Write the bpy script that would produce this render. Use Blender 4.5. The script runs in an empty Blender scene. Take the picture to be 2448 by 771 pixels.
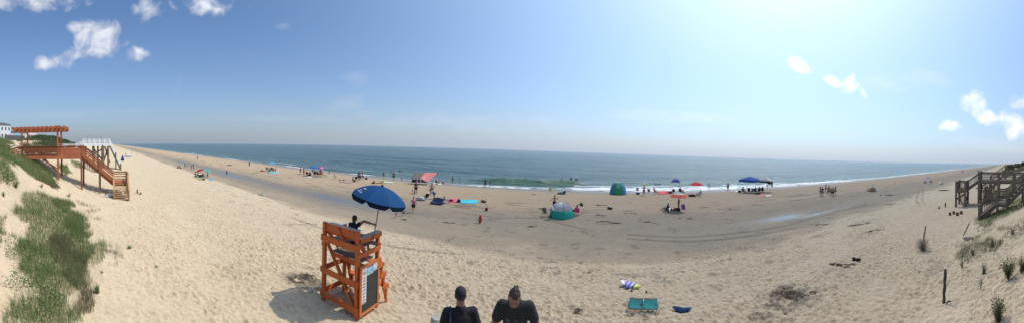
import bpy, math, random
import numpy as np
from mathutils import Vector, Matrix, Euler
R = math.radians
rng = random.Random(7)
sc = bpy.context.scene
COL = sc.collection

# ---------------------------------------------------------------- camera (a cylindrical panorama, about 206 degrees wide)
CAMZ = 5.6
F = 680.0                                  # pixels per radian in the 2448 px wide photograph
N_UP = Vector((0.0335, -0.0147, 1.0)).normalized()
HEAD = (1224 - 1333) / F                   # the middle of the picture looks a little left of straight out to sea
_Rmin = N_UP.rotation_difference(Vector((0, 0, 1))).to_matrix()
_Rz = Matrix.Rotation(-HEAD, 3, 'Z')
CYL = _Rz @ _Rmin                          # cylinder frame (right, forward, up) -> world
cam_d = bpy.data.cameras.new('camera'); cam = bpy.data.objects.new('camera', cam_d); COL.objects.link(cam)
cam_d.type = 'PANO'; cam_d.panorama_type = 'CENTRAL_CYLINDRICAL'
cam_d.central_cylindrical_range_u_min = -1224 / F; cam_d.central_cylindrical_range_u_max = 1224 / F
cam_d.central_cylindrical_range_v_min = -(771 - 367) / F; cam_d.central_cylindrical_range_v_max = 367 / F
cam_d.central_cylindrical_radius = 1.0
cam_d.clip_start = 0.05; cam_d.clip_end = 60000; cam_d.lens = 18
cr, cf, cu = CYL @ Vector((1, 0, 0)), CYL @ Vector((0, 1, 0)), CYL @ Vector((0, 0, 1))
M = Matrix((cr, cu, -cf)).transposed().to_4x4(); M.translation = (0, 0, CAMZ)
cam.matrix_world = M
sc.camera = cam

# ---------------------------------------------------------------- sun, sky, exposure
SUN_AZ, SUN_EL = 45.0, 55.0                # azimuth from straight out to sea (+Y) towards +X
sd = Vector((math.sin(R(SUN_AZ)) * math.cos(R(SUN_EL)), math.cos(R(SUN_AZ)) * math.cos(R(SUN_EL)), math.sin(R(SUN_EL))))
ld = bpy.data.lights.new('sun', 'SUN'); lo = bpy.data.objects.new('sun', ld); COL.objects.link(lo)
ld.energy = 3.25; ld.angle = R(0.53); ld.color = (1.0, 0.93, 0.83)
lo.rotation_euler = sd.to_track_quat('Z', 'Y').to_euler(); lo.location = (0, 0, 60)
sc.view_settings.view_transform = 'Standard'; sc.view_settings.look = 'None'
sc.view_settings.exposure = 0.0; sc.view_settings.gamma = 1.0; sc.view_settings.use_curve_mapping = False
SKY_STRENGTH = 0.13

def ray(px, py):
    th = (px - 1224) / F
    return (CYL @ Vector((math.sin(th), math.cos(th), (367 - py) / F))).normalized()

world = bpy.data.worlds.new('World'); sc.world = world; world.use_nodes = True
def build_world():
    nt = world.node_tree; N = nt.nodes; L = nt.links; N.clear()
    out = N.new('ShaderNodeOutputWorld'); bg = N.new('ShaderNodeBackground'); L.new(bg.outputs[0], out.inputs[0])
    bg.inputs['Strength'].default_value = SKY_STRENGTH
    sky = N.new('ShaderNodeTexSky'); sky.sky_type = 'NISHITA'; sky.sun_disc = False
    sky.sun_elevation = R(SUN_EL); sky.sun_rotation = R(SUN_AZ); sky.altitude = 0
    sky.air_density = 1.0; sky.dust_density = 1.2; sky.ozone_density = 2.0
    def m(op, a, b=None, c=None, clamp=False):
        n = N.new('ShaderNodeMath'); n.operation = op; n.use_clamp = clamp
        for i, v in enumerate((a, b, c)):
            if v is None: continue
            if isinstance(v, (int, float)): n.inputs[i].default_value = v
            else: L.new(v, n.inputs[i])
        return n.outputs[0]
    tc = N.new('ShaderNodeTexCoord'); sep = N.new('ShaderNodeSeparateXYZ'); L.new(tc.outputs['Generated'], sep.inputs[0])
    X, Y, Z = sep.outputs
    az = m('ARCTAN2', X, Y)
    hyp = m('SQRT', m('ADD', m('MULTIPLY', X, X), m('MULTIPLY', Y, Y)))
    el = m('DIVIDE', Z, m('MAXIMUM', hyp, 0.05))
    comb = N.new('ShaderNodeCombineXYZ'); L.new(az, comb.inputs[0]); L.new(el, comb.inputs[1])
    # clouds: where they hang (pixel of the photograph, half width, half height, weight, tilt)
    puffs = [(238,92,62,52,1.12,.25),(142,140,58,26,.92,-.25),(322,130,34,18,.72,0),(350,22,44,28,.75,0),(492,14,84,26,.85,0),(60,2,150,26,.72,0),
             (180,66,28,16,.8,0),(1912,156,44,17,1.1,.5),(2000,198,44,14,1.1,.5),(2028,204,30,22,1.0,-.5),(2066,226,26,9,.85,1.0),(2328,252,40,34,1.0,.5),(2375,285,54,26,1.0,.3),
             (2430,305,52,38,.85,.3),(2265,303,34,16,.8,0),(2445,245,30,26,.8,0)]
    thin = [(1595,278,150,16,.62,0),(680,284,190,10,.5,0),(825,250,60,18,.5,-.3),(850,186,36,16,.45,0),(430,200,16,34,.35,.6),
            (1100,290,300,22,.4,0),(300,266,60,6,.4,0),(2150,190,120,30,.4,0),(680,64,22,10,.5,0),(100,272,200,12,.3,0),(2400,352,110,20,.5,.1)]
    def mask(lst):
        acc = None
        for px, py, w, h, k, t in lst:
            d = ray(px, py); a0 = math.atan2(d.x, d.y); e0 = d.z / math.hypot(d.x, d.y)
            w *= 1.08; h *= 1.05
            du = m('SUBTRACT', az, a0); dv = m('SUBTRACT', el, e0)
            c, s = math.cos(t), math.sin(t)
            u = m('MULTIPLY', m('SUBTRACT', m('MULTIPLY', du, c), m('MULTIPLY', dv, s)), F / w)
            v = m('MULTIPLY', m('ADD', m('MULTIPLY', du, s), m('MULTIPLY', dv, c)), F / h)
            r = m('ADD', m('MULTIPLY', u, u), m('MULTIPLY', v, v))
            q = m('MULTIPLY', m('SUBTRACT', 1.0, r), k)
            acc = q if acc is None else m('MAXIMUM', acc, q)
        return m('MAXIMUM', acc, -1.0)
    def noise(scale, det, rough, dist=0.0, stretch=1.0):
        mp = N.new('ShaderNodeMapping'); mp.inputs['Scale'].default_value = (1, stretch, 1); L.new(comb.outputs[0], mp.inputs[0])
        n = N.new('ShaderNodeTexNoise'); n.inputs['Scale'].default_value = scale; n.inputs['Detail'].default_value = det
        n.inputs['Roughness'].default_value = rough; n.inputs['Distortion'].default_value = dist; L.new(mp.outputs[0], n.inputs['Vector'])
        return n.outputs[0]
    n1 = noise(14, 7, .52, .35); n3 = noise(30, 5, .5, .2); n2 = noise(6, 7, .65, .6, 3.0)
    dens = m('MULTIPLY', m('SUBTRACT', m('ADD', mask(puffs), m('MULTIPLY', m('SUBTRACT', n1, .5), 3.4)), .12), 1.05, clamp=True)
    dens = m('MULTIPLY', dens, m('GREATER_THAN', mask(puffs), -.9))
    wis = m('MULTIPLY', m('MULTIPLY', m('ADD', mask(thin), m('MULTIPLY', m('SUBTRACT', n2, .5), 2.2)), .5, clamp=True), .55)
    tot = m('MAXIMUM', m('MULTIPLY', m('POWER', dens, 1.15), .90), wis)
    # glare of dusty air round the sun and milky air near the horizon
    dot = N.new('ShaderNodeVectorMath'); dot.operation = 'DOT_PRODUCT'; L.new(tc.outputs['Generated'], dot.inputs[0]); dot.inputs[1].default_value = sd
    g = m('MAXIMUM', dot.outputs['Value'], 0.0)
    glare = m('ADD', m('MULTIPLY', m('POWER', g, 2.3), GLARE_WIDE), m('MULTIPLY', m('POWER', g, 14.0), GLARE_TIGHT))
    gcol = N.new('ShaderNodeVectorMath'); gcol.operation = 'SCALE'; gcol.inputs[0].default_value = (.84, 1.0, 1.04); L.new(glare, gcol.inputs['Scale'])
    add = N.new('ShaderNodeVectorMath'); add.operation = 'ADD'; 
    tint = N.new('ShaderNodeVectorMath'); tint.operation = 'MULTIPLY'; L.new(sky.outputs[0], tint.inputs[0]); tint.inputs[1].default_value = SKY_TINT
    L.new(tint.outputs[0], add.inputs[0]); L.new(gcol.outputs[0], add.inputs[1])
    mil = m('MULTIPLY', m('POWER', 2.718, m('MULTIPLY', m('MAXIMUM', el, 0.0), -7.5)), MILK)
    mx0 = N.new('ShaderNodeMix'); mx0.data_type = 'RGBA'; L.new(mil, mx0.inputs['Factor']); L.new(add.outputs[0], mx0.inputs['A'])
    # the milky air is lit by the sun too: brighter towards it
    lum = m('ADD', MILK_LO, m('MULTIPLY', m('POWER', m('MULTIPLY', m('ADD', dot.outputs['Value'], 1.0), .5), 1.6), MILK_HI))
    mc = N.new('ShaderNodeVectorMath'); mc.operation = 'SCALE'; mc.inputs[0].default_value = MILK_COL; L.new(lum, mc.inputs['Scale'])
    L.new(mc.outputs[0], mx0.inputs['B'])
    mx = N.new('ShaderNodeMix'); mx.data_type = 'RGBA'; L.new(tot, mx.inputs['Factor']); L.new(mx0.outputs['Result'], mx.inputs['A'])
    cl = N.new('ShaderNodeVectorMath'); cl.operation = 'SCALE'; cl.inputs[0].default_value = (.97, 1.0, 1.10)
    L.new(m('ADD', m('ADD', CLOUD_LO, m('MULTIPLY', g, CLOUD_HI)), m('ADD', m('MULTIPLY', dens, 1.6), m('MULTIPLY', m('SUBTRACT', n3, .5), 3.0))), cl.inputs['Scale']); L.new(cl.outputs[0], mx.inputs['B'])
    L.new(mx.outputs['Result'], bg.inputs['Color'])
GLARE_WIDE, GLARE_TIGHT = 4.0, 2.4
SKY_TINT = (.77, .94, 1.12)
MILK, MILK_LO, MILK_HI, MILK_COL = .86, 2.45, 4.3, (.82, .94, 1.16)
CLOUD_LO, CLOUD_HI = 4.9, 5.0
build_world()

# ---------------------------------------------------------------- terrain height
def sstep(a, b, x):
    t = np.clip((np.asarray(x, float) - a) / (b - a), 0, 1); return t * t * (3 - 2 * t)
def _hash(ix, iy, k):
    h = (ix.astype(np.int64) * 374761393 + iy.astype(np.int64) * 668265263 + k * 974634777) & 0xffffffff
    h = ((h ^ (h >> 13)) * 1274126177) & 0xffffffff
    h = ((h ^ (h >> 16)) * 2246822519) & 0xffffffff
    return ((h ^ (h >> 15)) & 0xffffff) / float(0x1000000)
def vnoise(x, y, k=0):
    x = np.asarray(x, float); y = np.asarray(y, float)
    ix = np.floor(x); iy = np.floor(y); fx = x - ix; fy = y - iy
    fx = fx * fx * (3 - 2 * fx); fy = fy * fy * (3 - 2 * fy)
    a = _hash(ix, iy, k); b = _hash(ix + 1, iy, k); c = _hash(ix, iy + 1, k); d = _hash(ix + 1, iy + 1, k)
    return (a * (1 - fx) + b * fx) * (1 - fy) + (c * (1 - fx) + d * fx) * fy
def fbm(x, y, k=0, o=4, g=.5):
    s = 0; a = 1; t = 0
    for i in range(o):
        s = s + a * vnoise(x * 2 ** i + 17.3 * i, y * 2 ** i - 9.1 * i, k + i); t += a; a *= g
    return s / t
LK = np.array([(-400,4.5),(-90,4.6),(-40,5.3),(-20,5.9),(-13,5.9),(-10.5,5.35),(-8,4.0),(-5,2.15),(-2.7,1.3),(-1,.98),(0,.85),(2,.6),(5,.2),(8,0),(12,-.35),(16,-.95),(20,-1.6),(24,-2.0),(29,-2.12),(33,-1.98),(38,-1.82),(45,-1.78),(51,-1.95),(56,-2.3),(60,-2.62),(70,-3.5),(100,-4.6),(400,-9),(30000,-60)], float)
RK = np.array([(-400,4.5),(-90,4.6),(-40,5.0),(-16,5.0),(-10,4.7),(-6.5,3.9),(-3,2.5),(-.5,1.55),(1.8,.72),(3.4,.28),(6,.05),(9,-.15),(13,-.7),(17,-1.4),(21,-1.9),(25,-2.1),(29,-2.06),(34,-1.92),(40,-1.8),(46,-1.78),(51,-1.95),(56,-2.3),(60,-2.62),(70,-3.5),(100,-4.6),(400,-9),(30000,-60)], float)
SEA_Z, POOL_Z = -2.6, -2.13
def height(s, d):
    s = np.asarray(s, float); d = np.asarray(d, float)
    w = sstep(-6, 10, s)
    # a soft lobed dune foot
    wob = (fbm(s / 9.0, d * 0 + 3.3, 11, 3) - .5) * 2.6 * sstep(14, 2, d) * sstep(2, 7, np.abs(s))
    z = np.interp(d + wob, LK[:, 0], LK[:, 1]) * (1 - w) + np.interp(d + wob, RK[:, 0], RK[:, 1]) * w
    dune = sstep(1.0, -6, d)
    z = z + dune * (fbm(s / 5.0, d / 3.2, 21, 4) - .5) * .9
    z = z + sstep(-9, -16, d) * (fbm(s / 16.0, d / 12.0, 31, 3) - .52) * 1.7 * sstep(34, 60, np.abs(s))
    z = z + sstep(-34, -44, s) * sstep(-12, -22, d) * .25 * sstep(-110, -60, s)
    # beach undulation: cusps and the runnel with its pools
    und = (fbm(s / 22.0, d / 7.0, 41, 3) - .5)
    z = z + und * .16 * sstep(9, 16, d) * sstep(62, 52, d)
    z = z - .07 * sstep(16, 30, d) * sstep(40, 31, d) * sstep(-12, -30, s) * sstep(-175, -110, s)
    z = z + .10 * sstep(20, 25, d) * sstep(42, 33, d) * sstep(-8, 0, s)
    for (ps, pd, rs, rd, k) in POOLS:
        q = ((s - ps) / rs) ** 2 + ((d - pd) / rd) ** 2
        z = z - k * np.exp(-q * 1.2)
    return z
POOLS = [(27.0, 26.3, 4.6, 1.3, .17), (49, 38.2, 9.0, 1.2, .34), (62, 37.0, 8.0, 1.0, .30), (33, 24.8, 4, .8, .12)]
_DD = np.exp(np.linspace(math.log(1.5), math.log(4000), 9000))
def at(px, py, up=0.0):
    """the point of the ground seen at a pixel of the photograph (2448 wide)"""
    d = ray(px, py); h = math.hypot(d.x, d.y); ux, uy, tz = d.x / h, d.y / h, d.z / h
    zz = CAMZ + tz * _DD
    g = np.maximum(height(ux * _DD, uy * _DD), SEA_Z) + up
    below = np.nonzero(zz < g)[0]
    if len(below) == 0: D = 4000.0
    else:
        i = below[0]
        if i == 0: D = _DD[0]
        else:
            a0 = zz[i-1] - g[i-1]; a1 = g[i] - zz[i]; D = _DD[i-1] + (_DD[i] - _DD[i-1]) * a0 / (a0 + a1)
    return Vector((ux * D, uy * D, float(np.maximum(height(ux * D, uy * D), SEA_Z))))
def polar(px, D, z=None):
    d = ray(px, 360); h = math.hypot(d.x, d.y); x, y = d.x / h * D, d.y / h * D
    return Vector((x, y, gz(x, y) if z is None else z))
def gz(x, y): return float(height(x, y))
def on_s(px, py, s0):
    """where the sight line of a pixel meets the upright plane x = s0"""
    d = ray(px, py); k = s0 / d.x; return Vector((s0, d.y * k, CAMZ + d.z * k))
def face_az(p):
    """rotation about Z that turns a thing's front (+Y) to the camera"""
    return math.atan2(p.x, -p.y)

# ---------------------------------------------------------------- materials
MATS = {}
def mat(name, col, rough=.7, metal=0.0, var=0.0, scale=8.0, bump=0.0, sheen=0.0, trans=0.0, coat=0.0, spec=None):
    if name in MATS: return MATS[name]
    m = bpy.data.materials.new(name); m.use_nodes = True; nt = m.node_tree; N = nt.nodes; L = nt.links
    b = N['Principled BSDF']; b.inputs['Base Color'].default_value = (*col, 1); b.inputs['Roughness'].default_value = rough
    b.inputs['Metallic'].default_value = metal
    if coat: b.inputs['Coat Weight'].default_value = coat
    if spec is not None: b.inputs['Specular IOR Level'].default_value = spec
    if var or bump:
        tc = N.new('ShaderNodeTexCoord'); n = N.new('ShaderNodeTexNoise'); n.inputs['Scale'].default_value = scale; n.inputs['Detail'].default_value = 6
        n.inputs['Roughness'].default_value = .6
        L.new(tc.outputs['Object'], n.inputs['Vector'])
        if var:
            mr = N.new('ShaderNodeMapRange'); mr.inputs['From Min'].default_value = .3; mr.inputs['From Max'].default_value = .7
            mr.inputs['To Min'].default_value = 1 - var; mr.inputs['To Max'].default_value = 1 + var; L.new(n.outputs[0], mr.inputs['Value'])
            v = N.new('ShaderNodeVectorMath'); v.operation = 'SCALE'; v.inputs[0].default_value = col; L.new(mr.outputs[0], v.inputs['Scale'])
            L.new(v.outputs[0], b.inputs['Base Color'])
        if bump:
            bp = N.new('ShaderNodeBump'); bp.inputs['Strength'].default_value = bump; bp.inputs['Distance'].default_value = .02
            L.new(n.outputs[0], bp.inputs['Height']); L.new(bp.outputs[0], b.inputs['Normal'])
    MATS[name] = m; return m
def cloth(col, name=None):
    """thin fabric: a little light comes through it"""
    key = name or 'cloth_%02x%02x%02x' % tuple(int(max(0, min(1, c)) * 255) for c in col)
    if key in MATS: return MATS[key]
    m = bpy.data.materials.new(key); m.use_nodes = True; nt = m.node_tree; N = nt.nodes; L = nt.links
    b = N['Principled BSDF']; b.inputs['Base Color'].default_value = (*col, 1); b.inputs['Roughness'].default_value = .85
    b.inputs['Specular IOR Level'].default_value = .2
    tr = N.new('ShaderNodeBsdfTranslucent'); tr.inputs[0].default_value = (*col, 1); mx = N.new('ShaderNodeMixShader'); mx.inputs[0].default_value = .25
    L.new(b.outputs[0], mx.inputs[1]); L.new(tr.outputs[0], mx.inputs[2]); L.new(mx.outputs[0], N['Material Output'].inputs['Surface'])
    MATS[key] = m; return m
def wood(name, col, var=.25, rough=.75, sx=(3, 3, 30), bump=.25, worn=None, wornamt=.0):
    if name in MATS: return MATS[name]
    m = bpy.data.materials.new(name); m.use_nodes = True; nt = m.node_tree; N = nt.nodes; L = nt.links; b = N['Principled BSDF']
    b.inputs['Roughness'].default_value = rough; b.inputs['Specular IOR Level'].default_value = .3
    tc = N.new('ShaderNodeTexCoord'); mp = N.new('ShaderNodeMapping'); mp.inputs['Scale'].default_value = sx; L.new(tc.outputs['Object'], mp.inputs[0])
    n = N.new('ShaderNodeTexNoise'); n.inputs['Scale'].default_value = 2.0; n.inputs['Detail'].default_value = 8; n.inputs['Roughness'].default_value = .65
    n.inputs['Distortion'].default_value = .4; L.new(mp.outputs[0], n.inputs['Vector'])
    n2 = N.new('ShaderNodeTexNoise'); n2.inputs['Scale'].default_value = 1.7; n2.inputs['Detail'].default_value = 3; L.new(tc.outputs['Object'], n2.inputs['Vector'])
    ad = N.new('ShaderNodeMath'); ad.operation = 'ADD'; L.new(n.outputs[0], ad.inputs[0]); L.new(n2.outputs[0], ad.inputs[1])
    mr = N.new('ShaderNodeMapRange'); mr.inputs['From Min'].default_value = .65; mr.inputs['From Max'].default_value = 1.35
    mr.inputs['To Min'].default_value = 1 - var; mr.inputs['To Max'].default_value = 1 + var; L.new(ad.outputs[0], mr.inputs['Value'])
    v = N.new('ShaderNodeVectorMath'); v.operation = 'SCALE'; v.inputs[0].default_value = col; L.new(mr.outputs[0], v.inputs['Scale'])
    src = v.outputs[0]
    if worn:
        n3 = N.new('ShaderNodeTexNoise'); n3.inputs['Scale'].default_value = 5.0; n3.inputs['Detail'].default_value = 8; n3.inputs['Roughness'].default_value = .75
        L.new(tc.outputs['Object'], n3.inputs['Vector'])
        rp = N.new('ShaderNodeMapRange'); rp.inputs['From Min'].default_value = .62 - wornamt * .2; rp.inputs['From Max'].default_value = .72 - wornamt * .1; L.new(n3.outputs[0], rp.inputs['Value'])
        mx = N.new('ShaderNodeMix'); mx.data_type = 'RGBA'; L.new(rp.outputs[0], mx.inputs['Factor']); L.new(src, mx.inputs['A']); mx.inputs['B'].default_value = (*worn, 1)
        src = mx.outputs['Result']
    L.new(src, b.inputs['Base Color'])
    bp = N.new('ShaderNodeBump'); bp.inputs['Strength'].default_value = bump; bp.inputs['Distance'].default_value = .01
    L.new(n.outputs[0], bp.inputs['Height']); L.new(bp.outputs[0], b.inputs['Normal'])
    MATS[name] = m; return m

# ---------------------------------------------------------------- mesh helpers
def mesh_from(name, verts, faces, smooth=False):
    me = bpy.data.meshes.new(name)
    if isinstance(verts, np.ndarray) and isinstance(faces, np.ndarray):
        nv, nf, k = len(verts), len(faces), faces.shape[1]
        me.vertices.add(nv); me.vertices.foreach_set('co', verts.astype(np.float32).ravel())
        me.loops.add(nf * k); me.loops.foreach_set('vertex_index', faces.astype(np.int32).ravel())
        me.polygons.add(nf); me.polygons.foreach_set('loop_start', np.arange(0, nf * k, k, dtype=np.int32))
        me.polygons.foreach_set('loop_total', np.full(nf, k, np.int32)); me.update(calc_edges=True)
    else:
        me.from_pydata([tuple(v) for v in verts], [], faces)
    me.polygons.foreach_set('use_smooth', [smooth] * len(me.polygons)); me.update(); return me
def link(name, me, m=None, parent=None, loc=None, rot=None):
    o = bpy.data.objects.new(name, me); COL.objects.link(o)
    if m is not None:
        for q in (m if isinstance(m, (list, tuple)) else [m]): me.materials.append(q)
    if parent is not None: o.parent = parent
    if loc is not None: o.location = loc
    if rot is not None: o.rotation_euler = rot
    return o
def empty(name, loc=(0, 0, 0), rz=0.0, rot=None):
    o = bpy.data.objects.new(name, None); COL.objects.link(o); o.location = loc; o.rotation_euler = rot or (0, 0, rz); o.empty_display_size = .2
    return o
def tag(o, label=None, cat=None, group=None, kind=None):
    if label: o['label'] = label
    if cat: o['category'] = cat
    if group: o['group'] = group
    if kind: o['kind'] = kind
    return o
def copy_tree(o, parent=None):
    c = o.copy(); COL.objects.link(c)
    if parent is not None: c.parent = parent
    for ch in list(o.children): copy_tree(ch, c)
    return c
class MB:
    def __init__(s): s.v = []; s.f = []; s.mi = []; s.cur = 0
    def add(s, vs, fs):
        b = len(s.v); s.v += [tuple(v) for v in vs]; s.f += [tuple(i + b for i in f) for f in fs]; s.mi += [s.cur] * len(fs); return s
    def box(s, c, size, rot=None):
        x, y, z = size[0] / 2, size[1] / 2, size[2] / 2
        P = [Vector((i * x, j * y, k * z)) for k in (-1, 1) for j in (-1, 1) for i in (-1, 1)]
        if rot is not None:
            Q = rot if isinstance(rot, Matrix) else Euler(rot).to_matrix(); P = [Q @ p for p in P]
        c = Vector(c); P = [p + c for p in P]
        return s.add(P, [(0, 2, 3, 1), (4, 5, 7, 6), (0, 1, 5, 4), (2, 6, 7, 3), (0, 4, 6, 2), (1, 3, 7, 5)])
    def beam(s, a, b, w, h, up=(0, 0, 1)):
        """square timber from a to b; w across, h in the up direction"""
        a = Vector(a); b = Vector(b); d = (b - a).normalized(); upv = Vector(up)
        if abs(d.dot(upv)) > .98: upv = Vector((0, 1, 0))
        x = d.cross(upv).normalized(); z = x.cross(d).normalized(); P = []
        for q in (a, b):
            for i, j in ((-1, -1), (1, -1), (1, 1), (-1, 1)): P.append(q + x * i * w / 2 + z * j * h / 2)
        return s.add(P, [(0, 3, 2, 1), (4, 5, 6, 7), (0, 1, 5, 4), (1, 2, 6, 5), (2, 3, 7, 6), (3, 0, 4, 7)])
    def tube(s, pts, rads, n=8, cap=True):
        pts = [Vector(p) for p in pts]
        if isinstance(rads, (int, float)): rads = [rads] * len(pts)
        P = []; prev = None
        for i, p in enumerate(pts):
            d = (pts[min(i + 1, len(pts) - 1)] - pts[max(i - 1, 0)])
            d = d.normalized() if d.length > 1e-9 else Vector((0, 0, 1))
            x = d.cross(Vector((0, 0, 1)) if abs(d.z) < .95 else Vector((0, 1, 0))) if prev is None else prev - d * prev.dot(d)
            x.normalize(); prev = x; y = d.cross(x)
            for k in range(n):
                a = 2 * math.pi * k / n; P.append(p + (x * math.cos(a) + y * math.sin(a)) * rads[i])
        fs = [(i * n + k, i * n + (k + 1) % n, (i + 1) * n + (k + 1) % n, (i + 1) * n + k) for i in range(len(pts) - 1) for k in range(n)]
        if cap: fs += [tuple(range(n - 1, -1, -1)), tuple((len(pts) - 1) * n + k for k in range(n))]
        return s.add(P, fs)
    def ball(s, c, r, n=10, m=7, rot=None):
        rr = (r, r, r) if isinstance(r, (int, float)) else r; c = Vector(c); P = []
        Q = Euler(rot).to_matrix() if rot is not None else None
        for i in range(m + 1):
            ph = math.pi * i / m
            for k in range(n):
                a = 2 * math.pi * k / n; p = Vector((math.sin(ph) * math.cos(a) * rr[0], math.sin(ph) * math.sin(a) * rr[1], math.cos(ph) * rr[2]))
                if Q is not None: p = Q @ p
                P.append(p + c)
        return s.add(P, [(i * n + k, (i + 1) * n + k, (i + 1) * n + (k + 1) % n, i * n + (k + 1) % n) for i in range(m) for k in range(n)])
    def grid(s, fn, nu, nv):
        P = [fn(i / nu, j / nv) for j in range(nv + 1) for i in range(nu + 1)]
        return s.add(P, [(j * (nu + 1) + i, j * (nu + 1) + i + 1, (j + 1) * (nu + 1) + i + 1, (j + 1) * (nu + 1) + i) for j in range(nv) for i in range(nu)])
    def mesh(s, name='mesh', smooth=False):
        me = mesh_from(name, s.v, s.f, smooth)
        if any(s.mi): me.polygons.foreach_set('material_index', s.mi)
        return me
    def build(s, name, m, parent=None, smooth=False, loc=None, rot=None, bevel=0.0):
        o = link(name, s.mesh(name, smooth), m, parent, loc, rot)
        if bevel:
            b = o.modifiers.new('bevel', 'BEVEL'); b.width = bevel; b.segments = 2; b.limit_method = 'ANGLE'
        return o
def solidify(o, t, offset=0):
    q = o.modifiers.new('thickness', 'SOLIDIFY'); q.thickness = t; q.offset = offset; return o

# ---------------------------------------------------------------- ground: one sheet out to the horizon, finer where the beach is near
def footprints(s, d, cell, k, depth, rim=.35):
    """trampled sand: many shallow elongated dents with pushed-up rims"""
    gx = np.floor(s / cell); gy = np.floor(d / cell); out = np.zeros_like(s)
    for i in (-1, 0, 1):
        for j in (-1, 0, 1):
            cx, cy = gx + i, gy + j
            px = (cx + .1 + .8 * _hash(cx, cy, k)) * cell; py = (cy + .1 + .8 * _hash(cx, cy, k + 1)) * cell
            an = _hash(cx, cy, k + 2) * math.pi; sz = cell * (.26 + .26 * _hash(cx, cy, k + 3)); st = _hash(cx, cy, k + 4)
            ex, ey = s - px, d - py; c, sn = np.cos(an), np.sin(an)
            u = (ex * c + ey * sn) / (sz * 1.35); v = (-ex * sn + ey * c) / (sz * .8); q = u * u + v * v
            out += (-np.exp(-q * 1.6) + rim * np.exp(-(np.sqrt(q) - 1.25) ** 2 * 7)) * depth * (.25 + .75 * st)
    return out
TRACKS = [  # wheel ruts of a beach buggy, pixels of the photograph
    [(2252,478),(2235,489),(2205,496),(2190,478),(2196,462),(2200,447)], [(2265,487),(2245,498),(2215,494),(2205,478),(2206,462),(2207,448)],
    [(1905,522),(1960,505),(2010,493),(2070,486),(2130,484)], [(1905,532),(1960,517),(2010,502),(2070,491),(2130,489)],
    [(700,520),(800,556),(950,590),(1100,606)], [(1130,512),(1200,520),(1290,520),(1400,548)], [(1500,560),(1650,566),(1800,552),(1900,534)], [(1500,570),(1650,577),(1800,563),(1900,545)]]
def sub(mask, fn, *arrs):
    out = np.zeros(mask.shape); out[mask] = fn(*[a[mask] for a in arrs]); return out
def build_ground():
    na = 2300
    # azimuth: dense in the seaward 215 degrees, sparse behind
    a = np.concatenate([np.linspace(-1.98, 1.78, na), np.linspace(1.78, 2 * math.pi - 1.98, 200)[1:-1]])
    r = [0.6]
    while r[-1] < 26000:
        x = r[-1]; r.append(x + (max(.022, .0042 * x) if x < 60 else .012 * x if x < 400 else .06 * x))
    r = np.array(r); A, Rr = np.meshgrid(a, r, indexing='xy'); S = Rr * np.sin(A); D = Rr * np.cos(A)
    Z = height(S, D)
    far = sstep(70, 35, Rr)
    dry = sstep(24, 15, D + (fbm(S / 6, D / 6, 51, 3) - .5) * 5) * sstep(-400, -300, S) 
    slope = sstep(2, -2, D)
    amp = dry * (1 - .62 * slope) * (.65 + .6 * sub(dry > .01, lambda a, b: sstep(.30, .62, fbm(a / 2.6, b / 1.7, 55, 3)), S, D))
    mk = far * amp > .01
    Z = Z + far * amp * sub(mk, lambda a, b: footprints(a, b, .35, 60, .072) + footprints(a + 3.7, b - 1.2, .21, 70, .038) + footprints(a - 9.1, b + 5.3, .95, 77, .02), S, D)
    Z = Z + far * dry * slope * sub(far * dry * slope > .01, lambda a, b: (fbm(a / .9 + b / 2.5, b / .35, 81, 3) - .5) * .15, S, D)
    berm = sstep(26, 36, D) * sstep(60, 52, D)
    Z = Z + far * berm * sub(far * berm > .01, lambda a, b: .45 * footprints(a, b, .55, 90, .05), S, D) + sub((D > 20) & (D < 62) & (Rr < 700), lambda a, b: (fbm(a / 3, b / 1.4, 97, 4) - .5) * .09, S, D) * sstep(20, 35, D) * sstep(62, 50, D)
    Z = Z + sub(mk, lambda a, b: (fbm(a / 1.1, b / .9, 98, 3) - .5) * .07, S, D) * dry * far
    # track ruts
    rut = np.zeros_like(Z)
    for tr in TRACKS:
        P = [at(*p) for p in tr]
        for p, q in zip(P, P[1:]):
            lo_ = (min(p.x, q.x) - 1, max(p.x, q.x) + 1, min(p.y, q.y) - 1, max(p.y, q.y) + 1)
            mk = (S > lo_[0]) & (S < lo_[1]) & (D > lo_[2]) & (D < lo_[3])
            sx, dx = S[mk], D[mk]; vx, vy = q.x - p.x, q.y - p.y; L2 = vx * vx + vy * vy
            t = np.clip(((sx - p.x) * vx + (dx - p.y) * vy) / L2, 0, 1); dist = np.hypot(sx - p.x - t * vx, dx - p.y - t * vy)
            rut[mk] = np.maximum(rut[mk], np.exp(-(dist / .20) ** 2))
    Z = Z - rut * .07
    nr = len(r); nA = len(a)
    verts = np.stack([S, D, Z], -1).reshape(-1, 3)
    i = np.arange(nr - 1)[:, None]; j = np.arange(nA)[None, :]
    f = np.stack([i * nA + j, i * nA + (j + 1) % nA, (i + 1) * nA + (j + 1) % nA, (i + 1) * nA + j], -1).reshape(-1, 4)
    me = mesh_from('ground', verts, f[:, ::-1], True)
    # true sand colours: dry, damp and weed-flecked sand
    vis = (D > -40) & (D < 66) & (Rr < 3000)
    n1 = sub(vis, lambda a, b: fbm(a / 11, b / 4.5, 101, 4), S, D); n2 = sub(vis, lambda a, b: fbm(a / 2.2, b / 1.3, 105, 4), S, D)
    dd = D + (n1 - .5) * 7 + (n2 - .5) * 1.6
    dryc = np.array([.56, .445, .300]); duskc = np.array([.33, .265, .185]); bermc = np.array([.47, .345, .22]); wetc = np.array([.22, .185, .145])
    up = sstep(21.5, 17.5, dd) ; toe = sstep(-150, -10, S)
    runnel = sstep(17.5, 21.5, dd) * sstep(37, 31, dd)
    edge = sstep(50.5, 56.5, D + (n1 - .5) * 5)
    C = bermc * np.ones(Z.shape + (1,))
    def mixc(C, k, c): k = k[..., None]; return C * (1 - k) + c * k
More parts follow.
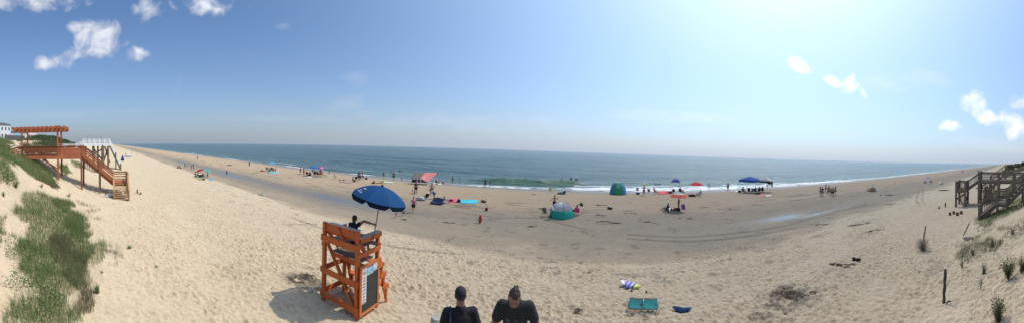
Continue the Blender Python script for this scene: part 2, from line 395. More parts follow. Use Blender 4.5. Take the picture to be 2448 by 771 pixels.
    C = mixc(C, up, dryc); C = mixc(C, runnel * (.78 + .22 * sstep(.3, .7, n2)), duskc)
    nearpool = sstep(.16, .0, Z - (POOL_Z - .055 * sstep(0, -14, S))) * sstep(18, 22, D) * sstep(50, 44, D)
    C = mixc(C, nearpool * .8, wetc); C = mixc(C, edge * .85, wetc * 1.05)
    # wide darker tongues of damp sand on the flat and wrack lines
    C = mixc(C, sstep(.55, .72, sub(vis, lambda a, b: fbm(a / 13, b / 2.6, 115, 4), S, D)) * sstep(12, 16, D) * sstep(48, 40, D) * .35 * sstep(20, 30, S), duskc)
    wl = sstep(.60, .76, sub(vis & (D > 30) & (D < 43), lambda a, b: fbm(a / 3.0, b / .9, 121, 5), S, D)) * sstep(31, 35, D) * sstep(42, 37, D)
    C = mixc(C, wl * .55, np.array([.12, .09, .06]))
    litter = sstep(.66, .78, sub(vis & (D > 9) & (D < 37), lambda a, b: fbm(a / .9, b / .8, 131, 4), S, D)) * sstep(10, 14, D) * sstep(36, 30, D)
    C = mixc(C, litter * .45, np.array([.13, .10, .07]))
    def blot(C, px, py, rx, ry, k, seed):
        p = at(px, py); q = ((S - p.x) / rx) ** 2 + ((D - p.y) / ry) ** 2
        return mixc(C, np.clip((1 - q) * 1.2, 0, 1) * sub(q < 1, lambda a, b: sstep(.42, .60, fbm(a / .30, b / .30, seed, 4)), S, D) * k, np.array([.16, .125, .09]))
    for px, py, rx, ry, k in ((722,668,.9,.8,.9),(700,668,.5,.4,.8),(1890,705,1.6,1.5,.75),(1850,740,1.2,.8,.6),(2070,530,3.0,1.6,.6),(2060,490,4,1.5,.7),(2130,486,3,1.2,.5),
                              (1965,560,2.2,.8,.7),(2090,500,4,1.2,.5),(2310,600,1.2,.8,.6),(2300,650,.8,.5,.6),(1410,592,3,.5,.3),(2080,555,3,1,.4),(130,640,2,2,.35),(250,590,1,1,.5),(750,650,1.0,1.1,.55),(770,675,.8,.9,.5),(2240,640,1.6,.7,.35),(1990,650,1.5,.7,.4),(1700,690,1.6,.9,.25),(1300,690,1.2,.8,.2),(560,640,1.2,.9,.18)):
        C = blot(C, px, py, rx, ry, k, 140)
    C = mixc(C, rut * .5 * sstep(10, 14, D), duskc * .55)
    far_land = sstep(-20, -60, D) ; C = mixc(C, far_land * .8, np.array([.09, .10, .045]))
    C = C * (.93 + .14 * sub(vis & (Rr < 300), lambda a, b: fbm(a / .5, b / .5, 151, 3), S, D))[..., None]
    wet = np.clip(np.maximum(nearpool * .75, edge), 0, 1)
    col = np.concatenate([C, wet[..., None]], -1).reshape(-1, 4).astype(np.float32)
    at_ = me.color_attributes.new('sand', 'FLOAT_COLOR', 'POINT'); at_.data.foreach_set('color', col.ravel())
    m = bpy.data.materials.new('sand'); m.use_nodes = True; nt = m.node_tree; N = nt.nodes; L = nt.links; b = N['Principled BSDF']
    ca = N.new('ShaderNodeVertexColor'); ca.layer_name = 'sand'
    tc = N.new('ShaderNodeTexCoord')
    n = N.new('ShaderNodeTexNoise'); n.inputs['Scale'].default_value = 9; n.inputs['Detail'].default_value = 9; n.inputs['Roughness'].default_value = .72; L.new(tc.outputs['Object'], n.inputs['Vector'])
    mr = N.new('ShaderNodeMapRange'); mr.inputs['From Min'].default_value = .25; mr.inputs['From Max'].default_value = .75; mr.inputs['To Min'].default_value = .82; mr.inputs['To Max'].default_value = 1.18; L.new(n.outputs[0], mr.inputs['Value'])
    v = N.new('ShaderNodeVectorMath'); v.operation = 'SCALE'; L.new(ca.outputs['Color'], v.inputs[0]); L.new(mr.outputs[0], v.inputs['Scale']); L.new(v.outputs[0], b.inputs['Base Color'])
    ro = N.new('ShaderNodeMapRange'); ro.inputs['To Min'].default_value = .95; ro.inputs['To Max'].default_value = .32; L.new(ca.outputs['Alpha'], ro.inputs['Value']); L.new(ro.outputs[0], b.inputs['Roughness'])
    b.inputs['Specular IOR Level'].default_value = .25; b.inputs['Diffuse Roughness'].default_value = .9
    # coarse dents that carry on where the sheet's own faces get too wide for them
    vo = N.new('ShaderNodeTexVoronoi'); vo.inputs['Scale'].default_value = 2.1; L.new(tc.outputs['Object'], vo.inputs['Vector'])
    n4 = N.new('ShaderNodeTexNoise'); n4.inputs['Scale'].default_value = 1.9; n4.inputs['Detail'].default_value = 6; n4.inputs['Roughness'].default_value = .62; L.new(tc.outputs['Object'], n4.inputs['Vector'])
    b1 = N.new('ShaderNodeBump'); b1.inputs['Distance'].default_value = .15; b1.inputs['Strength'].default_value = .55; L.new(n4.outputs[0], b1.inputs['Height'])
    b2 = N.new('ShaderNodeBump'); b2.inputs['Distance'].default_value = .03; b2.inputs['Strength'].default_value = .6; L.new(n.outputs[0], b2.inputs['Height']); L.new(b1.outputs[0], b2.inputs['Normal'])
    L.new(b2.outputs[0], b.inputs['Normal'])
    return tag(link('ground', me, m), 'sandy beach with dunes, dry trampled sand above darker damp flats', None, None, 'structure')
ground = build_ground()

# ---------------------------------------------------------------- sea with a low breaker and foam at its edge
def build_sea():
    def axis(lo_, hi_, step, far_, g=1.06):
        xs = list(np.arange(lo_, hi_, step)); st = step
        while xs[-1] < far_: st *= g; xs.append(xs[-1] + st)
        return xs
    d = np.array(axis(50, 150, .22, 26000, 1.035))
    sp = axis(0, 90, .45, 26000, 1.04); s = np.array([-x for x in sp[:0:-1]] + sp)
    S, D = np.meshgrid(s, d); 
    depth = sstep(60, 78, D)
    Z = np.full(S.shape, SEA_Z) + 0.0
    warp = (fbm(S / 25, D / 30, 201, 3) - .5) * 9
    # swell lines roll in parallel to the beach
    near = sstep(2600, 90, D)
    Z += depth * near * (.20 * np.sin((D + warp) / 5.2) * (.4 + fbm(S / 30, D / 14, 205, 3)) + .16 * (fbm(S / 7, D / 2.2, 207, 4) - .5) + .5 * (fbm(S / 40, D / 9, 208, 3) - .5))
    # the green breaker, steep face to the shore
    cr_ = 70.3 + .9 * np.sin(S / 9) + (fbm(S / 6, S * 0, 211, 2) - .5) * 1.2
    ex = sstep(-26, -12, S) * sstep(9, 4, S)
    dy = D - cr_; prof = np.where(dy < 0, np.exp(-(dy / 1.2) ** 2), np.exp(-(dy / 3.2) ** 2))
    Z += ex * 1.0 * prof * (.8 + .4 * fbm(S / 5, D * 0, 213, 2))
    ex2 = sstep(6, 13, S) * sstep(120, 60, S) + .6 * sstep(-30, -50, S) * sstep(-160, -90, S)
    cr2 = 64.6 + (fbm(S / 8, S * 0, 215, 3) - .5) * 4; dy2 = D - cr2
    Z += ex2 * .32 * np.exp(-(dy2 / 1.1) ** 2) * (.4 + 1.2 * fbm(S / 2, D / 1.2, 217, 3))
    runup = sstep(66, 58, D); Z += runup * .05 * (fbm(S / 4, D / 2, 219, 3) - .5)
    # foam where waves break and along the last lace of the run-up
    jag = (fbm(S / 7, S * 0 + 2, 221, 4) - .5) * 2.6
    lace = fbm(S / 1.6, D / .7, 223, 5)
    fo = np.exp(-((D - 60.6 - jag) / .9) ** 2) * sstep(.34, .52, lace) * (.35 + .9 * sstep(.4, .6, fbm(S / 12, D * 0, 225, 2)))
    boil = sstep(1, 5, S) * sstep(150, 70, S); boil2 = sstep(-22, -12, S) * sstep(4, 0, S) * .7
    fo = np.maximum(fo, .9 * np.exp(-((D - 68.5 - 1.4 * jag) / .6) ** 2) * sstep(.50, .60, fbm(S / 6, D / 3, 241, 3)) * boil)
    fo = np.maximum(fo, np.exp(-(np.maximum(np.abs(D - 63.4 - jag) - 1.4 * (.3 + fbm(S / 5, D * 0, 243, 3)), 0) / .9) ** 2) * boil * sstep(.22, .36, lace + .16 * (fbm(S / 10, D / 6, 227, 2) - .3)))
    fo = np.maximum(fo, np.exp(-((D - 62.4 - jag) / 1.0) ** 2) * boil2 * sstep(.30, .46, lace))
    fo = np.maximum(fo, np.exp(-((D - cr_ + .1) / .55) ** 2) * ex * sstep(.60, .70, fbm(S / 3.0, D * 0, 229, 3)) * .7)
    fo = np.maximum(fo, np.exp(-((D - 61.8 - jag) / 1.1) ** 2) * sstep(80, 140, S) * .8)
    fo = np.maximum(fo, np.exp(-((D - 66 - jag) / .8) ** 2) * sstep(.70, .76, fbm(S / 9, D / 5, 231, 2)) * .8 * sstep(-20, -60, S))
    fo = np.maximum(fo, sstep(.735, .79, fbm(S / 7, D / 1.6, 233, 5)) * sstep(66, 72, D) * sstep(140, 90, D) * .22)
    Z += np.clip(fo, 0, 1) * .09 * sstep(.3, .7, lace)
    verts = np.stack([S, D, Z], -1).reshape(-1, 3); nr, nA = S.shape
    i = np.arange(nr - 1)[:, None]; j = np.arange(nA - 1)[None, :]
    f = np.stack([i * nA + j, i * nA + j + 1, (i + 1) * nA + j + 1, (i + 1) * nA + j], -1).reshape(-1, 4)
    me = mesh_from('sea', verts, f, True)
    shal = sstep(84, 60, D + (fbm(S / 18, D / 5, 235, 3) - .5) * 8)
    gr = ex * np.where(dy < 0, np.exp(-(dy / 2.0) ** 2), np.exp(-(dy / .8) ** 2))
    sand_ = sstep(64.5, 59, D)
    col = np.stack([np.clip(fo, 0, 1), shal, gr, sand_], -1).reshape(-1, 4).astype(np.float32)
    q = me.color_attributes.new('water', 'FLOAT_COLOR', 'POINT'); q.data.foreach_set('color', col.ravel())
    m = bpy.data.materials.new('sea_water'); m.use_nodes = True; nt = m.node_tree; N = nt.nodes; L = nt.links; b = N['Principled BSDF']
    ca = N.new('ShaderNodeVertexColor'); ca.layer_name = 'water'; sp_ = N.new('ShaderNodeSeparateColor'); L.new(ca.outputs['Color'], sp_.inputs[0])
    def mix(f_, A, B):
        n = N.new('ShaderNodeMix'); n.data_type = 'RGBA'; L.new(f_, n.inputs['Factor'])
        if isinstance(A, tuple): n.inputs['A'].default_value = (*A, 1)
        else: L.new(A, n.inputs['A'])
        if isinstance(B, tuple): n.inputs['B'].default_value = (*B, 1)
        else: L.new(B, n.inputs['B'])
        return n.outputs['Result']
    tc = N.new('ShaderNodeTexCoord')
    def noise(scale, vec, det=5, ro=.6, dist=0):
        mp = N.new('ShaderNodeMapping'); mp.inputs['Scale'].default_value = vec; L.new(tc.outputs['Object'], mp.inputs[0])
        n = N.new('ShaderNodeTexNoise'); n.inputs['Scale'].default_value = scale; n.inputs['Detail'].default_value = det; n.inputs['Roughness'].default_value = ro; n.inputs['Distortion'].default_value = dist
        L.new(mp.outputs[0], n.inputs['Vector']); return n.outputs[0]
    big = noise(.006, (1, 3.5, 1), 5, .6)
    mr = N.new('ShaderNodeMapRange'); mr.inputs['From Min'].default_value = .35; mr.inputs['From Max'].default_value = .65; L.new(big, mr.inputs['Value'])
    c = mix(mr.outputs[0], SEA_DEEP, SEA_DEEP2); c = mix(sp_.outputs[1], c, SEA_SHALLOW); c = mix(sp_.outputs[2], c, (.085, .155, .09))
    c = mix(ca.outputs['Alpha'], c, (.16, .14, .10))
    fn = noise(2.2, (1, 1.6, 1), 6, .7)
    fm = N.new('ShaderNodeMath'); fm.operation = 'MULTIPLY'; fr = N.new('ShaderNodeMapRange'); fr.inputs['From Min'].default_value = .3; fr.inputs['From Max'].default_value = .5; fr.inputs['To Min'].default_value = .55
    L.new(fn, fr.inputs['Value']); L.new(fr.outputs[0], fm.inputs[0]); L.new(sp_.outputs[0], fm.inputs[1])
    c = mix(fm.outputs[0], c, (.80, .82, .82)); L.new(c, b.inputs['Base Color'])
    rr = N.new('ShaderNodeMapRange'); rr.inputs['To Min'].default_value = SEA_ROUGH; rr.inputs['To Max'].default_value = .8; L.new(fm.outputs[0], rr.inputs['Value']); L.new(rr.outputs[0], b.inputs['Roughness'])
    b.inputs['IOR'].default_value = 1.33; b.inputs['Specular IOR Level'].default_value = .37
    prev = None
    for scale, vec, dist, st in ((.09, (1, 2.4, 1), 2.4, .9), (.42, (1, 2.0, 1), .65, 1.0), (1.9, (1, 1.7, 1), .16, 1.0)):
        h = noise(scale, vec, 4, .6, .3); bp = N.new('ShaderNodeBump'); bp.inputs['Distance'].default_value = dist; bp.inputs['Strength'].default_value = st; L.new(h, bp.inputs['Height'])
        if prev: L.new(prev, bp.inputs['Normal'])
        prev = bp.outputs[0]
    L.new(prev, b.inputs['Normal'])
    return tag(link('sea', me, m), 'open blue green sea with a low breaker and white foam at its edge', None, None, 'structure')
SEA_DEEP, SEA_DEEP2, SEA_SHALLOW, SEA_ROUGH = (.010, .055, .064), (.018, .074, .078), (.060, .125, .105), .17
sea = build_sea()
def build_pools():
    m = bpy.data.materials.new('pool_water'); m.use_nodes = True; nt = m.node_tree; b = nt.nodes['Principled BSDF']
    b.inputs['Base Color'].default_value = (.12, .115, .10, 1); b.inputs['Roughness'].default_value = .14; b.inputs['IOR'].default_value = 1.33
    n = nt.nodes.new('ShaderNodeTexNoise'); n.inputs['Scale'].default_value = 4; tc = nt.nodes.new('ShaderNodeTexCoord'); nt.links.new(tc.outputs['Object'], n.inputs['Vector'])
    bp = nt.nodes.new('ShaderNodeBump'); bp.inputs['Distance'].default_value = .012; nt.links.new(n.outputs[0], bp.inputs['Height']); nt.links.new(bp.outputs[0], b.inputs['Normal'])
    for (x0, x1, y0, y1, pz) in ((-190, -8, 19, 40, POOL_Z - .055), (16, 84, 20, 44, POOL_Z)):
        o = link('tide_pool', mesh_from('tide_pool', [(x0, y0, pz), (x1, y0, pz), (x1, y1, pz), (x0, y1, pz)], [(0, 1, 2, 3)]), m)
        tag(o, 'long shallow tide pool in the runnel left of the stand' if x0 < 0 else 'shallow pools of water on the flat sand to the right', None, None, 'structure')
build_pools()

def build_haze():
    m = bpy.data.materials.new('haze_air'); m.use_nodes = True; nt = m.node_tree; nt.nodes.remove(nt.nodes['Principled BSDF'])
    v = nt.nodes.new('ShaderNodeVolumePrincipled'); v.inputs['Color'].default_value = (.90, .95, 1.0, 1); v.inputs['Density'].default_value = HAZE; v.inputs['Anisotropy'].default_value = .2
    nt.links.new(v.outputs[0], nt.nodes['Material Output'].inputs['Volume'])
    mb = MB().box((0, 0, -24), (62000, 62000, 84)); tag(mb.build('haze', m), 'thin sea haze softening the far beach and horizon', None, None, 'stuff')
HAZE = 3.5e-5
build_haze()

# ---------------------------------------------------------------- timber structures
def copy_face(o): return o
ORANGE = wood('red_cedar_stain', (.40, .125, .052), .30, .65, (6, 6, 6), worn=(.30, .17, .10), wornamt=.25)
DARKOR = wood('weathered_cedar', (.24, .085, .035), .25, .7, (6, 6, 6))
RAWPINE = wood('raw_pine', (.40, .24, .10), .25, .7, (6, 6, 6))
GREYW = wood('grey_timber', (.16, .135, .11), .35, .85, (5, 5, 5))
POSTW = wood('treated_post', (.17, .13, .085), .35, .85, (5, 5, 2))
WHITEP = mat('white_paint', (.78, .78, .76), .55, var=.06, scale=3)
BROWNW = wood('brown_deck_timber', (.145, .118, .100), .35, .85, (5, 5, 5), worn=(.13, .11, .09), wornamt=.3)
DUSKW = wood('dark_stake', (.05, .043, .036), .4, .9, (8, 8, 3), .6)

def V(*a): return Vector(a)
def post(parent, name, x, y, ztop, w=.15, m=None, zbot=None, round_=False, label=None):
    zb = (gz(x, y) - .3) if zbot is None else zbot
    mb = MB()
    if round_: mb.tube([(x, y, zb), (x, y, ztop)], [w * .55, w * .5], 10)
    else: mb.box((x, y, (zb + ztop) / 2), (w, w, ztop - zb))
    o = mb.build(name, m, parent, bevel=.008 if not round_ else 0)
    if label: o['label'] = label
    return o
def rail_run(parent, a, b, h=1.0, bars=3, m=None, slat=.12, cap=.14, name='railing', pickets=False, pitch=.14):
    """one run of railing from a to b (points at floor level): cap board and bars; or pickets"""
    a = V(*a); b = V(*b); up = V(0, 0, 1); mb = MB()
    mb.beam(a + up * h, b + up * h, cap, .04)
    mb.beam(a + up * (h - .07), b + up * (h - .07), .04, .09)
    if pickets:
        mb.beam(a + up * .1, b + up * .1, .04, .09); n = max(2, int((b - a).length / pitch))
        for i in range(1, n):
            p = a.lerp(b, i / n); mb.box(p + up * (h + .02) / 2, (.04, .04, h - .1))
    else:
        for k in range(bars):
            z = .12 + (h - .25) * k / max(1, bars - 1) * .82; mb.beam(a + up * z, b + up * z, .035, slat)
    return mb.build(name, m, parent)
def flight(parent, a, b, w, m, mt=None, n=12, side=(0, 0, 1), tread_d=.28, name='stair_flight'):
    """a stair: a = middle of the top, b = middle of the foot; two stringers in one part, each tread a sub-part"""
    a = V(*a); b = V(*b); d = b - a; hd = V(d.x, d.y, 0).normalized(); sv = V(-hd.y, hd.x, 0)
    f = empty(name); f.parent = parent; rz = math.atan2(sv.y, sv.x)
    for s in (-1, 1): MB().beam(a + sv * s * w / 2 - V(0, 0, .12), b + sv * s * w / 2 - V(0, 0, .12), .05, .28).build('stringer', m, f)
    for i in range(n):
        p = a.lerp(b, (i + .6) / n)
        MB().box(p, (w - .02, tread_d, .04), (0, 0, rz)).build('tread', mt or m, f)
    return f

# ---- orange walkover with pergola
def orange_walkover():
    s0, W = -26.0, 2.2                                 # near side of the walkway; it runs straight over the dune
    t = empty('dune_walkover', (s0 - W / 2, -2.0, gz(s0 - W / 2, -2.0)))
    tag(t, 'orange stained wooden walkover with a pergola and stairs down the dune', 'walkover')
    o = V(*t.location)
    def P(px, py, s=s0): p = on_s(px, py, s); return p - o
    g = MB()
    def floor_z(): return P(160, 373).z
    zf = floor_z(); zr = P(160, 349).z; H = zr - zf
    yA = P(46, 370).y; yB = P(138, 370).y; yC = P(194, 370).y; yZ = yA - 2.2
    x0, x1 = 0 + W / 2, -W / 2                         # near and far side, local
    def lp(parent, x, y, ztop, w, m, name='post', label=None, zb=None):
        b = gz(x + o.x, y + o.y) - .35 - o.z if zb is None else zb
        return MB().box((x, y, (b + ztop) / 2), (w, w, ztop - b)).build(name, m, parent, bevel=.01)
    # deck boards and rim joists
    mb = MB(); mb.box(((x0 + x1) / 2, (yZ + yC) / 2, zf - .02), (W, yC - yZ, .04)); 
    for x in (x0, x1): mb.box((x - .001 * (1 if x > 0 else -1), (yZ + yC) / 2, zf - .16), (.05, yC - yZ - .004, .24))
    mb.build('deck_floor', ORANGE, t)
    for y in (yB, yC):
        for x in (x0 - .1, x1 + .1):
            up = P(53, 303).z if y == yB else zr + .03
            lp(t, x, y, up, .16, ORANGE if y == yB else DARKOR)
    for x in (x0 - .1, x1 + .1): lp(t, x, yA + .25, P(53, 303).z, .15, ORANGE)
    # railings
    def rr(a, b, m=ORANGE, label=None, planks=False, **k):
        r_ = rail_run(t, a, b, H, 4 if not planks else 5, m, **k)
        if label: r_['label'] = label
        return r_
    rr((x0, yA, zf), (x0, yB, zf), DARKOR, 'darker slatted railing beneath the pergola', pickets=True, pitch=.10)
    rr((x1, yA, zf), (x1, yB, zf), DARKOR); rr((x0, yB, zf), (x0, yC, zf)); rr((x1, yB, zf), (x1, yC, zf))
    rr((x0, yA, zf), (x0, yZ, zf - .5)); rr((x1, yA, zf), (x1, yZ, zf - .5))
    # bench back planks inside the pergola
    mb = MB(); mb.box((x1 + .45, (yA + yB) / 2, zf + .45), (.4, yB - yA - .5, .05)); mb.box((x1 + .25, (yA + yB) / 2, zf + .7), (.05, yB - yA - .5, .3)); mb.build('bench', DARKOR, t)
    # pergola: two beams and rafters
    zt = P(100, 304).z
    for x in (x0 - .1, x1 + .1): MB().beam((x, yA - .55, zt - .28), (x, yB + .75, zt - .28), .09, .26).build('beam', ORANGE, t)
    n = 13
    for i in range(n):
        y = yA - .5 + (yB - yA + 1.15) * i / (n - 1); mb = MB()
        mb.beam((x0 + .55, y, zt - .05), (x1 - .55, y, zt - .05), .07, .24); mb.build('rafter', ORANGE, t)
    # stairs: first flight down to a low landing, second turning towards the camera side
    zl = P(283, 437).z; yL = P(271, 430).y
    fl = flight(t, (0, yC, zf), (0, yL, zl), W - .3, ORANGE, DARKOR, 15)
    for x in (x0, x1): rail_run(t, (x, yC, zf), (x, yL, zl), H * .98, 3, ORANGE)
    yE = yL + 1.35; mb = MB(); mb.box((0, (yL + yE) / 2, zl), (W, yE - yL, .05)); mb.box((0, (yL + yE) / 2, zl - .14), (W - .1, yE - yL - .06, .2)); mb.build('landing', ORANGE, t)
    for x, y in ((x0 - .08, yL + .05), (x1 + .08, yL + .05), (x0 - .08, yE - .05), (x1 + .08, yE - .05)): lp(t, x, y, zl + H * .92, .13, RAWPINE)
    rail_run(t, (x1, yL, zl), (x1, yE, zl), H * .92, 3, RAWPINE); rail_run(t, (x1, yE, zl), (x0, yE, zl), H * .92, 3, ORANGE)
    # second flight goes towards the camera (+x) down to the sand
    q = P(302, 474, s0 + 1.5); xb = 1.5 + W / 2 + .25; zb = gz(o.x + xb, o.y + (yL + yE) / 2) - o.z + .02
    f2 = flight(t, (x0 - .1, (yL + yE) / 2, zl), (xb, (yL + yE) / 2, zb), yE - yL - .12, RAWPINE, RAWPINE, 9); f2['label'] = 'lower unstained flight of stairs'
    for y in (yL + .03, yE - .03):
        rail_run(t, (x0 - .1, y, zl), (xb, y, zb), H * .9, 2, RAWPINE); lp(t, xb, y, zb + H * .92, .1, RAWPINE)
    # mid posts of the flight
    for py_ in (238,):
        p = P(py_, 462)
        for x in (x0 - .02, x1 + .02): lp(t, x + .06, p.y, zf + (zl - zf) * (p.y - yC) / (yL - yC) + H * .95, .12, POSTW)
    # knee brace under the pergola deck
    mb = MB(); mb.beam((x0 - .1, yB, zf - 1.2), (x0 - .1, yB - 1.5, zf - .25), .08, .12); mb.beam((x0 - .2, yB, zf - 1.5), (x0 - .2, yB - 1.3, zf - .25), .06, .1); mb.build('brace', DARKOR, t)
    return t, o, (yL, yE, zl)
ow, ow_o, ow_l = orange_walkover()
# pile of folded white slats under the landing
def slat_pile():
    c = at(266, 471); t = empty('slat_pile', c, 0); rg = random.Random(3)
    tag(t, 'heap of old white and grey slats under the stair landing', 'wood pile')
    for i in range(26):
        mb = MB(); a = rg.uniform(0, 3.14); r_ = rg.uniform(0, .6); b = rg.uniform(0, 6.28)
        mb.box((r_ * math.cos(b) * .6, r_ * math.sin(b) * 1.0, .06 + .50 * (1 - r_ / .65) * rg.random()), (rg.uniform(.5, 1.0), .06, .02), (rg.uniform(-.3, .3), rg.uniform(-.35, .35), a))
        mb.build('slat', WHITEP if rg.random() < .75 else GREYW, t)
slat_pile()

# ---- white deck on timber piles
def white_walkover():
    s0 = -52.0; W = 3.4
    t = empty('dune_walkover', (s0 - W / 2, 0, gz(s0 - W / 2, 0))); o = V(*t.location)
    tag(t, 'white railed lookout deck on grey timber piles with long stairs to the sand', 'walkover')
    def P(px, py, s=s0): return on_s(px, py, s) - o
    x0, x1 = W / 2, -W / 2; zf = P(220, 345).z; zr = P(220, 332).z; H = zr - zf
    yA, yB, yC = P(200, 345).y, P(248, 345).y, P(262, 345).y
    mb = MB(); mb.box((0, (yA + yC) / 2, zf), (W, yC - yA, .06)); mb.build('deck_floor', GREYW, t)
    mb = MB()
    for x in (x0 + .03, x1 - .03): mb.box((x, (yA + yC) / 2, zf - .1), (.05, yC - yA, .42))
    mb.box((0, yC + .03, zf - .1), (W - .04, .05, .42)); mb.build('fascia', WHITEP, t)
    for a, b in (((x0, yA, zf), (x0, yC, zf)), ((x1, yA, zf), (x1, yC, zf)), ((x1, yC, zf), (x0, yC, zf)), ((x1, yA, zf), (x1 + W * .35, yA, zf))): rail_run(t, a, b, H, 3, WHITEP)
    for i in range(6):
        y = yA + (yC - yA) * i / 5
        for x in (x0 + .01, x1 - .01): MB().box((x, y, zf + H / 2), (.16, .16, H + .06)).build('rail_post', WHITEP, t)
    # walkway up from the dune
    a0 = P(127, 352); z1 = P(180, 352).z - .25; y1 = P(180, 352).y
    mb = MB(); mb.beam((0, y1, z1), (0, yA, zf - .03), W * .5, .06); mb.box((0, (a0.y + y1) / 2, z1 - .03), (W * .5, y1 - a0.y, .06)); mb.build('ramp', GREYW, t)
    for x in (W * .25, -W * .25):
        rail_run(t, (x, y1, z1), (x, yA, zf), H, 3, WHITEP); rail_run(t, (x, a0.y, z1 - .1), (x, y1, z1), H, 2, WHITEP)
        for f_ in (0, .5, 1): MB().box((x, a0.y + (y1 - a0.y) * f_, z1 + H / 2 - .1), (.14, .14, H + .1)).build('rail_post', WHITEP, t)
    piles = [(yA + .1, x0 - .25), (yA + .1, x1 + .25), (P(222, 360).y, x0 - .3), (P(222, 360).y, x1 + .3), (yB - .2, x0 - .2), (yB - .2, x1 + .2), (yC - .3, x0 - .2), (yC - .3, x1 + .2), (P(233, 360).y, .1)]
    for k, (y, x) in enumerate(piles):
        w = .62 if k == 4 else .34; b = gz(x + o.x, y + o.y) - .4 - o.z
        MB().tube([(x, y, b), (x, y, zf - .1)], [w * .5, w * .46], 9).build('pile', POSTW, t)
    for (ya, za, yb, zb, x) in ((yA, -.4, yB - .4, -2.6, x0 - .5), (yB, -.7, P(210, 350).y, -2.3, x0 - .55), (P(222, 350).y, -.6, yB, -3.3, x0 - .45), (yB + .2, -.4, yC, -3.4, x0 - .45), (yC - .2, -.4, yB, -3.0, x0 - .6)):
        MB().beam((x, ya, zf + za), (x, yb, zf + zb), .09, .26).build('cross_brace', GREYW, t)
    # long straight stair down the front
    p = P(284, 392, s0 + .2); zb = gz(o.x, p.y) - o.z
    flight(t, (0, yC, zf - .2), (0, p.y + .4, zb + .1), 1.6, GREYW, GREYW, 16)
    for x in (.8, -.8):
        mb = MB(); mb.beam((x, yC, zf + H * .8), (x, p.y + .4, zb + 1.1), .09, .2); mb.beam((x, yC, zf + H * .3), (x, p.y + .4, zb + .6), .07, .14); mb.build('railing', WHITEP, t)
        for q_ in (.55, 1.0): 
            y = yC + (p.y + .4 - yC) * q_; b = gz(x + o.x, y + o.y) - .3 - o.z; zt = zf + H * .8 + (zb + 1.1 - zf - H * .8) * q_ + .1
            MB().box((x * 1.08, y, (b + zt) / 2), (.2, .2, zt - b)).build('post', POSTW, t)
    # thin poles with a line above the deck
    mb = MB()
    for px in (208, 242): q = P(px, 331); mb.tube([(0, q.y, zf), (0, q.y, P(px, 323).z)], .03, 6)
    a, b = P(208, 324), P(242, 328); mb.tube([(0, a.y, a.z), (0, (a.y + b.y) / 2, (a.z + b.z) / 2 - .1), (0, b.y, b.z)], .015, 4); mb.build('line_pole', GREYW, t)
white_walkover()

def picket_fence(name, pts, h, m, label, pitch=.085, lean=.12, seed=1):
    t = empty(name, pts[0]); o = V(*pts[0]); rg = random.Random(seed); mb = MB()
    for a, b in zip(pts, pts[1:]):
        a = V(*a); b = V(*b); n = max(2, int((b - a).length / pitch))
        for i in range(n):
            p = a.lerp(b, i / n) + V(rg.uniform(-.03, .03), rg.uniform(-.03, .03), 0); z = gz(p.x, p.y) - .1
            hh = h * rg.uniform(.75, 1.05); l = V(rg.gauss(0, lean) * hh, rg.gauss(0, lean) * hh, hh)
            q = V(p.x, p.y, z) - o; mb.beam(q, q + l, .04, .012, (1, 0, 0))
    mb.build('pickets', m, t)
    w = MB()
    for f_ in (.35, .75):
        for a, b in zip(pts, pts[1:]):
            a = V(*a); b = V(*b); w.tube([V(a.x, a.y, gz(a.x, a.y) + h * f_) - o, V(b.x, b.y, gz(b.x, b.y) + h * f_) - o], .008, 4)
    w.build('wire', GREYW, t); return tag(t, label, 'fence')
picket_fence('sand_fence', [at(198, 400), at(222, 412), at(246, 412)], 1.5, GREYW, 'grey picket sand fence on the slope behind the orange stairs', seed=2)

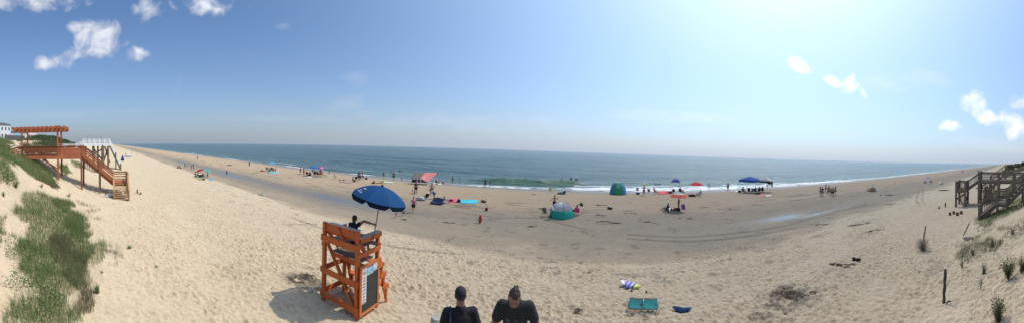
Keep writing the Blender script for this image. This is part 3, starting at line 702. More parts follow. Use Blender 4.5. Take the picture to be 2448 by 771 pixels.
# ---- brown stairs and decks on the right
def brown_tower():
    s0 = 36.0; W = 2.6; t = empty('dune_walkover', (s0 + W / 2, 4, gz(s0 + W / 2, 4))); o = V(*t.location)
    tag(t, 'dark brown timber walkover with a boxed stair tower standing on the sand', 'walkover')
    def P(px, py, s=s0): return on_s(px, py, s) - o
    x0, x1 = -W / 2, W / 2
    yL, yR = P(2286, 450).y, P(2308, 450).y            # low platform
    zl = P(2296, 454).z; zlr = P(2296, 434).z; yT = P(2341, 430).y; zt = P(2345, 431).z; ztr = P(2345, 412).z
    H = ztr - zt
    def pp(x, y, ztop, w=.26, name='post'): b = gz(x + o.x, y + o.y) - .4 - o.z; MB().box((x, y, (b + ztop) / 2), (w, w, ztop - b)).build(name, BROWNW, t, bevel=.01)
    for x in (x0, x1):
        for y in (yL, yR): pp(x, y, zlr + .1)
        pp(x, yT, ztr + .1, .34); pp(x, P(2387, 450).y, ztr + .05, .34); pp(x, P(2425, 450).y, ztr + .05, .4); pp(x, P(2445, 450).y, zt, .34)
    mb = MB(); mb.box((0, (yL + yR) / 2, zl), (W, abs(yL - yR) + .1, .08)); mb.box((0, (yL + yR) / 2, zl - .16), (W - .06, abs(yL - yR), .24)); mb.build('landing', BROWNW, t)
    for x in (x0, x1): rail_run(t, (x, yL, zl), (x, yR, zl), zlr - zl, 3, BROWNW, pickets=True, pitch=.16)
    rail_run(t, (x0, yL, zl), (x1, yL, zl), zlr - zl, 3, BROWNW, pickets=True, pitch=.16)
    flight(t, (0, yT, zt), (0, yR, zl), W - .3, BROWNW, BROWNW, 9)
    for x in (x0, x1): rail_run(t, (x, yT, zt), (x, yR, zl), H, 3, BROWNW, pickets=True, pitch=.17)
    yE = P(2447, 432).y - 14
    mb = MB(); mb.box((0, (yT + yE) / 2, zt), (W, yT - yE, .08)); mb.box((x0 + .05, (yT + yE) / 2, zt - .2), (.08, yT - yE, .36)); mb.box((x1 - .05, (yT + yE) / 2, zt - .2), (.08, yT - yE, .36)); mb.build('deck_floor', BROWNW, t)
    for x in (x0, x1): rail_run(t, (x, yT, zt), (x, yE, zt), H, 3, BROWNW, slat=.08)
    # wide bench wall on the deck side
    # ladder-like stair under the platform, leading down away from the camera
    zb = gz(o.x + x1 + 1.6, o.y + (yL + yR) / 2) - o.z
    f = flight(t, (x0 + .5, (yL + yR) / 2, zl - .1), (x1 + 1.4, (yL + yR) / 2, zb), .9, BROWNW, GREYW, 11); f['label'] = 'steep steps down through the tower'
    for (ya, za, yb, zb2) in ((yR, zl - .4, yL, zl - 1.2), (P(2380, 440).y, zt - .3, P(2360, 470).y, zt - 1.9)):
        MB().beam((x0 + .25, ya, za), (x0 + .25, yb, zb2), .08, .22).build('brace', BROWNW, t)
    # wheel-like cable reel shape hanging under the deck: stair stack seen edge-on
    q = P(2352, 448, s0 + 1.0); mb = MB()
    for i in range(6): mb.box((1.2, q.y + .25 * (i % 2), q.z + .45 - .22 * i), (1.2, .75, .07), (0, .1, 0))
    mb.tube([(.9, q.y - .45, q.z + .7), (.9, q.y - .75, q.z), (.9, q.y - .45, q.z - .8)], .07, 6); mb.build('step_stack', BROWNW, t)
brown_tower()
def brown_stairs():
    s0 = 26.0; W = 1.9; t = empty('beach_stairs', (s0 + W / 2, 1, gz(s0 + W / 2, 1))); o = V(*t.location)
    tag(t, 'dark brown stairs with a landing rising up the grassy dune slope', 'stairs')
    def P(px, py, s=s0): return on_s(px, py, s) - o
    x0, x1 = -W / 2, W / 2
    yb, zb = P(2341, 519).y, P(2341, 519).z; y1, z1 = P(2384, 487).y, P(2384, 487).z; y2 = P(2407, 487).y; y3, z3 = P(2448, 448).y, P(2448, 448).z
    dz = (z3 - z1) / (y3 - y2); y4 = y3 - 3.5; z4 = z3 + dz * (y4 - y3); H = P(2341, 490).z - zb
    zb = min(zb, gz(o.x, o.y + yb) - o.z + .1)
    H = 1.25
    def pp(x, y, ztop, w=.2): b = gz(x + o.x, y + o.y) - .4 - o.z; MB().box((x, y, (b + ztop) / 2), (w, w, ztop - b)).build('post', BROWNW, t, bevel=.01)
    flight(t, (0, y1, z1), (0, yb, zb), W - .2, BROWNW, GREYW, 8); flight(t, (0, y4, z4), (0, y2, z1), W - .2, BROWNW, GREYW, 15)
    mb = MB(); mb.box((0, (y1 + y2) / 2, z1), (W, abs(y1 - y2), .08)); mb.box((0, (y1 + y2) / 2, z1 - .15), (W - .1, abs(y1 - y2) - .05, .2)); mb.build('landing', BROWNW, t)
    for x in (x0, x1):
        rail_run(t, (x, y1, z1), (x, yb, zb), H, 3, BROWNW, pickets=True, pitch=.2); rail_run(t, (x, y1, z1), (x, y2, z1), H, 3, BROWNW, slat=.09); rail_run(t, (x, y4, z4), (x, y2, z1), H, 3, BROWNW, slat=.09)
        pp(x, yb, zb + H + .12, .24); pp(x, y1, z1 + H + .1); pp(x, y2, z1 + H + .1); pp(x, y3, z3 + H, .18)
brown_stairs()
def far_deck():
    s0 = 62.0; W = 3.0; t = empty('dune_walkover', (s0 + W / 2, -4, gz(s0, -4))); o = V(*t.location)
    tag(t, 'farther grey brown walkover with sloping railings behind the stair tower', 'walkover')
    def P(px, py, s=s0): return on_s(px, py, s) - o
    x0, x1 = -W / 2, W / 2; pa, pb = P(2368, 432), P(2404, 406); yE = P(2448, 405).y - 20; H = 1.1
    mb = MB(); mb.beam((0, pa.y, pa.z), (0, pb.y, pb.z), W, .1); mb.box((0, (pb.y + yE) / 2, pb.z), (W, pb.y - yE, .1)); mb.build('deck_floor', BROWNW, t)
    for x in (x0, x1):
        rail_run(t, (x, pa.y, pa.z), (x, pb.y, pb.z), H, 3, BROWNW, slat=.09); rail_run(t, (x, pb.y, pb.z), (x, yE, pb.z), H, 3, BROWNW, slat=.09)
        for q in (pa, pb, V(0, pb.y - 6, pb.z), V(0, pb.y - 12, pb.z)):
            b = gz(x + o.x, q.y + o.y) - .4 - o.z; MB().box((x, q.y, (b + q.z + H) / 2), (.3, .3, q.z + H - b)).build('post', BROWNW, t)
    mb = MB(); mb.beam((x0 - .2, pb.y, pb.z - .3), (x0 - .2, pa.y - .5, pa.z - 1.8), .1, .3); mb.build('brace', BROWNW, t)
    z0 = gz(o.x, pa.y + o.y + 3) - o.z; flight(t, (0, pa.y, pa.z), (0, pa.y + 3.4, z0), W - .3, BROWNW, GREYW, 9)
far_deck()
picket_fence('sand_fence', [at(2350, 488), at(2362, 480), at(2376, 470)], 2.3, wood('pale_picket', (.26, .19, .14), .3, .9), 'leaning pale picket fence under the stair tower deck', .10, .16, 5)
picket_fence('sand_fence', [at(2352, 478), at(2372, 462), at(2392, 452)], 1.7, GREYW, 'second row of pickets farther up under the brown deck', .12, .16, 6)

# ---- houses and the hill on the left
ROOFG = mat('roof_shingle', (.10, .10, .105), .9, var=.2, scale=2); GLASS = mat('window_glass', (.05, .07, .09), .15)
PALEW = mat('house_siding', (.74, .74, .72), .7, var=.05, scale=1)
def house(px, D, w, dpt, h, zbase, wallm, roofm, label, wins=3, rz=.3, hip=False, rf=.26):
    p = polar(px, D); t = empty('beach_house', (p.x, p.y, gz(p.x, p.y)), rz); tag(t, label, 'house'); zb = zbase - t.location.z
    MB().box((0, 0, (zb + zb + h) / 2 - 2), (w, dpt, h + 4)).build('wall', wallm, t)
    r_ = MB(); e = .5; rh = w * rf
    A = [(-w/2-e, -dpt/2-e, zb+h), (w/2+e, -dpt/2-e, zb+h), (w/2+e, dpt/2+e, zb+h), (-w/2-e, dpt/2+e, zb+h), (0, -dpt/2-e*(0 if not hip else -4), zb+h+rh), (0, dpt/2+e, zb+h+rh)]
    r_.add(A, [(0, 3, 2, 1), (0, 4, 5, 3), (1, 2, 5, 4), (0, 1, 4), (2, 3, 5)]); r_.build('roof', roofm, t)
    for fl in range(2):
        for i in range(wins):
            x = -w/2 + w * (i + .5) / wins; z = zb + h * (.28 + .45 * fl)
            f = MB().box((x, -dpt/2 - .03, z), (w / wins * .5, .08, h * .26)).build('window', WHITEP, t)
            MB().box((x, -dpt/2 - .08, z), (w / wins * .4, .06, h * .2)).build('pane', GLASS, f)
            y = -dpt/2 + dpt * (i + .5) / wins
            f = MB().box((w/2 + .03, y, z), (.08, dpt / wins * .5, h * .26)).build('window', WHITEP, t)
            MB().box((w/2 + .08, y, z), (.06, dpt / wins * .4, h * .2)).build('pane', GLASS, f)
    return t, zb
def zt(px, py, D): d = ray(px, py); return CAMZ + d.z / math.hypot(d.x, d.y) * D
hA, zA = house(-2, 150, 9, 9, zt(5, 299, 150) - zt(5, 334, 150), zt(5, 334, 150), PALEW, ROOFG, 'tall white beach house with balconies beyond the left dune', 3, 1.3, rf=.16)
for i in range(3):       # open white balcony bays on the house's side
    for j in range(2):
        MB().box((-4.8, -3 + 3 * i, zA + 1.5 + 3.2 * j), (1.4, 2.4, .18)).build('balcony', WHITEP, hA); MB().box((-5.4, -3 + 3 * i, zA + 2.2 + 3.2 * j), (.1, 2.4, .9)).build('balcony_rail', WHITEP, hA)
h2, zb2 = house(23, 155, 5, 7, 2.6, zt(30, 328, 155), PALEW, ROOFG, 'low white house beside the tall white one', 2, 1.2, rf=.2)
house(49, 215, 7, 7, zt(49, 312, 215) - zt(49, 327, 215), zt(49, 327, 215), mat('grey_siding', (.32, .31, .27), .8, var=.1), ROOFG, 'house with a grey shingle roof and pale gable', 3, 1.25)
house(75, 240, 7, 7, zt(75, 323, 240) - zt(75, 331, 240), zt(75, 331, 240), mat('pink_siding', (.62, .50, .42), .8), mat('pink_roof', (.55, .42, .36), .8), 'small house with a pale pink roof seen through the pergola', 2, .9)
def yard_fence():
    A, B = polar(12, 92), polar(60, 104); z0 = zt(20, 331, 96); z1 = zt(20, 323.5, 96)
    t = empty('privacy_fence', (A.x, A.y, gz(A.x, A.y))); o = t.location; tag(t, 'long grey board fence in front of the houses', 'fence')
    mb = MB(); n = 90
    for i in range(n):
        p = A.lerp(B, (i + .5) / n); mb.box((p.x - o.x, p.y - o.y, (z0 - 2 + z1) / 2 - o.z), (.16, .16, z1 - z0 + 2 + rng.uniform(-.05, .05)), (0, 0, .3))
    mb.build('boards', mat('grey_board', (.12, .12, .115), .9, var=.2), t)
    A, B = polar(20, 98), polar(68, 112); za = zt(20, 320.5, 100); t = empty('balustrade', (A.x, A.y, gz(A.x, A.y))); o = t.location; tag(t, 'white pool balustrade above the grey board fence', 'railing')
    mb = MB(); mb.beam(V(A.x, A.y, za) - o, V(B.x, B.y, za) - o, .2, .12); mb.beam(V(A.x, A.y, za - .75) - o, V(B.x, B.y, za - .75) - o, .2, .12)
    for i in range(60): p = A.lerp(B, i / 60); mb.box((p.x - o.x, p.y - o.y, za - .5 - o.z), (.1, .1, 1.0))
    for i in range(7): p = A.lerp(B, i / 6); mb.box((p.x - o.x, p.y - o.y, za - 2 - o.z), (.25, .25, 4.2))
    mb.build('balusters', WHITEP, t)
    A, B = polar(38, 101), polar(52, 106)
    o_ = tag(MB().box((0, 0, 0), ((B - A).length, .1, .8)).build('pool_screen', mat('pale_blue_panel', (.35, .62, .68), .5)), 'pale blue screen panel standing behind the white balustrade', 'screen')
    o_.location = (A + B) / 2 + V(0, 0, 0); o_.location.z = zt(45, 321.5, 103) ; o_.rotation_euler = (0, 0, math.atan2((B - A).y, (B - A).x))
yard_fence()

# ---------------------------------------------------------------- lifeguard stand
STORANGE = wood('orange_paint', (.52, .125, .030), .22, .55, (5, 5, 5), .25, worn=(.24, .10, .055), wornamt=.35)
STEDGE = wood('sunworn_top_boards', (.42, .36, .33), .2, .7, (5, 5, 5), .2)
STGREY = wood('worn_seat_boards', (.19, .15, .125), .3, .8, (5, 5, 5), .2, worn=(.34, .12, .05), wornamt=.3)
def lifeguard_stand():
    xl, xr = -7.25, -5.72; y0, y1 = 6.86, 7.92
    # take the rear corners from the picture and let the ground carry them
    g = gz((xl + xr) / 2, 7.4); t = empty('lifeguard_stand', ((xl + xr) / 2, (y0 + y1) / 2, g)); o = V(*t.location)
    tag(t, 'tall orange wooden lifeguard chair with a blackboard on its side', 'lifeguard chair')
    xl -= o.x; xr -= o.x; y0 -= o.y; y1 -= o.y; Z = lambda z: z - o.z
    w = .125
    def B(name, m, *boxes, parent=t, bev=.008):
        mb = MB()
        for b in boxes:
            if len(b) <= 3: mb.box(*b)
            else: mb.beam(*b)
        return mb.build(name, m, parent, bevel=bev)
    foot = lambda x, y: gz(x + o.x, y + o.y) - o.z - .25
    for x in (xl, xr):
        b = foot(x, y0); B('leg', STORANGE, ((x, y0, (b + Z(2.87)) / 2), (w, w, Z(2.87) - b)))
        b = foot(x, y1); B('leg', STORANGE, ((x, y1, (b + Z(2.60)) / 2), (w, w * .8, Z(2.60) - b)))
    # rear cross boards (outside the legs)
    yr = y0 - w / 2 - .022
    for z, h in ((.36, .20), (1.20, .20), (2.34, .22)): B('cross_board', STORANGE, (((xl + xr) / 2, yr, Z(z)), (xr - xl + .2, .042, h)))
    # side boards
    for x in (xl - w / 2 - .022, xr + w / 2 + .022):
        for z, h in ((.36, .19), (1.20, .19), (2.1, .16)):
            B('side_board', STORANGE, ((x, (y0 + y1) / 2, Z(z)), (.042, y1 - y0 + .12, h)))
    for z in (.36, 1.2): B('cross_board', STORANGE, (((xl + xr) / 2, y1 + w * .4 + .023, Z(z)), (xr - xl + .2, .042, .18)))
    # long diagonals
    B('diagonal_brace', STORANGE, ((xl + .1, yr + .08, Z(2.26)), (xr - .12, yr + .08, Z(.44)), .045, .13, (0, 1, 0)))
    B('diagonal_brace', STORANGE, ((xl, y1 - .05, Z(.5)), (xl, y0 + .1, Z(1.1)), .045, .12))
    B('diagonal_brace', STORANGE, ((xr - .08, y1 - .05, Z(.5)), (xr - .08, y0 + .1, Z(1.1)), .045, .12))
    B('diagonal_brace', STORANGE, ((xr - .085, y0 + .05, Z(2.60)), (xr - .085, y0 + .62, Z(1.85)), .045, .13))
    B('diagonal_brace', STORANGE, ((xl + .085, y0 + .05, Z(2.60)), (xl + .085, y0 + .62, Z(1.85)), .045, .13))
    B('middle_brace', STORANGE, (((xl + xr) / 2 - .08, yr + .06, Z(2.82)), ((xl + xr) / 2 + .22, yr + .10, Z(2.38)), .045, .14, (0, 1, 0)))
    # backrest: a leaning board with a pale sun-worn top edge
    br = B('backrest', STORANGE, (((xl + xr) / 2, y0 + .02, Z(2.74)), (xr - xl + .02, .045, .28), (-.10, 0, 0)), (((xl + xr) / 2, y0 + .07, Z(2.56)), (xr - xl - .12, .04, .12)))
    return t, o, xl, xr, y0, y1, Z, w, B, br
def finish_stand():
    t, o, xl, xr, y0, y1, Z, w, B, br = lifeguard_stand()
    def box(mb, c, s, r=None): mb.box(c, s, r)
    mb = MB(); mb.box(((xl + xr) / 2, y0 + .03, Z(2.895)), (xr - xl + .1, .14, .035)); mb.build('top_board', STEDGE, t, bevel=.006)
    for x in (xl + .02, xr + .02):
        MB().box((x, (y0 + y1) / 2 + .04, Z(2.655)), (.18, y1 - y0 + .06, .035)).build('armrest', STEDGE, t, bevel=.006)
        MB().box((x + (.085 if x > 0 else -.085), (y0 + y1) / 2 + .04, Z(2.565)), (.04, y1 - y0 + .03, .15)).build('arm_board', STORANGE, t, bevel=.006)
    MB().box((xr + .02, y1 + .085, Z(2.56)), (.18, .04, .15)).build('arm_board', STORANGE, t, bevel=.006)
    mb = MB()
    for k in range(4): mb.box(((xl + xr) / 2, y0 + .28 + .19 * k, Z(2.27)), (xr - xl - .14 + (.3 if k == 3 else 0), .175, .035))
    mb.build('seat', STGREY, t, bevel=.005)
    MB().box(((xl + xr) / 2 + .05, y1 - .06 + .10, Z(2.19)), (xr - xl + .1, .04, .14)).build('seat_front_board', STORANGE, t)
    mb = MB()
    for k in range(3): mb.box(((xl + xr) / 2 - .08, y0 + .50 + .20 * k, Z(1.74)), (xr - xl - .1, .19, .035))
    mb.build('footrest', STGREY, t, bevel=.005)
    MB().box(((xl + xr) / 2 - .08, y0 + .36, Z(1.66)), (xr - xl - .1, .04, .14)).build('footrest_board', STORANGE, t)
    BM = mat('bolt_head', (.10, .09, .085), .5, .6)
    for x in (xl, xr):
        for z in (.36, 1.20, 2.37):
            for q in (-.035, .035): MB().tube([(x + q, y0 - w / 2 - .045, Z(z) - q), (x + q, y0 - w / 2 - .056, Z(z) - q)], .012, 8).build('bolt', BM, t)
    # ladder of three broad steps leaning out towards the sea
    for z, d_, k in ((1.50, .02, 0), (1.09, .15, 1), (.62, .33, 2)):
        y = y1 + .10 + d_
        s_ = MB().box(((xl + xr) / 2 + .02, y, Z(z)), (xr - xl + .16, .26, .04)).build('step', STORANGE, t, bevel=.005)
        MB().box((xr + .12, y - .04, Z(z - .04)), (.042, .36, .13)).build('step_end', STORANGE, s_)
        MB().box(((xl + xr) / 2 + .02, y + .15, Z(z - .05)), (xr - xl + .16, .04, .12)).build('step_front', STORANGE, s_)
        for x in (xr + .06, xl - .02): MB().box((x, y + .06, Z(z - .26)), (.09, .09, .44)).build('step_post', STORANGE, s_)
    for x in (xl - .06, xr + .06):
        b = gz(x + o.x, y1 + .6 + o.y) - o.z - .1
        MB().beam((x, y1 + .07, Z(1.7)), (x, y1 + .56, b + .05), .045, .12).build('ladder_rail', STORANGE, t, bevel=.005)
    # blackboard with its frame, papers stuck to the top and left edge
    xb = xr + w / 2 + .07; ya, yb = y0 - .03, y1 - .08; za, zb = Z(.17), Z(1.78)
    BOARDF = wood('board_frame', (.52, .16, .045), .15, .5, (6, 6, 6), .1)
    bd = MB().box((xb, (ya + yb) / 2, (za + zb) / 2), (.03, yb - ya - .02, zb - za - .02)).build('blackboard', mat('slate_board', (.035, .036, .032), .6, var=.25, scale=5), t)
    f = MB(); q = .085
    f.box((xb + .012, (ya + yb) / 2, za + q / 2), (.05, yb - ya, q)); f.box((xb + .012, (ya + yb) / 2, zb - q / 2), (.05, yb - ya, q))
    f.box((xb + .012, ya + q / 2, (za + zb) / 2), (.049, q, zb - za - 2 * q)); f.box((xb + .012, yb - q / 2, (za + zb) / 2), (.049, q, zb - za - 2 * q)); f.build('frame', BOARDF, bd)
    def sheet(name, y_0, y_1, z_0, z_1, m, dx=.0165): return MB().box((xb + dx, (y_0 + y_1) / 2, (z_0 + z_1) / 2), (.003, y_1 - y_0, z_1 - z_0)).build(name, m, bd)
    PAPER = mat('white_laminate', (.74, .74, .72), .4)
    yi, yo, zi, zo = ya + q + .005, yb - q - .005, za + q, zb - q - .005
    ls = sheet('notice_strip', yi, yi + .235, zi + .28, zo, PAPER)
    SKYB = mat('blue_notice', (.16, .42, .58), .4)
    bs = sheet('blue_notice', yi + .245, yi + .59, zo - .24, zo - .045, SKYB); sheet('green_strip', yi + .245, yi + .59, zo - .30, zo - .242, mat('pale_green_notice', (.42, .52, .36), .4))
    sheet('header_strip', yi + .245, yi + .59, zo - .043, zo, mat('steel_blue_notice', (.12, .20, .28), .4))
    ws = sheet('white_notice', yi + .60, yo, zo - .25, zo, PAPER)
    INK = mat('ink', (.03, .03, .035), .5); rg = random.Random(5)
    # round emblem: ring, pale disc, small dark boat with sails
    c = V(xb + .019, yi + .118, zo - .14); mb = MB()
    n = 28
    def disc(r0, r1, dx, m, name):
        k = MB(); P = []
        for i in range(n):
            a = 2 * math.pi * i / n; P += [c + V(dx, math.cos(a) * r0, math.sin(a) * r0), c + V(dx, math.cos(a) * r1, math.sin(a) * r1)]
        k.add(P, [(2 * i, 2 * ((i + 1) % n), 2 * ((i + 1) % n) + 1, 2 * i + 1) for i in range(n)]); k.build(name, m, ls)
    disc(.075, .098, 0, mat('emblem_gold', (.45, .26, .07), .5), 'emblem_ring'); disc(.001, .073, 0, mat('emblem_ground', (.66, .62, .66), .5), 'emblem_disc')
    k = MB(); k.box(c + V(.002, 0, -.035), (.002, .085, .022)); k.add([c + V(.003, -.03, -.02), c + V(.003, .004, -.02), c + V(.003, .004, .055)], [(0, 1, 2)]); k.add([c + V(.003, .010, -.02), c + V(.003, .036, -.02), c + V(.003, .010, .035)], [(0, 1, 2)])
    k.build('emblem_boat', mat('emblem_navy', (.06, .05, .16), .5), ls)
    # short two-line entries down the strip, too small to read in the photograph
    k = MB(); z = zo - .30
    while z > zi + .36:
        for j in range(2):
            y = yi + .05 + rg.uniform(0, .02); ye = yi + rg.uniform(.16, .20)
            while y < ye:
                ww = rg.uniform(.010, .018); k.box((xb + .0195, y + ww / 2, z), (.002, ww, rg.uniform(.016, .026))); y += ww + rg.choice((.005, .005, .014))
            z -= .034
        z -= .034
    for j in range(3): k.box((xb + .0195, yi + .12, zi + .345 - .022 * j), (.002, .17, .007))
    k.build('printed_lines', INK, ls)
    k = MB(); y = yi + .27
    for r_ in range(2):
        y = yi + .28 + .03 * r_
        for j in range(5 - r_): k.box((xb + .0195, y, zo - .10 - .07 * r_), (.002, .028, .036 + .01 * rg.random())); y += .05
    k.build('lettering', mat('pale_lettering', (.68, .74, .74), .5), bs)
    k = MB()
    for r_, zz in enumerate((zo - .06, zo - .13, zo - .20)):
        for j in range(5): k.box((xb + .0195, yi + .635 + .045 * j, zz), (.002, .026, .03 if r_ == 2 else .008))
    k.build('printed_lines', INK, ws)
    # faint chalk writing on the slate
    k = MB()
    for r_ in range(9):
        y = yi + .32 + rg.uniform(0, .04); z = zo - .38 - .10 * r_
        while y < yo - .12:
            k.tube([(xb + .0165, y, z), (xb + .0165, y + rg.uniform(.01, .03), z + rg.uniform(-.02, .03))], .0022, 4); y += rg.uniform(.022, .05)
    k.build('chalk_lettering', mat('chalk', (.16, .16, .15), .9), bd)
    return t
stand = finish_stand()

def canopy_mesh(Rr, rise, n=8, sag=.06, rows=7, vent=0.0, valance=0.0, seg=4, r_in=0.0, zpow=1.6):
    """umbrella cloth: n panels, ribs standing a little proud, optional hanging valance; panel k has material slot k % slots"""
    vs, fs, mi = [], [], []; cols = n * seg
    prof = [(r_in + (1 - r_in) * j / rows) for j in range(rows + 1)]
    for j, q in enumerate(prof):
        for i in range(cols):
            a = 2 * math.pi * i / cols; u = (i % seg) / seg; dip = math.sin(math.pi * u)
            r = Rr * q * (1 - .055 * dip * q); z = rise * (1 - q ** zpow) - sag * dip * q * Rr * .6
            vs.append((r * math.cos(a), r * math.sin(a), z))
    lv = len(prof)
    if valance:
        for i in range(cols):
            a = 2 * math.pi * i / cols; u = (i % seg) / seg; dip = math.sin(math.pi * u); r = Rr * (1 - .055 * dip) * 1.005
            vs.append((r * math.cos(a), r * math.sin(a), -sag * dip * Rr * .6 - valance * (1.0 if u else .35)))
        lv += 1
    for j in range(lv - 1):
        for i in range(cols):
            fs.append((j * cols + i, j * cols + (i + 1) % cols, (j + 1) * cols + (i + 1) % cols, (j + 1) * cols + i)); mi.append((i // seg, j))
    return vs, fs, mi, lv
def umbrella_parts(t, Rr, rise, colors, zc, pole_len, n=8, ring=None, pole_col=(.55, .55, .53), valance=0.0, tilt=(0, 0, 0), pole_r=.018, ringcols=None):
    hub = empty('canopy_pivot', (0, 0, 0)); bpy.data.objects.remove(hub)
    vs, fs, mi, lv = canopy_mesh(Rr, rise, n, valance=valance)
    Q = Euler(tilt).to_matrix(); vs = [tuple(Q @ V(*v) + V(0, 0, zc)) for v in vs]
    me = mesh_from('canopy', vs, fs, False)
    idx = []
    for (p, j) in mi: idx.append(ringcols[min(j, len(ringcols) - 1)] if ringcols else p % len(colors))
    me.polygons.foreach_set('material_index', idx)
    c = link('canopy', me, [cloth(q) for q in colors], t); solidify(c, .006, 1)
    ap = Q @ V(0, 0, rise); foot = V(0, 0, zc - pole_len)
    mb = MB(); ax = Q @ V(0, 0, 1); mid = V(0, 0, zc) + ax * (rise * .2) - V(0, 0, .25)
    mb.tube([foot, V(0, 0, zc - .25), V(0, 0, zc) + ap], pole_r, 7); mb.build('pole', mat('pole_%d' % int(pole_col[0] * 100), pole_col, .4, .3), t)
    MB().ball(V(0, 0, zc) + Q @ V(0, 0, rise + .02), (.03, .03, .05), 8, 5).build('finial', mat('pole_%d' % int(pole_col[0] * 100), pole_col, .4, .3), t)
    rb = MB()
    for k in range(n):
        a = 2 * math.pi * k / n; pts = [Q @ V(Rr * q * math.cos(a), Rr * q * math.sin(a), rise * (1 - q ** 1.6) - .02) + V(0, 0, zc) for q in (.03, .35, .7, .98)]; rb.tube(pts, .006, 4, False)
    rb.build('rib', mat('rib_metal', (.4, .4, .4), .4, .5), t)
    return c
def stand_umbrella():
    NAVY = (.012, .075, .21)
    p = V(-5.72, 7.62, 2.30); top = V(-5.50, 7.80, 4.30)
    p = V(*p); d1 = ray(909, 471); k = 9.45 / math.hypot(d1.x, d1.y); q = V(0, 0, CAMZ) + d1 * k      # where the pole meets the cloth
    d0 = ray(891, 580); k0 = 9.30 / math.hypot(d0.x, d0.y); f = V(0, 0, CAMZ) + d0 * k0
    t = empty('beach_umbrella', f); tag(t, 'large navy blue umbrella with white lettering fixed to the lifeguard chair', 'umbrella')
    right = V(math.cos(-.63), -math.sin(-.63), 0)     # screen right at that bearing
    a = -.63; right = V(math.cos(a), -math.sin(a), 0)
    axis = (V(0, 0, 1) * math.cos(R(13)) + right * math.sin(R(13))).normalized(); axis = (axis + V(math.sin(a), math.cos(a), 0) * -.02).normalized()
    Q = V(0, 0, 1).rotation_difference(axis).to_matrix(); Rr, rise = .96, .40
    base = q - f - axis * .02 - right * .03
    vs, fs, mi, lv = canopy_mesh(Rr, rise, 8, sag=.035, valance=.15, seg=6, rows=9, zpow=1.9)
    Q2 = Q @ Matrix.Rotation(R(12), 3, 'Z')
    me = mesh_from('canopy', [tuple(Q2 @ V(*v) + base) for v in vs], fs, False); me.polygons.foreach_set('material_index', [1 if j >= lv - 2 else 0 for (_, j) in mi])
    c = link('canopy', me, [cloth(NAVY, 'navy_canvas'), cloth((.006, .018, .045), 'dark_navy_valance')], t); solidify(c, .004, 1)
    pm = mat('wooden_pole', (.25, .18, .12), .5)
    MB().tube([(0, 0, 0), (q - f) - V(0, 0, .05), base + axis * rise * .9], .02, 8).build('pole', pm, t)
    MB().ball(base + axis * (rise + .03), (.045, .045, .05), 10, 6).build('finial', mat('dark_plastic', (.03, .03, .035), .5), t)
    # white piping along the valance edge
    k = MB(); n = 48; e = vs[(lv - 1) * n:lv * n]; pts = [Q2 @ V(v[0] * 1.004, v[1] * 1.004, v[2]) + base for v in e]; k.tube(pts + [pts[0]], .005, 4, False); k.build('piping', mat('white_trim', (.6, .62, .64), .6), c)
    rb = MB()
    for i in range(8):
        an = 2 * math.pi * i / 8; rb.tube([Q2 @ V(Rr * s_ * math.cos(an), Rr * s_ * math.sin(an), rise * (1 - s_ ** 1.9) - .015) + base for s_ in (.05, .4, .7, .97)], .006, 4, False)
    rb.build('rib', mat('rib_metal', (.4, .4, .4), .4, .5), t)
    # two short rows of white lettering and a small mark, on the left front panel
    L = MB(); inv = Q2.inverted(); cu_, cv_ = inv @ (-right), inv @ V(-math.sin(a), -math.cos(a), 0)
    base_an = math.atan2(cu_.y, cu_.x); toward = math.atan2(cv_.y, cv_.x)
    dlt = (toward - base_an + math.pi) % (2 * math.pi) - math.pi; sg = 1 if dlt > 0 else -1
    def onc(an, s_, lift=.006):
        u = ((an / (2 * math.pi) * 8) % 1); dip = math.sin(math.pi * u); r = Rr * s_ * (1 - .055 * dip * s_); z = rise * (1 - s_ ** 1.9) - .035 * dip * s_ * Rr * .6
        return Q2 @ V(r * math.cos(an), r * math.sin(an), z + lift) + base
    rg = random.Random(2)
    for row, (s0_, s1_, n_) in enumerate(((.80, .83, 12), (.735, .755, 9))):
        for i in range(n_):
            an = base_an + sg * (.18 + .04 * i); w_ = .028
            L.add([onc(an, s0_), onc(an + sg * w_ * (.5 + .5 * rg.random()), s0_), onc(an + sg * w_, s1_), onc(an, s1_)], [(0, 1, 2, 3)])
    for i in range(4):
        an = base_an + sg * (.36 + .05 * i); L.add([onc(an, .60), onc(an + sg * .04, .60), onc(an + sg * .02, .68)], [(0, 1, 2)])
    L.build('lettering', mat('white_print', (.62, .66, .72), .6), c)
stand_umbrella()

# ---------------------------------------------------------------- stairs under the camera, where the two men are
def camera_stairs():
    m = wood('silvered_timber', (.34, .31, .27), .3, .85, (8, 8, 3), .4)
    t = empty('walkover_stairs', (-.85, 3.8, gz(-.85, 3.8))); o = V(*t.location); tag(t, 'silvery weathered wooden walkover stairs with a rough post beside the man in the cap', 'stairs')
    fl = flight(t, V(-.8, .75, 3.98) - o, V(-.8, 6.0, .18) - o, 2.3, m, m, 20)
    MB().box(V(-.8, -1.1, 3.95) - o, (2.3, 3.6, .06)).build('deck_floor', m, t)
    for x in (-2.0, .4):
        for y, z in ((4.1, 2.1), (6.0, .75), (1.0, 3.8)):
            b = gz(x, y) - .4; MB().box(V(x, y, (b + z) / 2) - o, (.12, .12, z - b)).build('post', m, t)
    d = ray(1046, 757); k = 4.35 / math.hypot(d.x, d.y); p = V(0, 0, CAMZ) + d * k
    mb = MB(); b = gz(p.x, p.y) - .4; mb.tube([V(p.x, p.y, b) - o, V(p.x, p.y, p.z - .03) - o, V(p.x, p.y, p.z + .0) - o], [.115, .105, .085], 12); mb.build('newel_post', m, t)['label'] = 'rough grey post top'
camera_stairs()

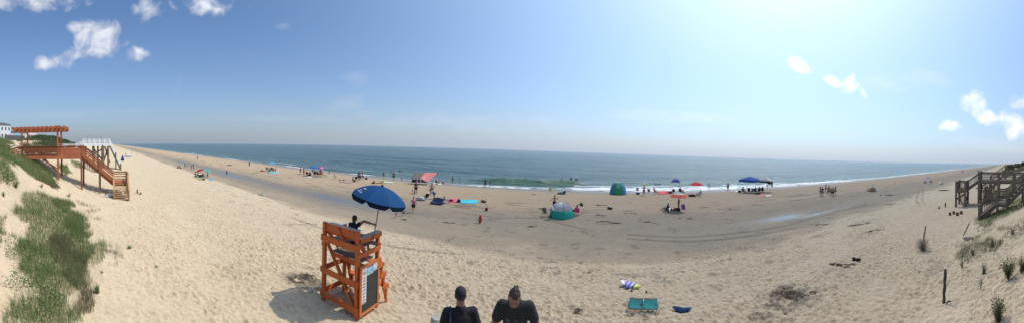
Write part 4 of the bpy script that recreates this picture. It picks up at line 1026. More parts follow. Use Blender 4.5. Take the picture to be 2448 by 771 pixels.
# ---------------------------------------------------------------- people
SKINS = {'fair': (.50, .29, .20), 'tan': (.34, .18, .11), 'brown': (.18, .09, .055), 'dark': (.09, .045, .03), 'red': (.48, .22, .15)}
def skin_mesh(J, E, Rd, root=0, sub=1):
    """grow one smooth closed surface round a skeleton"""
    me = bpy.data.meshes.new('skeleton'); me.from_pydata([tuple(p) for p in J], E, []); o = bpy.data.objects.new('skeleton', me); COL.objects.link(o)
    sk = o.modifiers.new('skin', 'SKIN'); sk.use_smooth_shade = True; sk.branch_smoothing = .4
    for i, v in enumerate(me.skin_vertices[0].data):
        r = Rd[i]; v.radius = (r, r) if isinstance(r, (int, float)) else r; v.use_root = (i == root)
    if sub: s = o.modifiers.new('sub', 'SUBSURF'); s.levels = sub; s.render_levels = sub
    dg = bpy.context.evaluated_depsgraph_get(); dg.update(); r = bpy.data.meshes.new_from_object(o.evaluated_get(dg)); bpy.data.objects.remove(o); bpy.data.meshes.remove(me)
    r.polygons.foreach_set('use_smooth', [True] * len(r.polygons)); return r
BASE = dict(pelvis=(0, 0, .95), belly=(0, .005, 1.10), chest=(0, 0, 1.30), neckb=(0, -.01, 1.46), neck=(0, 0, 1.53), head1=(0, .015, 1.60), head2=(0, .01, 1.68),
    shL=(-.17, 0, 1.42), elL=(-.22, -.01, 1.15), wrL=(-.24, .04, .91), haL=(-.245, .06, .81), shR=(.17, 0, 1.42), elR=(.22, -.01, 1.15), wrR=(.24, .04, .91), haR=(.245, .06, .81),
    hiL=(-.085, 0, .88), knL=(-.10, .02, .49), anL=(-.10, -.01, .09), toL=(-.115, .13, .035), hiR=(.085, 0, .88), knR=(.10, .02, .49), anR=(.10, -.01, .09), toR=(.115, .13, .035))
RAD = dict(pelvis=(.145, .10), belly=(.13, .095), chest=(.155, .105), neckb=.075, neck=.052, head1=(.075, .085), head2=(.068, .082), sh=.056, el=.040, wr=.029, ha=.036, hi=.085, kn=.057, an=.036, to=.036)
ORD = list(BASE); EDG = [('pelvis','belly'),('belly','chest'),('chest','neckb'),('neckb','neck'),('neck','head1'),('head1','head2')] + \
      [(a + s, b + s) for s in 'LR' for a, b in (('sh','el'),('el','wr'),('wr','ha'),('hi','kn'),('kn','an'),('an','to'))] + [('chest','shL'),('chest','shR'),('pelvis','hiL'),('pelvis','hiR')]
def rad(k): return RAD[k] if k in RAD else RAD[k[:2]]
def scl(r, f): return (r[0] * f, r[1] * f) if isinstance(r, tuple) else r * f
def pose(**kw): d = dict(BASE); d.update(kw); return {k: V(*v) for k, v in d.items()}
POSES = {
 'stand': pose(),
 'stride': pose(knL=(-.10,.17,.52), anL=(-.10,.24,.11), toL=(-.11,.38,.05), knR=(.10,-.06,.50), anR=(.10,-.30,.13), toR=(.11,-.18,.035), elL=(-.22,-.12,1.17), wrL=(-.23,-.16,.93), haL=(-.23,-.15,.84), elR=(.22,.08,1.16), wrR=(.22,.22,.98), haR=(.22,.28,.92)),
 'hips': pose(elL=(-.36,-.06,1.18), wrL=(-.20,.05,1.0), haL=(-.14,.06,.98), elR=(.36,-.06,1.18), wrR=(.20,.05,1.0), haR=(.14,.06,.98), knL=(-.14,.02,.49), anL=(-.19,-.01,.09), toL=(-.22,.12,.035), anR=(.15,-.01,.09)),
 'wave': pose(elL=(-.38,.06,1.32), wrL=(-.40,.10,1.58), haL=(-.38,.12,1.68), elR=(.34,.05,1.2), wrR=(.46,.1,1.0), haR=(.50,.12,.93), knR=(.15,.02,.49), anR=(.18,-.01,.09), toR=(.2,.12,.035)),
 'phone': pose(elL=(-.25,.12,1.18), wrL=(-.12,.28,1.38), haL=(-.07,.30,1.46), elR=(.25,.12,1.18), wrR=(.12,.28,1.38), haR=(.07,.30,1.46), neck=(0,.03,1.52), head1=(0,.06,1.59), head2=(0,.08,1.66)),
 'bend': pose(belly=(0,.10,1.06), chest=(0,.28,1.20), neckb=(0,.42,1.28), neck=(0,.47,1.30), head1=(0,.55,1.32), head2=(0,.62,1.32), shL=(-.17,.36,1.25), elL=(-.2,.42,.98), wrL=(-.18,.48,.74), haL=(-.16,.5,.66), shR=(.17,.36,1.25), elR=(.2,.42,.98), wrR=(.18,.48,.74), haR=(.16,.5,.66)),
 'chair': pose(pelvis=(0,0,.42), belly=(0,-.04,.57), chest=(0,-.12,.78), neckb=(0,-.16,.94), neck=(0,-.16,1.0), head1=(0,-.14,1.08), head2=(0,-.14,1.15), shL=(-.17,-.13,.9), elL=(-.27,-.02,.66), wrL=(-.27,.22,.60), haL=(-.26,.32,.59), shR=(.17,-.13,.9), elR=(.27,-.02,.66), wrR=(.27,.22,.60), haR=(.26,.32,.59),
               hiL=(-.09,.02,.37), knL=(-.12,.42,.44), anL=(-.12,.60,.10), toL=(-.13,.74,.05), hiR=(.09,.02,.37), knR=(.12,.42,.44), anR=(.12,.62,.10), toR=(.13,.76,.05)),
 'ground': pose(pelvis=(0,0,.13), belly=(0,-.06,.28), chest=(0,-.12,.48), neckb=(0,-.12,.63), neck=(0,-.10,.70), head1=(0,-.07,.77), head2=(0,-.06,.85), shL=(-.17,-.11,.59), elL=(-.26,.06,.40), wrL=(-.18,.28,.42), haL=(-.14,.36,.42), shR=(.17,-.11,.59), elR=(.26,.06,.40), wrR=(.18,.28,.42), haR=(.14,.36,.42),
               hiL=(-.09,.03,.11), knL=(-.14,.38,.40), anL=(-.13,.62,.09), toL=(-.13,.76,.05), hiR=(.09,.03,.11), knR=(.14,.38,.42), anR=(.13,.60,.09), toR=(.13,.74,.05)),
 'lie': pose(pelvis=(0,0,.12), belly=(0,-.16,.12), chest=(0,-.36,.14), neckb=(0,-.51,.14), neck=(0,-.57,.16), head1=(0,-.64,.19), head2=(0,-.72,.20), shL=(-.17,-.46,.14), elL=(-.30,-.30,.06), wrL=(-.28,-.06,.06), haL=(-.27,.03,.06), shR=(.17,-.46,.14), elR=(.30,-.55,.06), wrR=(.20,-.74,.06), haR=(.12,-.78,.06),
               hiL=(-.09,.07,.10), knL=(-.13,.46,.10), anL=(-.13,.86,.06), toL=(-.16,.96,.10), hiR=(.09,.07,.10), knR=(.13,.46,.20), anR=(.13,.80,.06), toR=(.16,.92,.10)),
 'kneel': pose(pelvis=(0,-.12,.28), belly=(0,-.04,.42), chest=(0,.08,.58), neckb=(0,.16,.70), neck=(0,.19,.75), head1=(0,.24,.80), head2=(0,.28,.86), shL=(-.17,.10,.66), elL=(-.2,.26,.44), wrL=(-.14,.40,.24), haL=(-.12,.44,.15), shR=(.17,.10,.66), elR=(.2,.26,.44), wrR=(.14,.40,.24), haR=(.12,.44,.15),
               hiL=(-.09,-.10,.22), knL=(-.16,.24,.12), anL=(-.14,-.16,.07), toL=(-.14,-.28,.04), hiR=(.09,-.10,.22), knR=(.16,.24,.12), anR=(.14,-.16,.07), toR=(.14,-.28,.04)),
}
_tm = {}
def sub_skin(Pz, keys, edges, f, cut={}):
    """part of the skeleton, fatter: clothes; cut = {limb joint: how far along towards it}"""
    J, Rd, ix = [], [], {}
    for k in keys:
        p = Pz[k]
        if k in cut: a, q = cut[k]; p = Pz[a].lerp(Pz[k], q)
        ix[k] = len(J); J.append(p); r = rad(k)
        if k in cut: r = rad(cut[k][0]); r = max(r) * .9 if isinstance(r, tuple) else r * .95
        Rd.append(scl(r, f))
    return skin_mesh(J, [(ix[a], ix[b]) for a, b in edges], Rd, 0, 1)
def templates(pn):
    if pn in _tm: return _tm[pn]
    Pz = POSES[pn]
    body = skin_mesh([Pz[k] for k in ORD], [(ORD.index(a), ORD.index(b)) for a, b in EDG], [rad(k) for k in ORD], 0, 1); body.name = 'body'
    bot = sub_skin(Pz, ['pelvis','hiL','knL','hiR','knR'], [('pelvis','hiL'),('hiL','knL'),('pelvis','hiR'),('hiR','knR')], 1.25, {'knL': ('hiL', .85), 'knR': ('hiR', .85)}); bot.name = 'shorts'
    top = sub_skin(Pz, ['belly','chest','neckb','shL','elL','shR','elR'], [('belly','chest'),('chest','neckb'),('chest','shL'),('shL','elL'),('chest','shR'),('shR','elR')], 1.14, {'elL': ('shL', .5), 'elR': ('shR', .5), 'neckb': ('chest', .75)}); top.name = 'shirt'
    h = Pz['head2']; d = (Pz['head2'] - Pz['head1']).normalized(); mb = MB(); up = d; back = V(0, -1, 0) if abs(d.z) > .6 else V(0, 0, 1)
    mb.ball(h + up * .02 + back * .018, (.088, .098, .088), 10, 7); mb.ball(h - up * .04 + back * .055, (.072, .05, .085), 8, 6)
    hair = mb.mesh('hair', True); mb2 = MB(); mb2.v = list(mb.v); mb2.f = list(mb.f); mb2.ball(h - up * .14 + back * .075, (.06, .035, .11), 8, 6); hairl = mb2.mesh('long_hair', True)
    h2 = MB(); h2.ball(h + up * .035 + back * .005, (.092, .10, .075), 12, 6)
    fwd = -back; 
    for i in range(1): h2.ball(h + up * .035 + fwd * .11, (.07, .07, .012), 10, 4)
    cap_ = h2.mesh('cap', True)
    _tm[pn] = dict(body=body, shorts=bot, shirt=top, hair=hair, long_hair=hairl, cap=cap_); return _tm[pn]
def colmat(col): return mat('fabric_%03d_%03d_%03d' % tuple(int(c * 999) for c in col), col, .85, spec=.2)
def omat(name, me, m, parent):
    if not me.materials: me.materials.append(None)
    o = bpy.data.objects.new(name, me); COL.objects.link(o); o.parent = parent; o.material_slots[0].link = 'OBJECT'; o.material_slots[0].material = m; return o
def person(p, pn, rz, scale, skin, top, bottom, hair, label, group=None, long=False, cap=None):
    T = templates(pn); t = empty('person', p, rz); t.scale = (scale * 1.22, scale * 1.22, scale); tag(t, label, 'person', group)
    omat('body', T['body'], mat('skin_' + skin, SKINS[skin], .6), t)
    if top: omat('shirt', T['shirt'], colmat(top), t)
    if bottom: omat('shorts', T['shorts'], colmat(bottom), t)
    omat('hair', T['long_hair' if long else 'hair'], mat('hair_%s' % hair, {'d': (.022, .015, .012), 'b': (.09, .045, .02), 'l': (.30, .20, .10), 'g': (.2, .19, .18)}[hair], .7), t)
    if cap: omat('cap', T['cap'], colmat(cap), t)
    return t
NV, BK, WH, RD, PK, TL, GR, GY, BL, YL, OR_, PU = (.02,.03,.09), (.012,.012,.014), (.7,.7,.68), (.5,.03,.03), (.62,.12,.22), (.02,.32,.30), (.06,.25,.05), (.18,.18,.19), (.03,.12,.40), (.65,.55,.05), (.6,.2,.04), (.16,.06,.26)
HT = {'stand': 1.76, 'stride': 1.74, 'hips': 1.76, 'wave': 1.80, 'phone': 1.75, 'bend': 1.42, 'chair': 1.24, 'ground': .94, 'lie': .4, 'kneel': .95}
# px, feet row, head row (0: full size), pose, facing (0 out to sea, 180 to the camera), skin, top, bottom, hair, label, extras
PEOPLE = [
 (472,382,373,'stand',20,'tan',RD,BK,'d','person in a red top standing alone at the far shoreline left of everyone',{}),
 (300,371,365,'stand',0,'tan',GY,BK,'d','farthest left person, in grey, beyond the white deck stairs',{}),
 (315,368,362,'stand',90,'tan',BK,BK,'d','dark clothed person standing far up the beach beyond the blue folded umbrella',{}),
 (328,372,366,'stand',90,'fair',WH,BL,'b','person in white far up the beach by the wet sand',{}),
 (425,402,394,'kneel',90,'tan',NV,NV,'d','child in navy crouching in the tide pool',{}),
 (431,402,395,'kneel',-60,'tan',BK,BK,'d','child in black crouching beside the navy one in the tide pool',{}),
 (442,401,388,'stand',60,'tan',None,TL,'d','child with bare back at the left of four standing in the tide pool',{}),
 (448,403,391,'stand',-80,'fair',PK,PK,'b','child in a pink swimsuit standing in the tide pool',{}),
 (457,405,391,'bend',120,'tan',NV,WH,'d','child in navy and white bending over the tide pool',{}),
 (463,406,394,'stand',-120,'fair',WH,BL,'b','child in a white shirt at the right of the group in the tide pool',{}),
 (520,386,379,'stand',0,'fair',WH,WH,'l','person in white wading beyond the berm at the left',{'z':-.4}),
 (596,397,386,'stand',30,'brown',NV,BK,'d','person in dark clothes standing in the shallows left of the cyan umbrella',{}),
 (542,419,406,'stride',80,'tan',NV,NV,'d','child in a navy swimsuit walking beside the tide pool',{}),
 (496,426,410,'stand',-100,'tan',RD,BK,'d','person in dark red standing to the right of the teal umbrella',{}),
 (468,424,411,'chair',50,'tan',BK,BK,'d','person in black seated left of the chairs under the red umbrella',{}),
 (481,425,414,'chair',20,'fair',GR,BK,'b','person in green seated in a chair between the red and teal umbrellas',{}),
 (637,407,397,'chair',60,'tan',BK,BK,'d','person in black seated in a chair left of the cyan umbrella group',{}),
 (645,407,400,'ground',0,'tan',GR,GY,'d','person in green seated on the sand under the cyan umbrella',{}),
 (652,408,399,'chair',-20,'brown',BK,NV,'d','person in black and navy seated under the cyan umbrella',{}),
 (658,410,400,'chair',-50,'fair',RD,RD,'b','person in a red swimsuit seated right of the cyan umbrella group',{}),
 (718,416,395,'stand',-90,'brown',PK,RD,'d','woman in pink and red swimwear, left of two standing beside the blue umbrella',{'long':True}),
 (726,419,394,'stand',80,'brown',RD,RD,'d','tall person in a long red wrap standing left of the blue umbrella',{'long':True}),
 (741,419,408,'ground',0,'brown',RD,BK,'d','person in red sitting on the sand under the left side of the blue umbrella',{}),
 (747,414,403,'stand',20,'brown',BK,BK,'d','person in black standing under the blue umbrella pole',{}),
 (752,419,404,'chair',180,'brown',NV,NV,'d','person in navy seated facing the camera under the blue umbrella',{}),
 (758,419,407,'chair',160,'brown',BK,GY,'d','person in black seated between the blue and rainbow umbrellas',{}),
 (766,423,404,'stand',10,'tan',RD,RD,'d','heavy person in a red shirt standing under the rainbow umbrella',{'wide':1.35}),
 (787,416,405,'stride',-70,'tan',NV,NV,'d','small child in navy at the waterline right of the rainbow umbrella',{}),
 (858,430,409,'stand',-15,'brown',NV,NV,'d','large person in a navy outfit standing with a back to the camera among dark chairs',{'wide':1.4}),
 (866,421,408,'stand',20,'tan',RD,PK,'d','person in a red top standing beside the navy dressed one',{}),
 (845,434,422,'ground',90,'tan',BK,BK,'d','person in black crouched left of the navy dressed one',{}),
 (820,431,0,'lie',70,'tan',None,BK,'d','sunbather lying on the sand right of the green chair',{}),
 (830,434,0,'lie',110,'fair',WH,WH,'l','sunbather in white lying nearest the camera beside the first sunbather',{}),
 (917,425,410,'stand',10,'tan',NV,GY,'d','slim person standing in the shallows left of the man in maroon',{}),
 (941,430,411,'stride',0,'tan',(.16,.03,.03),BK,'d','man in a maroon shirt and black trousers at the water edge',{}),
 (960,432,424,'stand',0,'tan',BK,BK,'d','toddler in black standing at the water edge right of the man in maroon',{}),
 (903,438,0,'lie',80,'tan',YL,OR_,'d','sunbather in yellow and orange lying left of the blue lifeguard umbrella',{}),
 (994,462,432,'stand',170,'brown',BK,BK,'d','tall man in black standing in front of the pink canopy',{}),
 (987,460,455,'ground',90,'fair',BL,WH,'b','small child in blue sitting by the feet of the man in black',{'sc':.62}),
 (991,466,456,'stand',60,'tan',GY,BK,'d','child in grey standing in front of the man in black',{}),
 (1032,466,433,'hips',-10,'tan',None,BK,'d','bare chested man in black shorts standing right of the pink canopy',{}),
 (1038,474,451,'bend',-110,'tan',(.3,.4,.55),BL,'d','person in pale blue leaning over the navy beach tent seat',{}),
 (1018,475,460,'chair',-30,'tan',BK,BK,'d','person in black seated facing the sea beside the man in black shorts',{}),
 (1043,437,428,'ground',30,'tan',BK,BK,'d','dark seated person at the waterline, left of the pair beyond the pink canopy',{}),
 (1049,438,428,'ground',-30,'fair',PK,TL,'b','seated person in pink at the waterline beyond the pink canopy',{}),
 (1160,445,426,'stand',15,'brown',NV,BK,'d','taller of two people standing ankle deep in the surf in the middle',{}),
 (1171,445,430,'stand',-40,'tan',BK,GY,'d','shorter of two people standing ankle deep in the surf in the middle',{}),
 (988,508,470,'stride',190,'fair',PK,BK,'d','woman with a pink backpack walking towards the lifeguard chair',{'long':True}),
 (947,520,496,'stride',200,'fair',PK,PK,'b','small girl in pink walking under the edge of the blue lifeguard umbrella',{}),
 (964,516,493,'stride',175,'tan',GY,BK,'d','small boy in grey and black holding a red bucket beside the girl in pink',{}),
 (1325,498,465,'wave',-150,'tan',None,NV,'d','bare chested man standing with a raised elbow behind the grey and teal tent',{}),
 (1376,510,488,'chair',-60,'tan',(.16,.08,.05),BK,'d','long haired person seated in the magenta chair right of the grey and teal tent',{'long':True}),
 (1539,467,438,'phone',-165,'tan',(.25,.28,.30),GY,'d','man in grey holding up a phone behind the black cooler',{}),
 (1565,462,445,'chair',60,'tan',NV,BK,'d','person in navy seated with legs stretched towards the red blanket',{}),
 (1626,459,446,'chair',10,'brown',BK,BK,'d','person in black seated under the purple blue canopy',{}),
 (1595,503,484,'ground',-60,'tan',NV,NV,'d','man in navy sitting at the left edge of the mat under the striped umbrella',{}),
 (1672,468,453,'chair',-70,'tan',GR,GY,'d','person in green seated to the right under the red umbrella',{}),
 (1695,449,437,'stride',60,'tan',NV,GY,'d','child running along the surf right of the red umbrella',{}),
 (1740,455,435,'stand',-20,'brown',BK,BK,'d','man in black standing alone left of the blue canopy',{}),
 (1834,451,430,'bend',80,'tan',BK,GY,'d','person bending behind the dark mesh wall of the white canopy',{}),
 (1777,460,443,'chair',150,'brown',(.12,.12,.2),BK,'d','tall headed person seated at the left end under the blue canopy',{}),
 (1790,459,448,'chair',180,'brown',BK,BK,'d','dark person seated second from left under the blue canopy',{}),
 (1798,460,449,'chair',200,'brown',NV,BK,'d','person in navy seated near the front leg of the blue canopy',{}),
 (1806,460,445,'chair',160,'brown',BK,NV,'d','larger dark person seated in the middle between the two canopies',{}),
 (1815,459,445,'chair',180,'brown',NV,NV,'d','person in navy seated under the left edge of the white canopy',{}),
 (1823,458,444,'chair',170,'tan',BK,BK,'d','person in black seated under the middle of the white canopy',{}),
 (1961,467,438,'stand',100,'brown',NV,GY,'d','person in navy at the left of the group on the flat sand carrying a board',{}),
 (1966,468,443,'stand',10,'brown',(.05,.06,.2),GY,'d','person in blue in front of the one carrying a board',{'wide':1.15}),
 (1974,459,437,'stand',-90,'brown',GY,BK,'d','tall grey dressed man at the back of the group on the flat sand',{'wide':1.15}),
 (1981,463,442,'stand',180,'brown',GY,GY,'d','person in grey in the middle of the group on the flat sand',{}),
 (1979,464,448,'stand',120,'tan',NV,BK,'d','child in navy in the middle of the group on the flat sand',{}),
 (1986,466,447,'stand',60,'tan',(.08,.12,.09),BK,'d','child in dark green near the right of the group on the flat sand',{}),
 (1991,468,441,'stand',-20,'brown',GY,BK,'d','stout person in dark grey at the right front of the group on the flat sand',{'wide':1.3}),
 (1997,465,444,'stand',-90,'brown',BK,BK,'d','person in black at the far right of the group on the flat sand',{}),
 (2212,437,431,'ground',-60,'tan',BK,BK,'d','person seated at the left beneath the small blue violet umbrella far right',{}),
 (2226,437,429,'chair',60,'tan',NV,RD,'d','person seated at the right beneath the small blue violet umbrella far right',{}),
 (2299,412,407,'stand',0,'tan',BK,BK,'d','distant person at the right waterline, left one of a close pair',{}),
 (2302,412,407,'stand',0,'tan',BK,NV,'d','distant person at the right waterline, right one of a close pair',{}),
]
def heading(px): d = ray(px, 400); return -math.atan2(d.x, d.y)
def build_people():
    for (px, fy, hy, pn, fc, skin, top, bot, hair, label, ex) in PEOPLE:
        p = at(px, fy); D = math.hypot(p.x, p.y)
        if hy: sc_ = (math.tan(math.atan((fy - hy) / F)) * D + 0.0) / HT[pn]; sc_ = min(1.08, max(.45, sc_))
        else: sc_ = .98
        sc_ = ex.get('sc', sc_); 
        if p.z <= SEA_Z + .001 and pn == 'stand': p.z -= .12
        p.z += ex.get('z', 0)
        t = person(p, pn, heading(px) - R(fc), sc_, skin, top, bot, hair, label, long=ex.get('long', False), cap=ex.get('cap'))
        if 'wide' in ex: t.scale = (sc_ * ex['wide'] * 1.12, sc_ * ex['wide'] * 1.12, sc_)
    # bathers out in the waves: heads and shoulders show
    W = [(936,409,1.30,'swimmer farthest left of the four out beyond the man in maroon'),(955,409,1.15,'swimmer with raised shoulders right of the first of four'),
         (960,409,1.32,'swimmer farthest right of the four out beyond the man in maroon'),(932,414,1.42,'swimmer nearest the shore of the four, only a head showing'),
         (1099,427,1.42,'lone head of a bather between the waves in the middle'),(1146,432,1.40,'head of a bather just left of the two standing in the surf'),
         (1343,432,.95,'bather left of the breaker crest, in dark clothes'),(1358,434,1.25,'bather low in the water between the other bathers by the breaker'),
         (1365,430,.80,'tall bather farther out among those by the breaker'),(1372,434,1.35,'bather with only the head out beside the closest pair'),
         (1376,434,.75,'left one of the two bathers close together at the breaker'),(1380,434,.85,'right one of the two bathers close together at the breaker'),
         (1255,426,1.40,'single bather far out right of the middle'),(1664,440,.9,'bather beyond the red umbrella')]
    for (px, py, dz, label) in W[:-1]:
        p = at(px, py); t = person(V(p.x, p.y, SEA_Z - dz), 'stand', heading(px) + (px % 7), 1.0, 'brown' if px % 2 else 'tan', BK if px % 3 else NV, BK, 'd', label, 'bathers in the sea')
    p = at(1082, 430); person(V(p.x, p.y, SEA_Z - .75), 'wave', heading(1082), 1.0, 'tan', None, NV, 'd', 'bather with arms out standing waist deep in the middle', 'bathers in the sea')
    # the distant walkers on the right
    for i, px in enumerate((2336, 2339, 2342, 2345)):
        p = at(px, 410.6); person(p, 'stand', heading(px), 1.0, 'tan', BK, BK, 'd', 'one of four tiny distant walkers in a row far down the right beach', 'four distant walkers')
build_people()

def voxel_join(parts, size, name, smooth=3):
    """parts: meshes and builders; merges them into one continuous skin"""
    vs, fs = [], []
    for q in parts:
        b = len(vs)
        if isinstance(q, MB): vs += q.v; fs += [tuple(i + b for i in f) for f in q.f]
        else: vs += [tuple(v.co) for v in q.vertices]; fs += [tuple(i + b for i in f.vertices) for f in q.polygons]
    me = mesh_from('tmp', vs, fs); o = bpy.data.objects.new('tmp', me); COL.objects.link(o)
    r = o.modifiers.new('r', 'REMESH'); r.mode = 'VOXEL'; r.voxel_size = size; r.use_smooth_shade = True
    if smooth: s = o.modifiers.new('s', 'SMOOTH'); s.factor = .5; s.iterations = smooth
    dg = bpy.context.evaluated_depsgraph_get(); dg.update(); out = bpy.data.meshes.new_from_object(o.evaluated_get(dg)); bpy.data.objects.remove(o)
    out.name = name; out.polygons.foreach_set('use_smooth', [True] * len(out.polygons)); return out
def hand(mb, wr, d, pn_, side, curl=.5, s=1.0):
    """palm and five unequal bent fingers; d along the fingers, pn_ out of the palm"""
    d = d.normalized(); pn_ = (pn_ - d * pn_.dot(d)).normalized(); ac = d.cross(pn_) * side
    mb.tube([wr, wr + d * .03 * s, wr + d * .085 * s], [.028 * s, .040 * s, .036 * s], 8)
    for k, (L, off) in enumerate(((.066, -.028), (.076, -.009), (.072, .010), (.056, .028))):
        b = wr + d * .075 * s + ac * off * s; p1 = b + d * L * .5 * s; p2 = p1 + (d * (1 - curl) + pn_ * curl).normalized() * L * .32 * s; p3 = p2 + (d * (1 - 1.5 * curl) + pn_ * 1.5 * curl).normalized() * L * .26 * s
        mb.tube([b, p1, p2, p3], [.0105 * s, .010 * s, .009 * s, .0075 * s], 6)
    b = wr + d * .03 * s - ac * .03 * s; mb.tube([b, b + (d * .5 - ac).normalized() * .035 * s, b + (d * .5 - ac).normalized() * .035 * s + (d + pn_ * .4).normalized() * .035 * s], [.014 * s, .0115 * s, .009 * s], 6)
def head_parts(c, Q, s=1.0):
    """skull, jaw, nose, ears, eye sockets; Q turns local (x right, y front, z up) to the body frame"""
    mb = MB(); T = lambda *a: c + Q @ (V(*a) * s); e = Q.to_euler()
    mb.ball(T(0, -.01, .03), (.077 * s, .095 * s, .09 * s), 20, 14, e); mb.ball(T(0, .022, -.035), (.062 * s, .072 * s, .078 * s), 18, 12, e); mb.ball(T(0, .045, -.085), (.033 * s, .03 * s, .025 * s), 12, 8, e)
    mb.tube([T(0, .088, .018), T(0, .106, -.018), T(0, .112, -.032)], [.011 * s, .015 * s, .014 * s], 8)
    mb.ball(T(0, .088, -.058), (.024 * s, .014 * s, .007 * s), 10, 6, e); mb.ball(T(0, .086, -.068), (.021 * s, .014 * s, .007 * s), 10, 6, e); mb.ball(T(0, .082, .030), (.05 * s, .014 * s, .009 * s), 12, 6, e)
    for x in (-1, 1): mb.ball(T(x * .080, -.005, -.005), (.011 * s, .022 * s, .033 * s), 10, 8, e)
    return mb, T, e
def ell_tube(mb, pts, radii, n=16):
    """torso-like closed tube: rings with a wide axis along x; radii (rx, ry)"""
    pts = [V(*p) for p in pts]; b = []
    for i, p in enumerate(pts):
        d = (pts[min(i + 1, len(pts) - 1)] - pts[max(i - 1, 0)]).normalized(); x = V(1, 0, 0); x = (x - d * x.dot(d)).normalized(); y = d.cross(x)
        for k in range(n): a = 2 * math.pi * k / n; b.append(p + x * math.cos(a) * radii[i][0] + y * math.sin(a) * radii[i][1])
    m_ = len(pts); mb.add(b, [(i * n + k, i * n + (k + 1) % n, (i + 1) * n + (k + 1) % n, (i + 1) * n + k) for i in range(m_ - 1) for k in range(n)] + [tuple(range(n - 1, -1, -1)), tuple((m_ - 1) * n + k for k in range(n))])
def limb(mb, a, b, ra, rb, bulge=1.08):
    mb.tube([a, a.lerp(b, .3), a.lerp(b, .7), b], [ra, ra * bulge, (ra * .4 + rb * .6) * bulge, rb], 12); mb.ball(a, ra * 1.02, 12, 8); mb.ball(b, rb * 1.04, 12, 8)
def torso(mb, Pz, f=1.0, lo=0, hi=9, neck=True):
    P = [Pz['pelvis'] - V(0, 0, .06), Pz['pelvis'], Pz['belly'], Pz['chest'], Pz['chest'].lerp(Pz['neckb'], .5), Pz['chest'].lerp(Pz['neckb'], .85)]
    r_ = [(.15, .11), (.17, .12), (.155, .115), (.185, .125), (.17, .105), (.11, .075)]
    ell_tube(mb, P[lo:hi], [(x * f, y * f) for x, y in r_][lo:hi])
    if neck:
        for s in 'LR': a = Pz['sh' + s]; limb(mb, Pz['neckb'] - V(0, 0, .05), a, .060 * f, .066 * f, 1.0)
def close_figure(Pz, hc, Q, hands, thick=1.0, vox=.009, hs=1.0):
    mb = MB(); torso(mb, Pz, thick)
    for s in 'LR':
        limb(mb, Pz['sh' + s], Pz['el' + s], .056 * thick, .042 * thick); limb(mb, Pz['el' + s], Pz['wr' + s], .044 * thick, .029 * thick, 1.05)
        limb(mb, Pz['hi' + s], Pz['kn' + s], .092 * thick, .062 * thick); limb(mb, Pz['kn' + s], Pz['an' + s], .062 * thick, .040 * thick, 1.06); limb(mb, Pz['an' + s] - V(0, 0, .02), Pz['to' + s], .042, .036)
    hd, T, e = head_parts(hc, Q, hs); hm = MB()
    for (w, d, n_, s, c) in hands: hand(hm, Pz['wr' + s], d, n_, -1 if s == 'L' else 1, c)
    neck = MB(); limb(neck, Pz['neckb'] - V(0, 0, .04), hc + Q @ V(0, -.02, -.05), .070 * thick, .060, 1.0)
    return voxel_join([mb, hd, hm, neck], vox, 'body', 4), T, e
def wobble(m2, wob):
    n_ = len(m2.vertices); co = np.empty(n_ * 3); m2.vertices.foreach_get('co', co); co = co.reshape(-1, 3); no = np.empty(n_ * 3); m2.vertices.foreach_get('normal', no); no = no.reshape(-1, 3)
    w = fbm(co[:, 0] * 8 + co[:, 2] * 5, co[:, 1] * 8 - co[:, 2] * 6, 301, 3) - .5; co += no * (w * wob * 3)[:, None]; m2.vertices.foreach_set('co', co.ravel()); m2.update(); return m2
def tee(Pz, f=1.10, sleeve=.62, thick=1.0):
    mb = MB(); torso(mb, Pz, f * thick); limb(mb, Pz['neckb'] - V(0, 0, .06), Pz['neckb'] + V(0, 0, .012), .085 * thick, .078 * thick, 1.0)
    for s in 'LR': limb(mb, Pz['sh' + s], Pz['sh' + s].lerp(Pz['el' + s], sleeve), .070 * thick, .074 * thick)
    return wobble(voxel_join([mb], .011, 'shirt', 5), .007)
def pants(Pz, full=True, thick=1.0):
    mb = MB(); ell_tube(mb, [Pz['pelvis'] - V(0, 0, .10), Pz['pelvis'], Pz['pelvis'].lerp(Pz['belly'], .45)], [(.165 * thick, .125 * thick), (.185 * thick, .135 * thick), (.17 * thick, .128 * thick)])
    for s in 'LR':
        limb(mb, Pz['hi' + s], Pz['hi' + s].lerp(Pz['kn' + s], 1 if full else .75), .108 * thick, .078 * thick if full else .092 * thick)
        if full: limb(mb, Pz['kn' + s], Pz['an' + s] + V(0, 0, .03), .076 * thick, .062 * thick)
    return wobble(voxel_join([mb], .012, 'trousers' if full else 'shorts', 4), .006)
def eyes(T, e, t):
    for x in (-.032, .032):
        q = MB().ball(T(x, .083, .008), .012, 10, 8).build('eye', mat('eye_white', (.6, .58, .55), .2), t, True)
        MB().ball(T(x, .0935, .007), .0045, 8, 6).build('pupil', mat('eye_dark', (.02, .015, .01), .2), q, True)
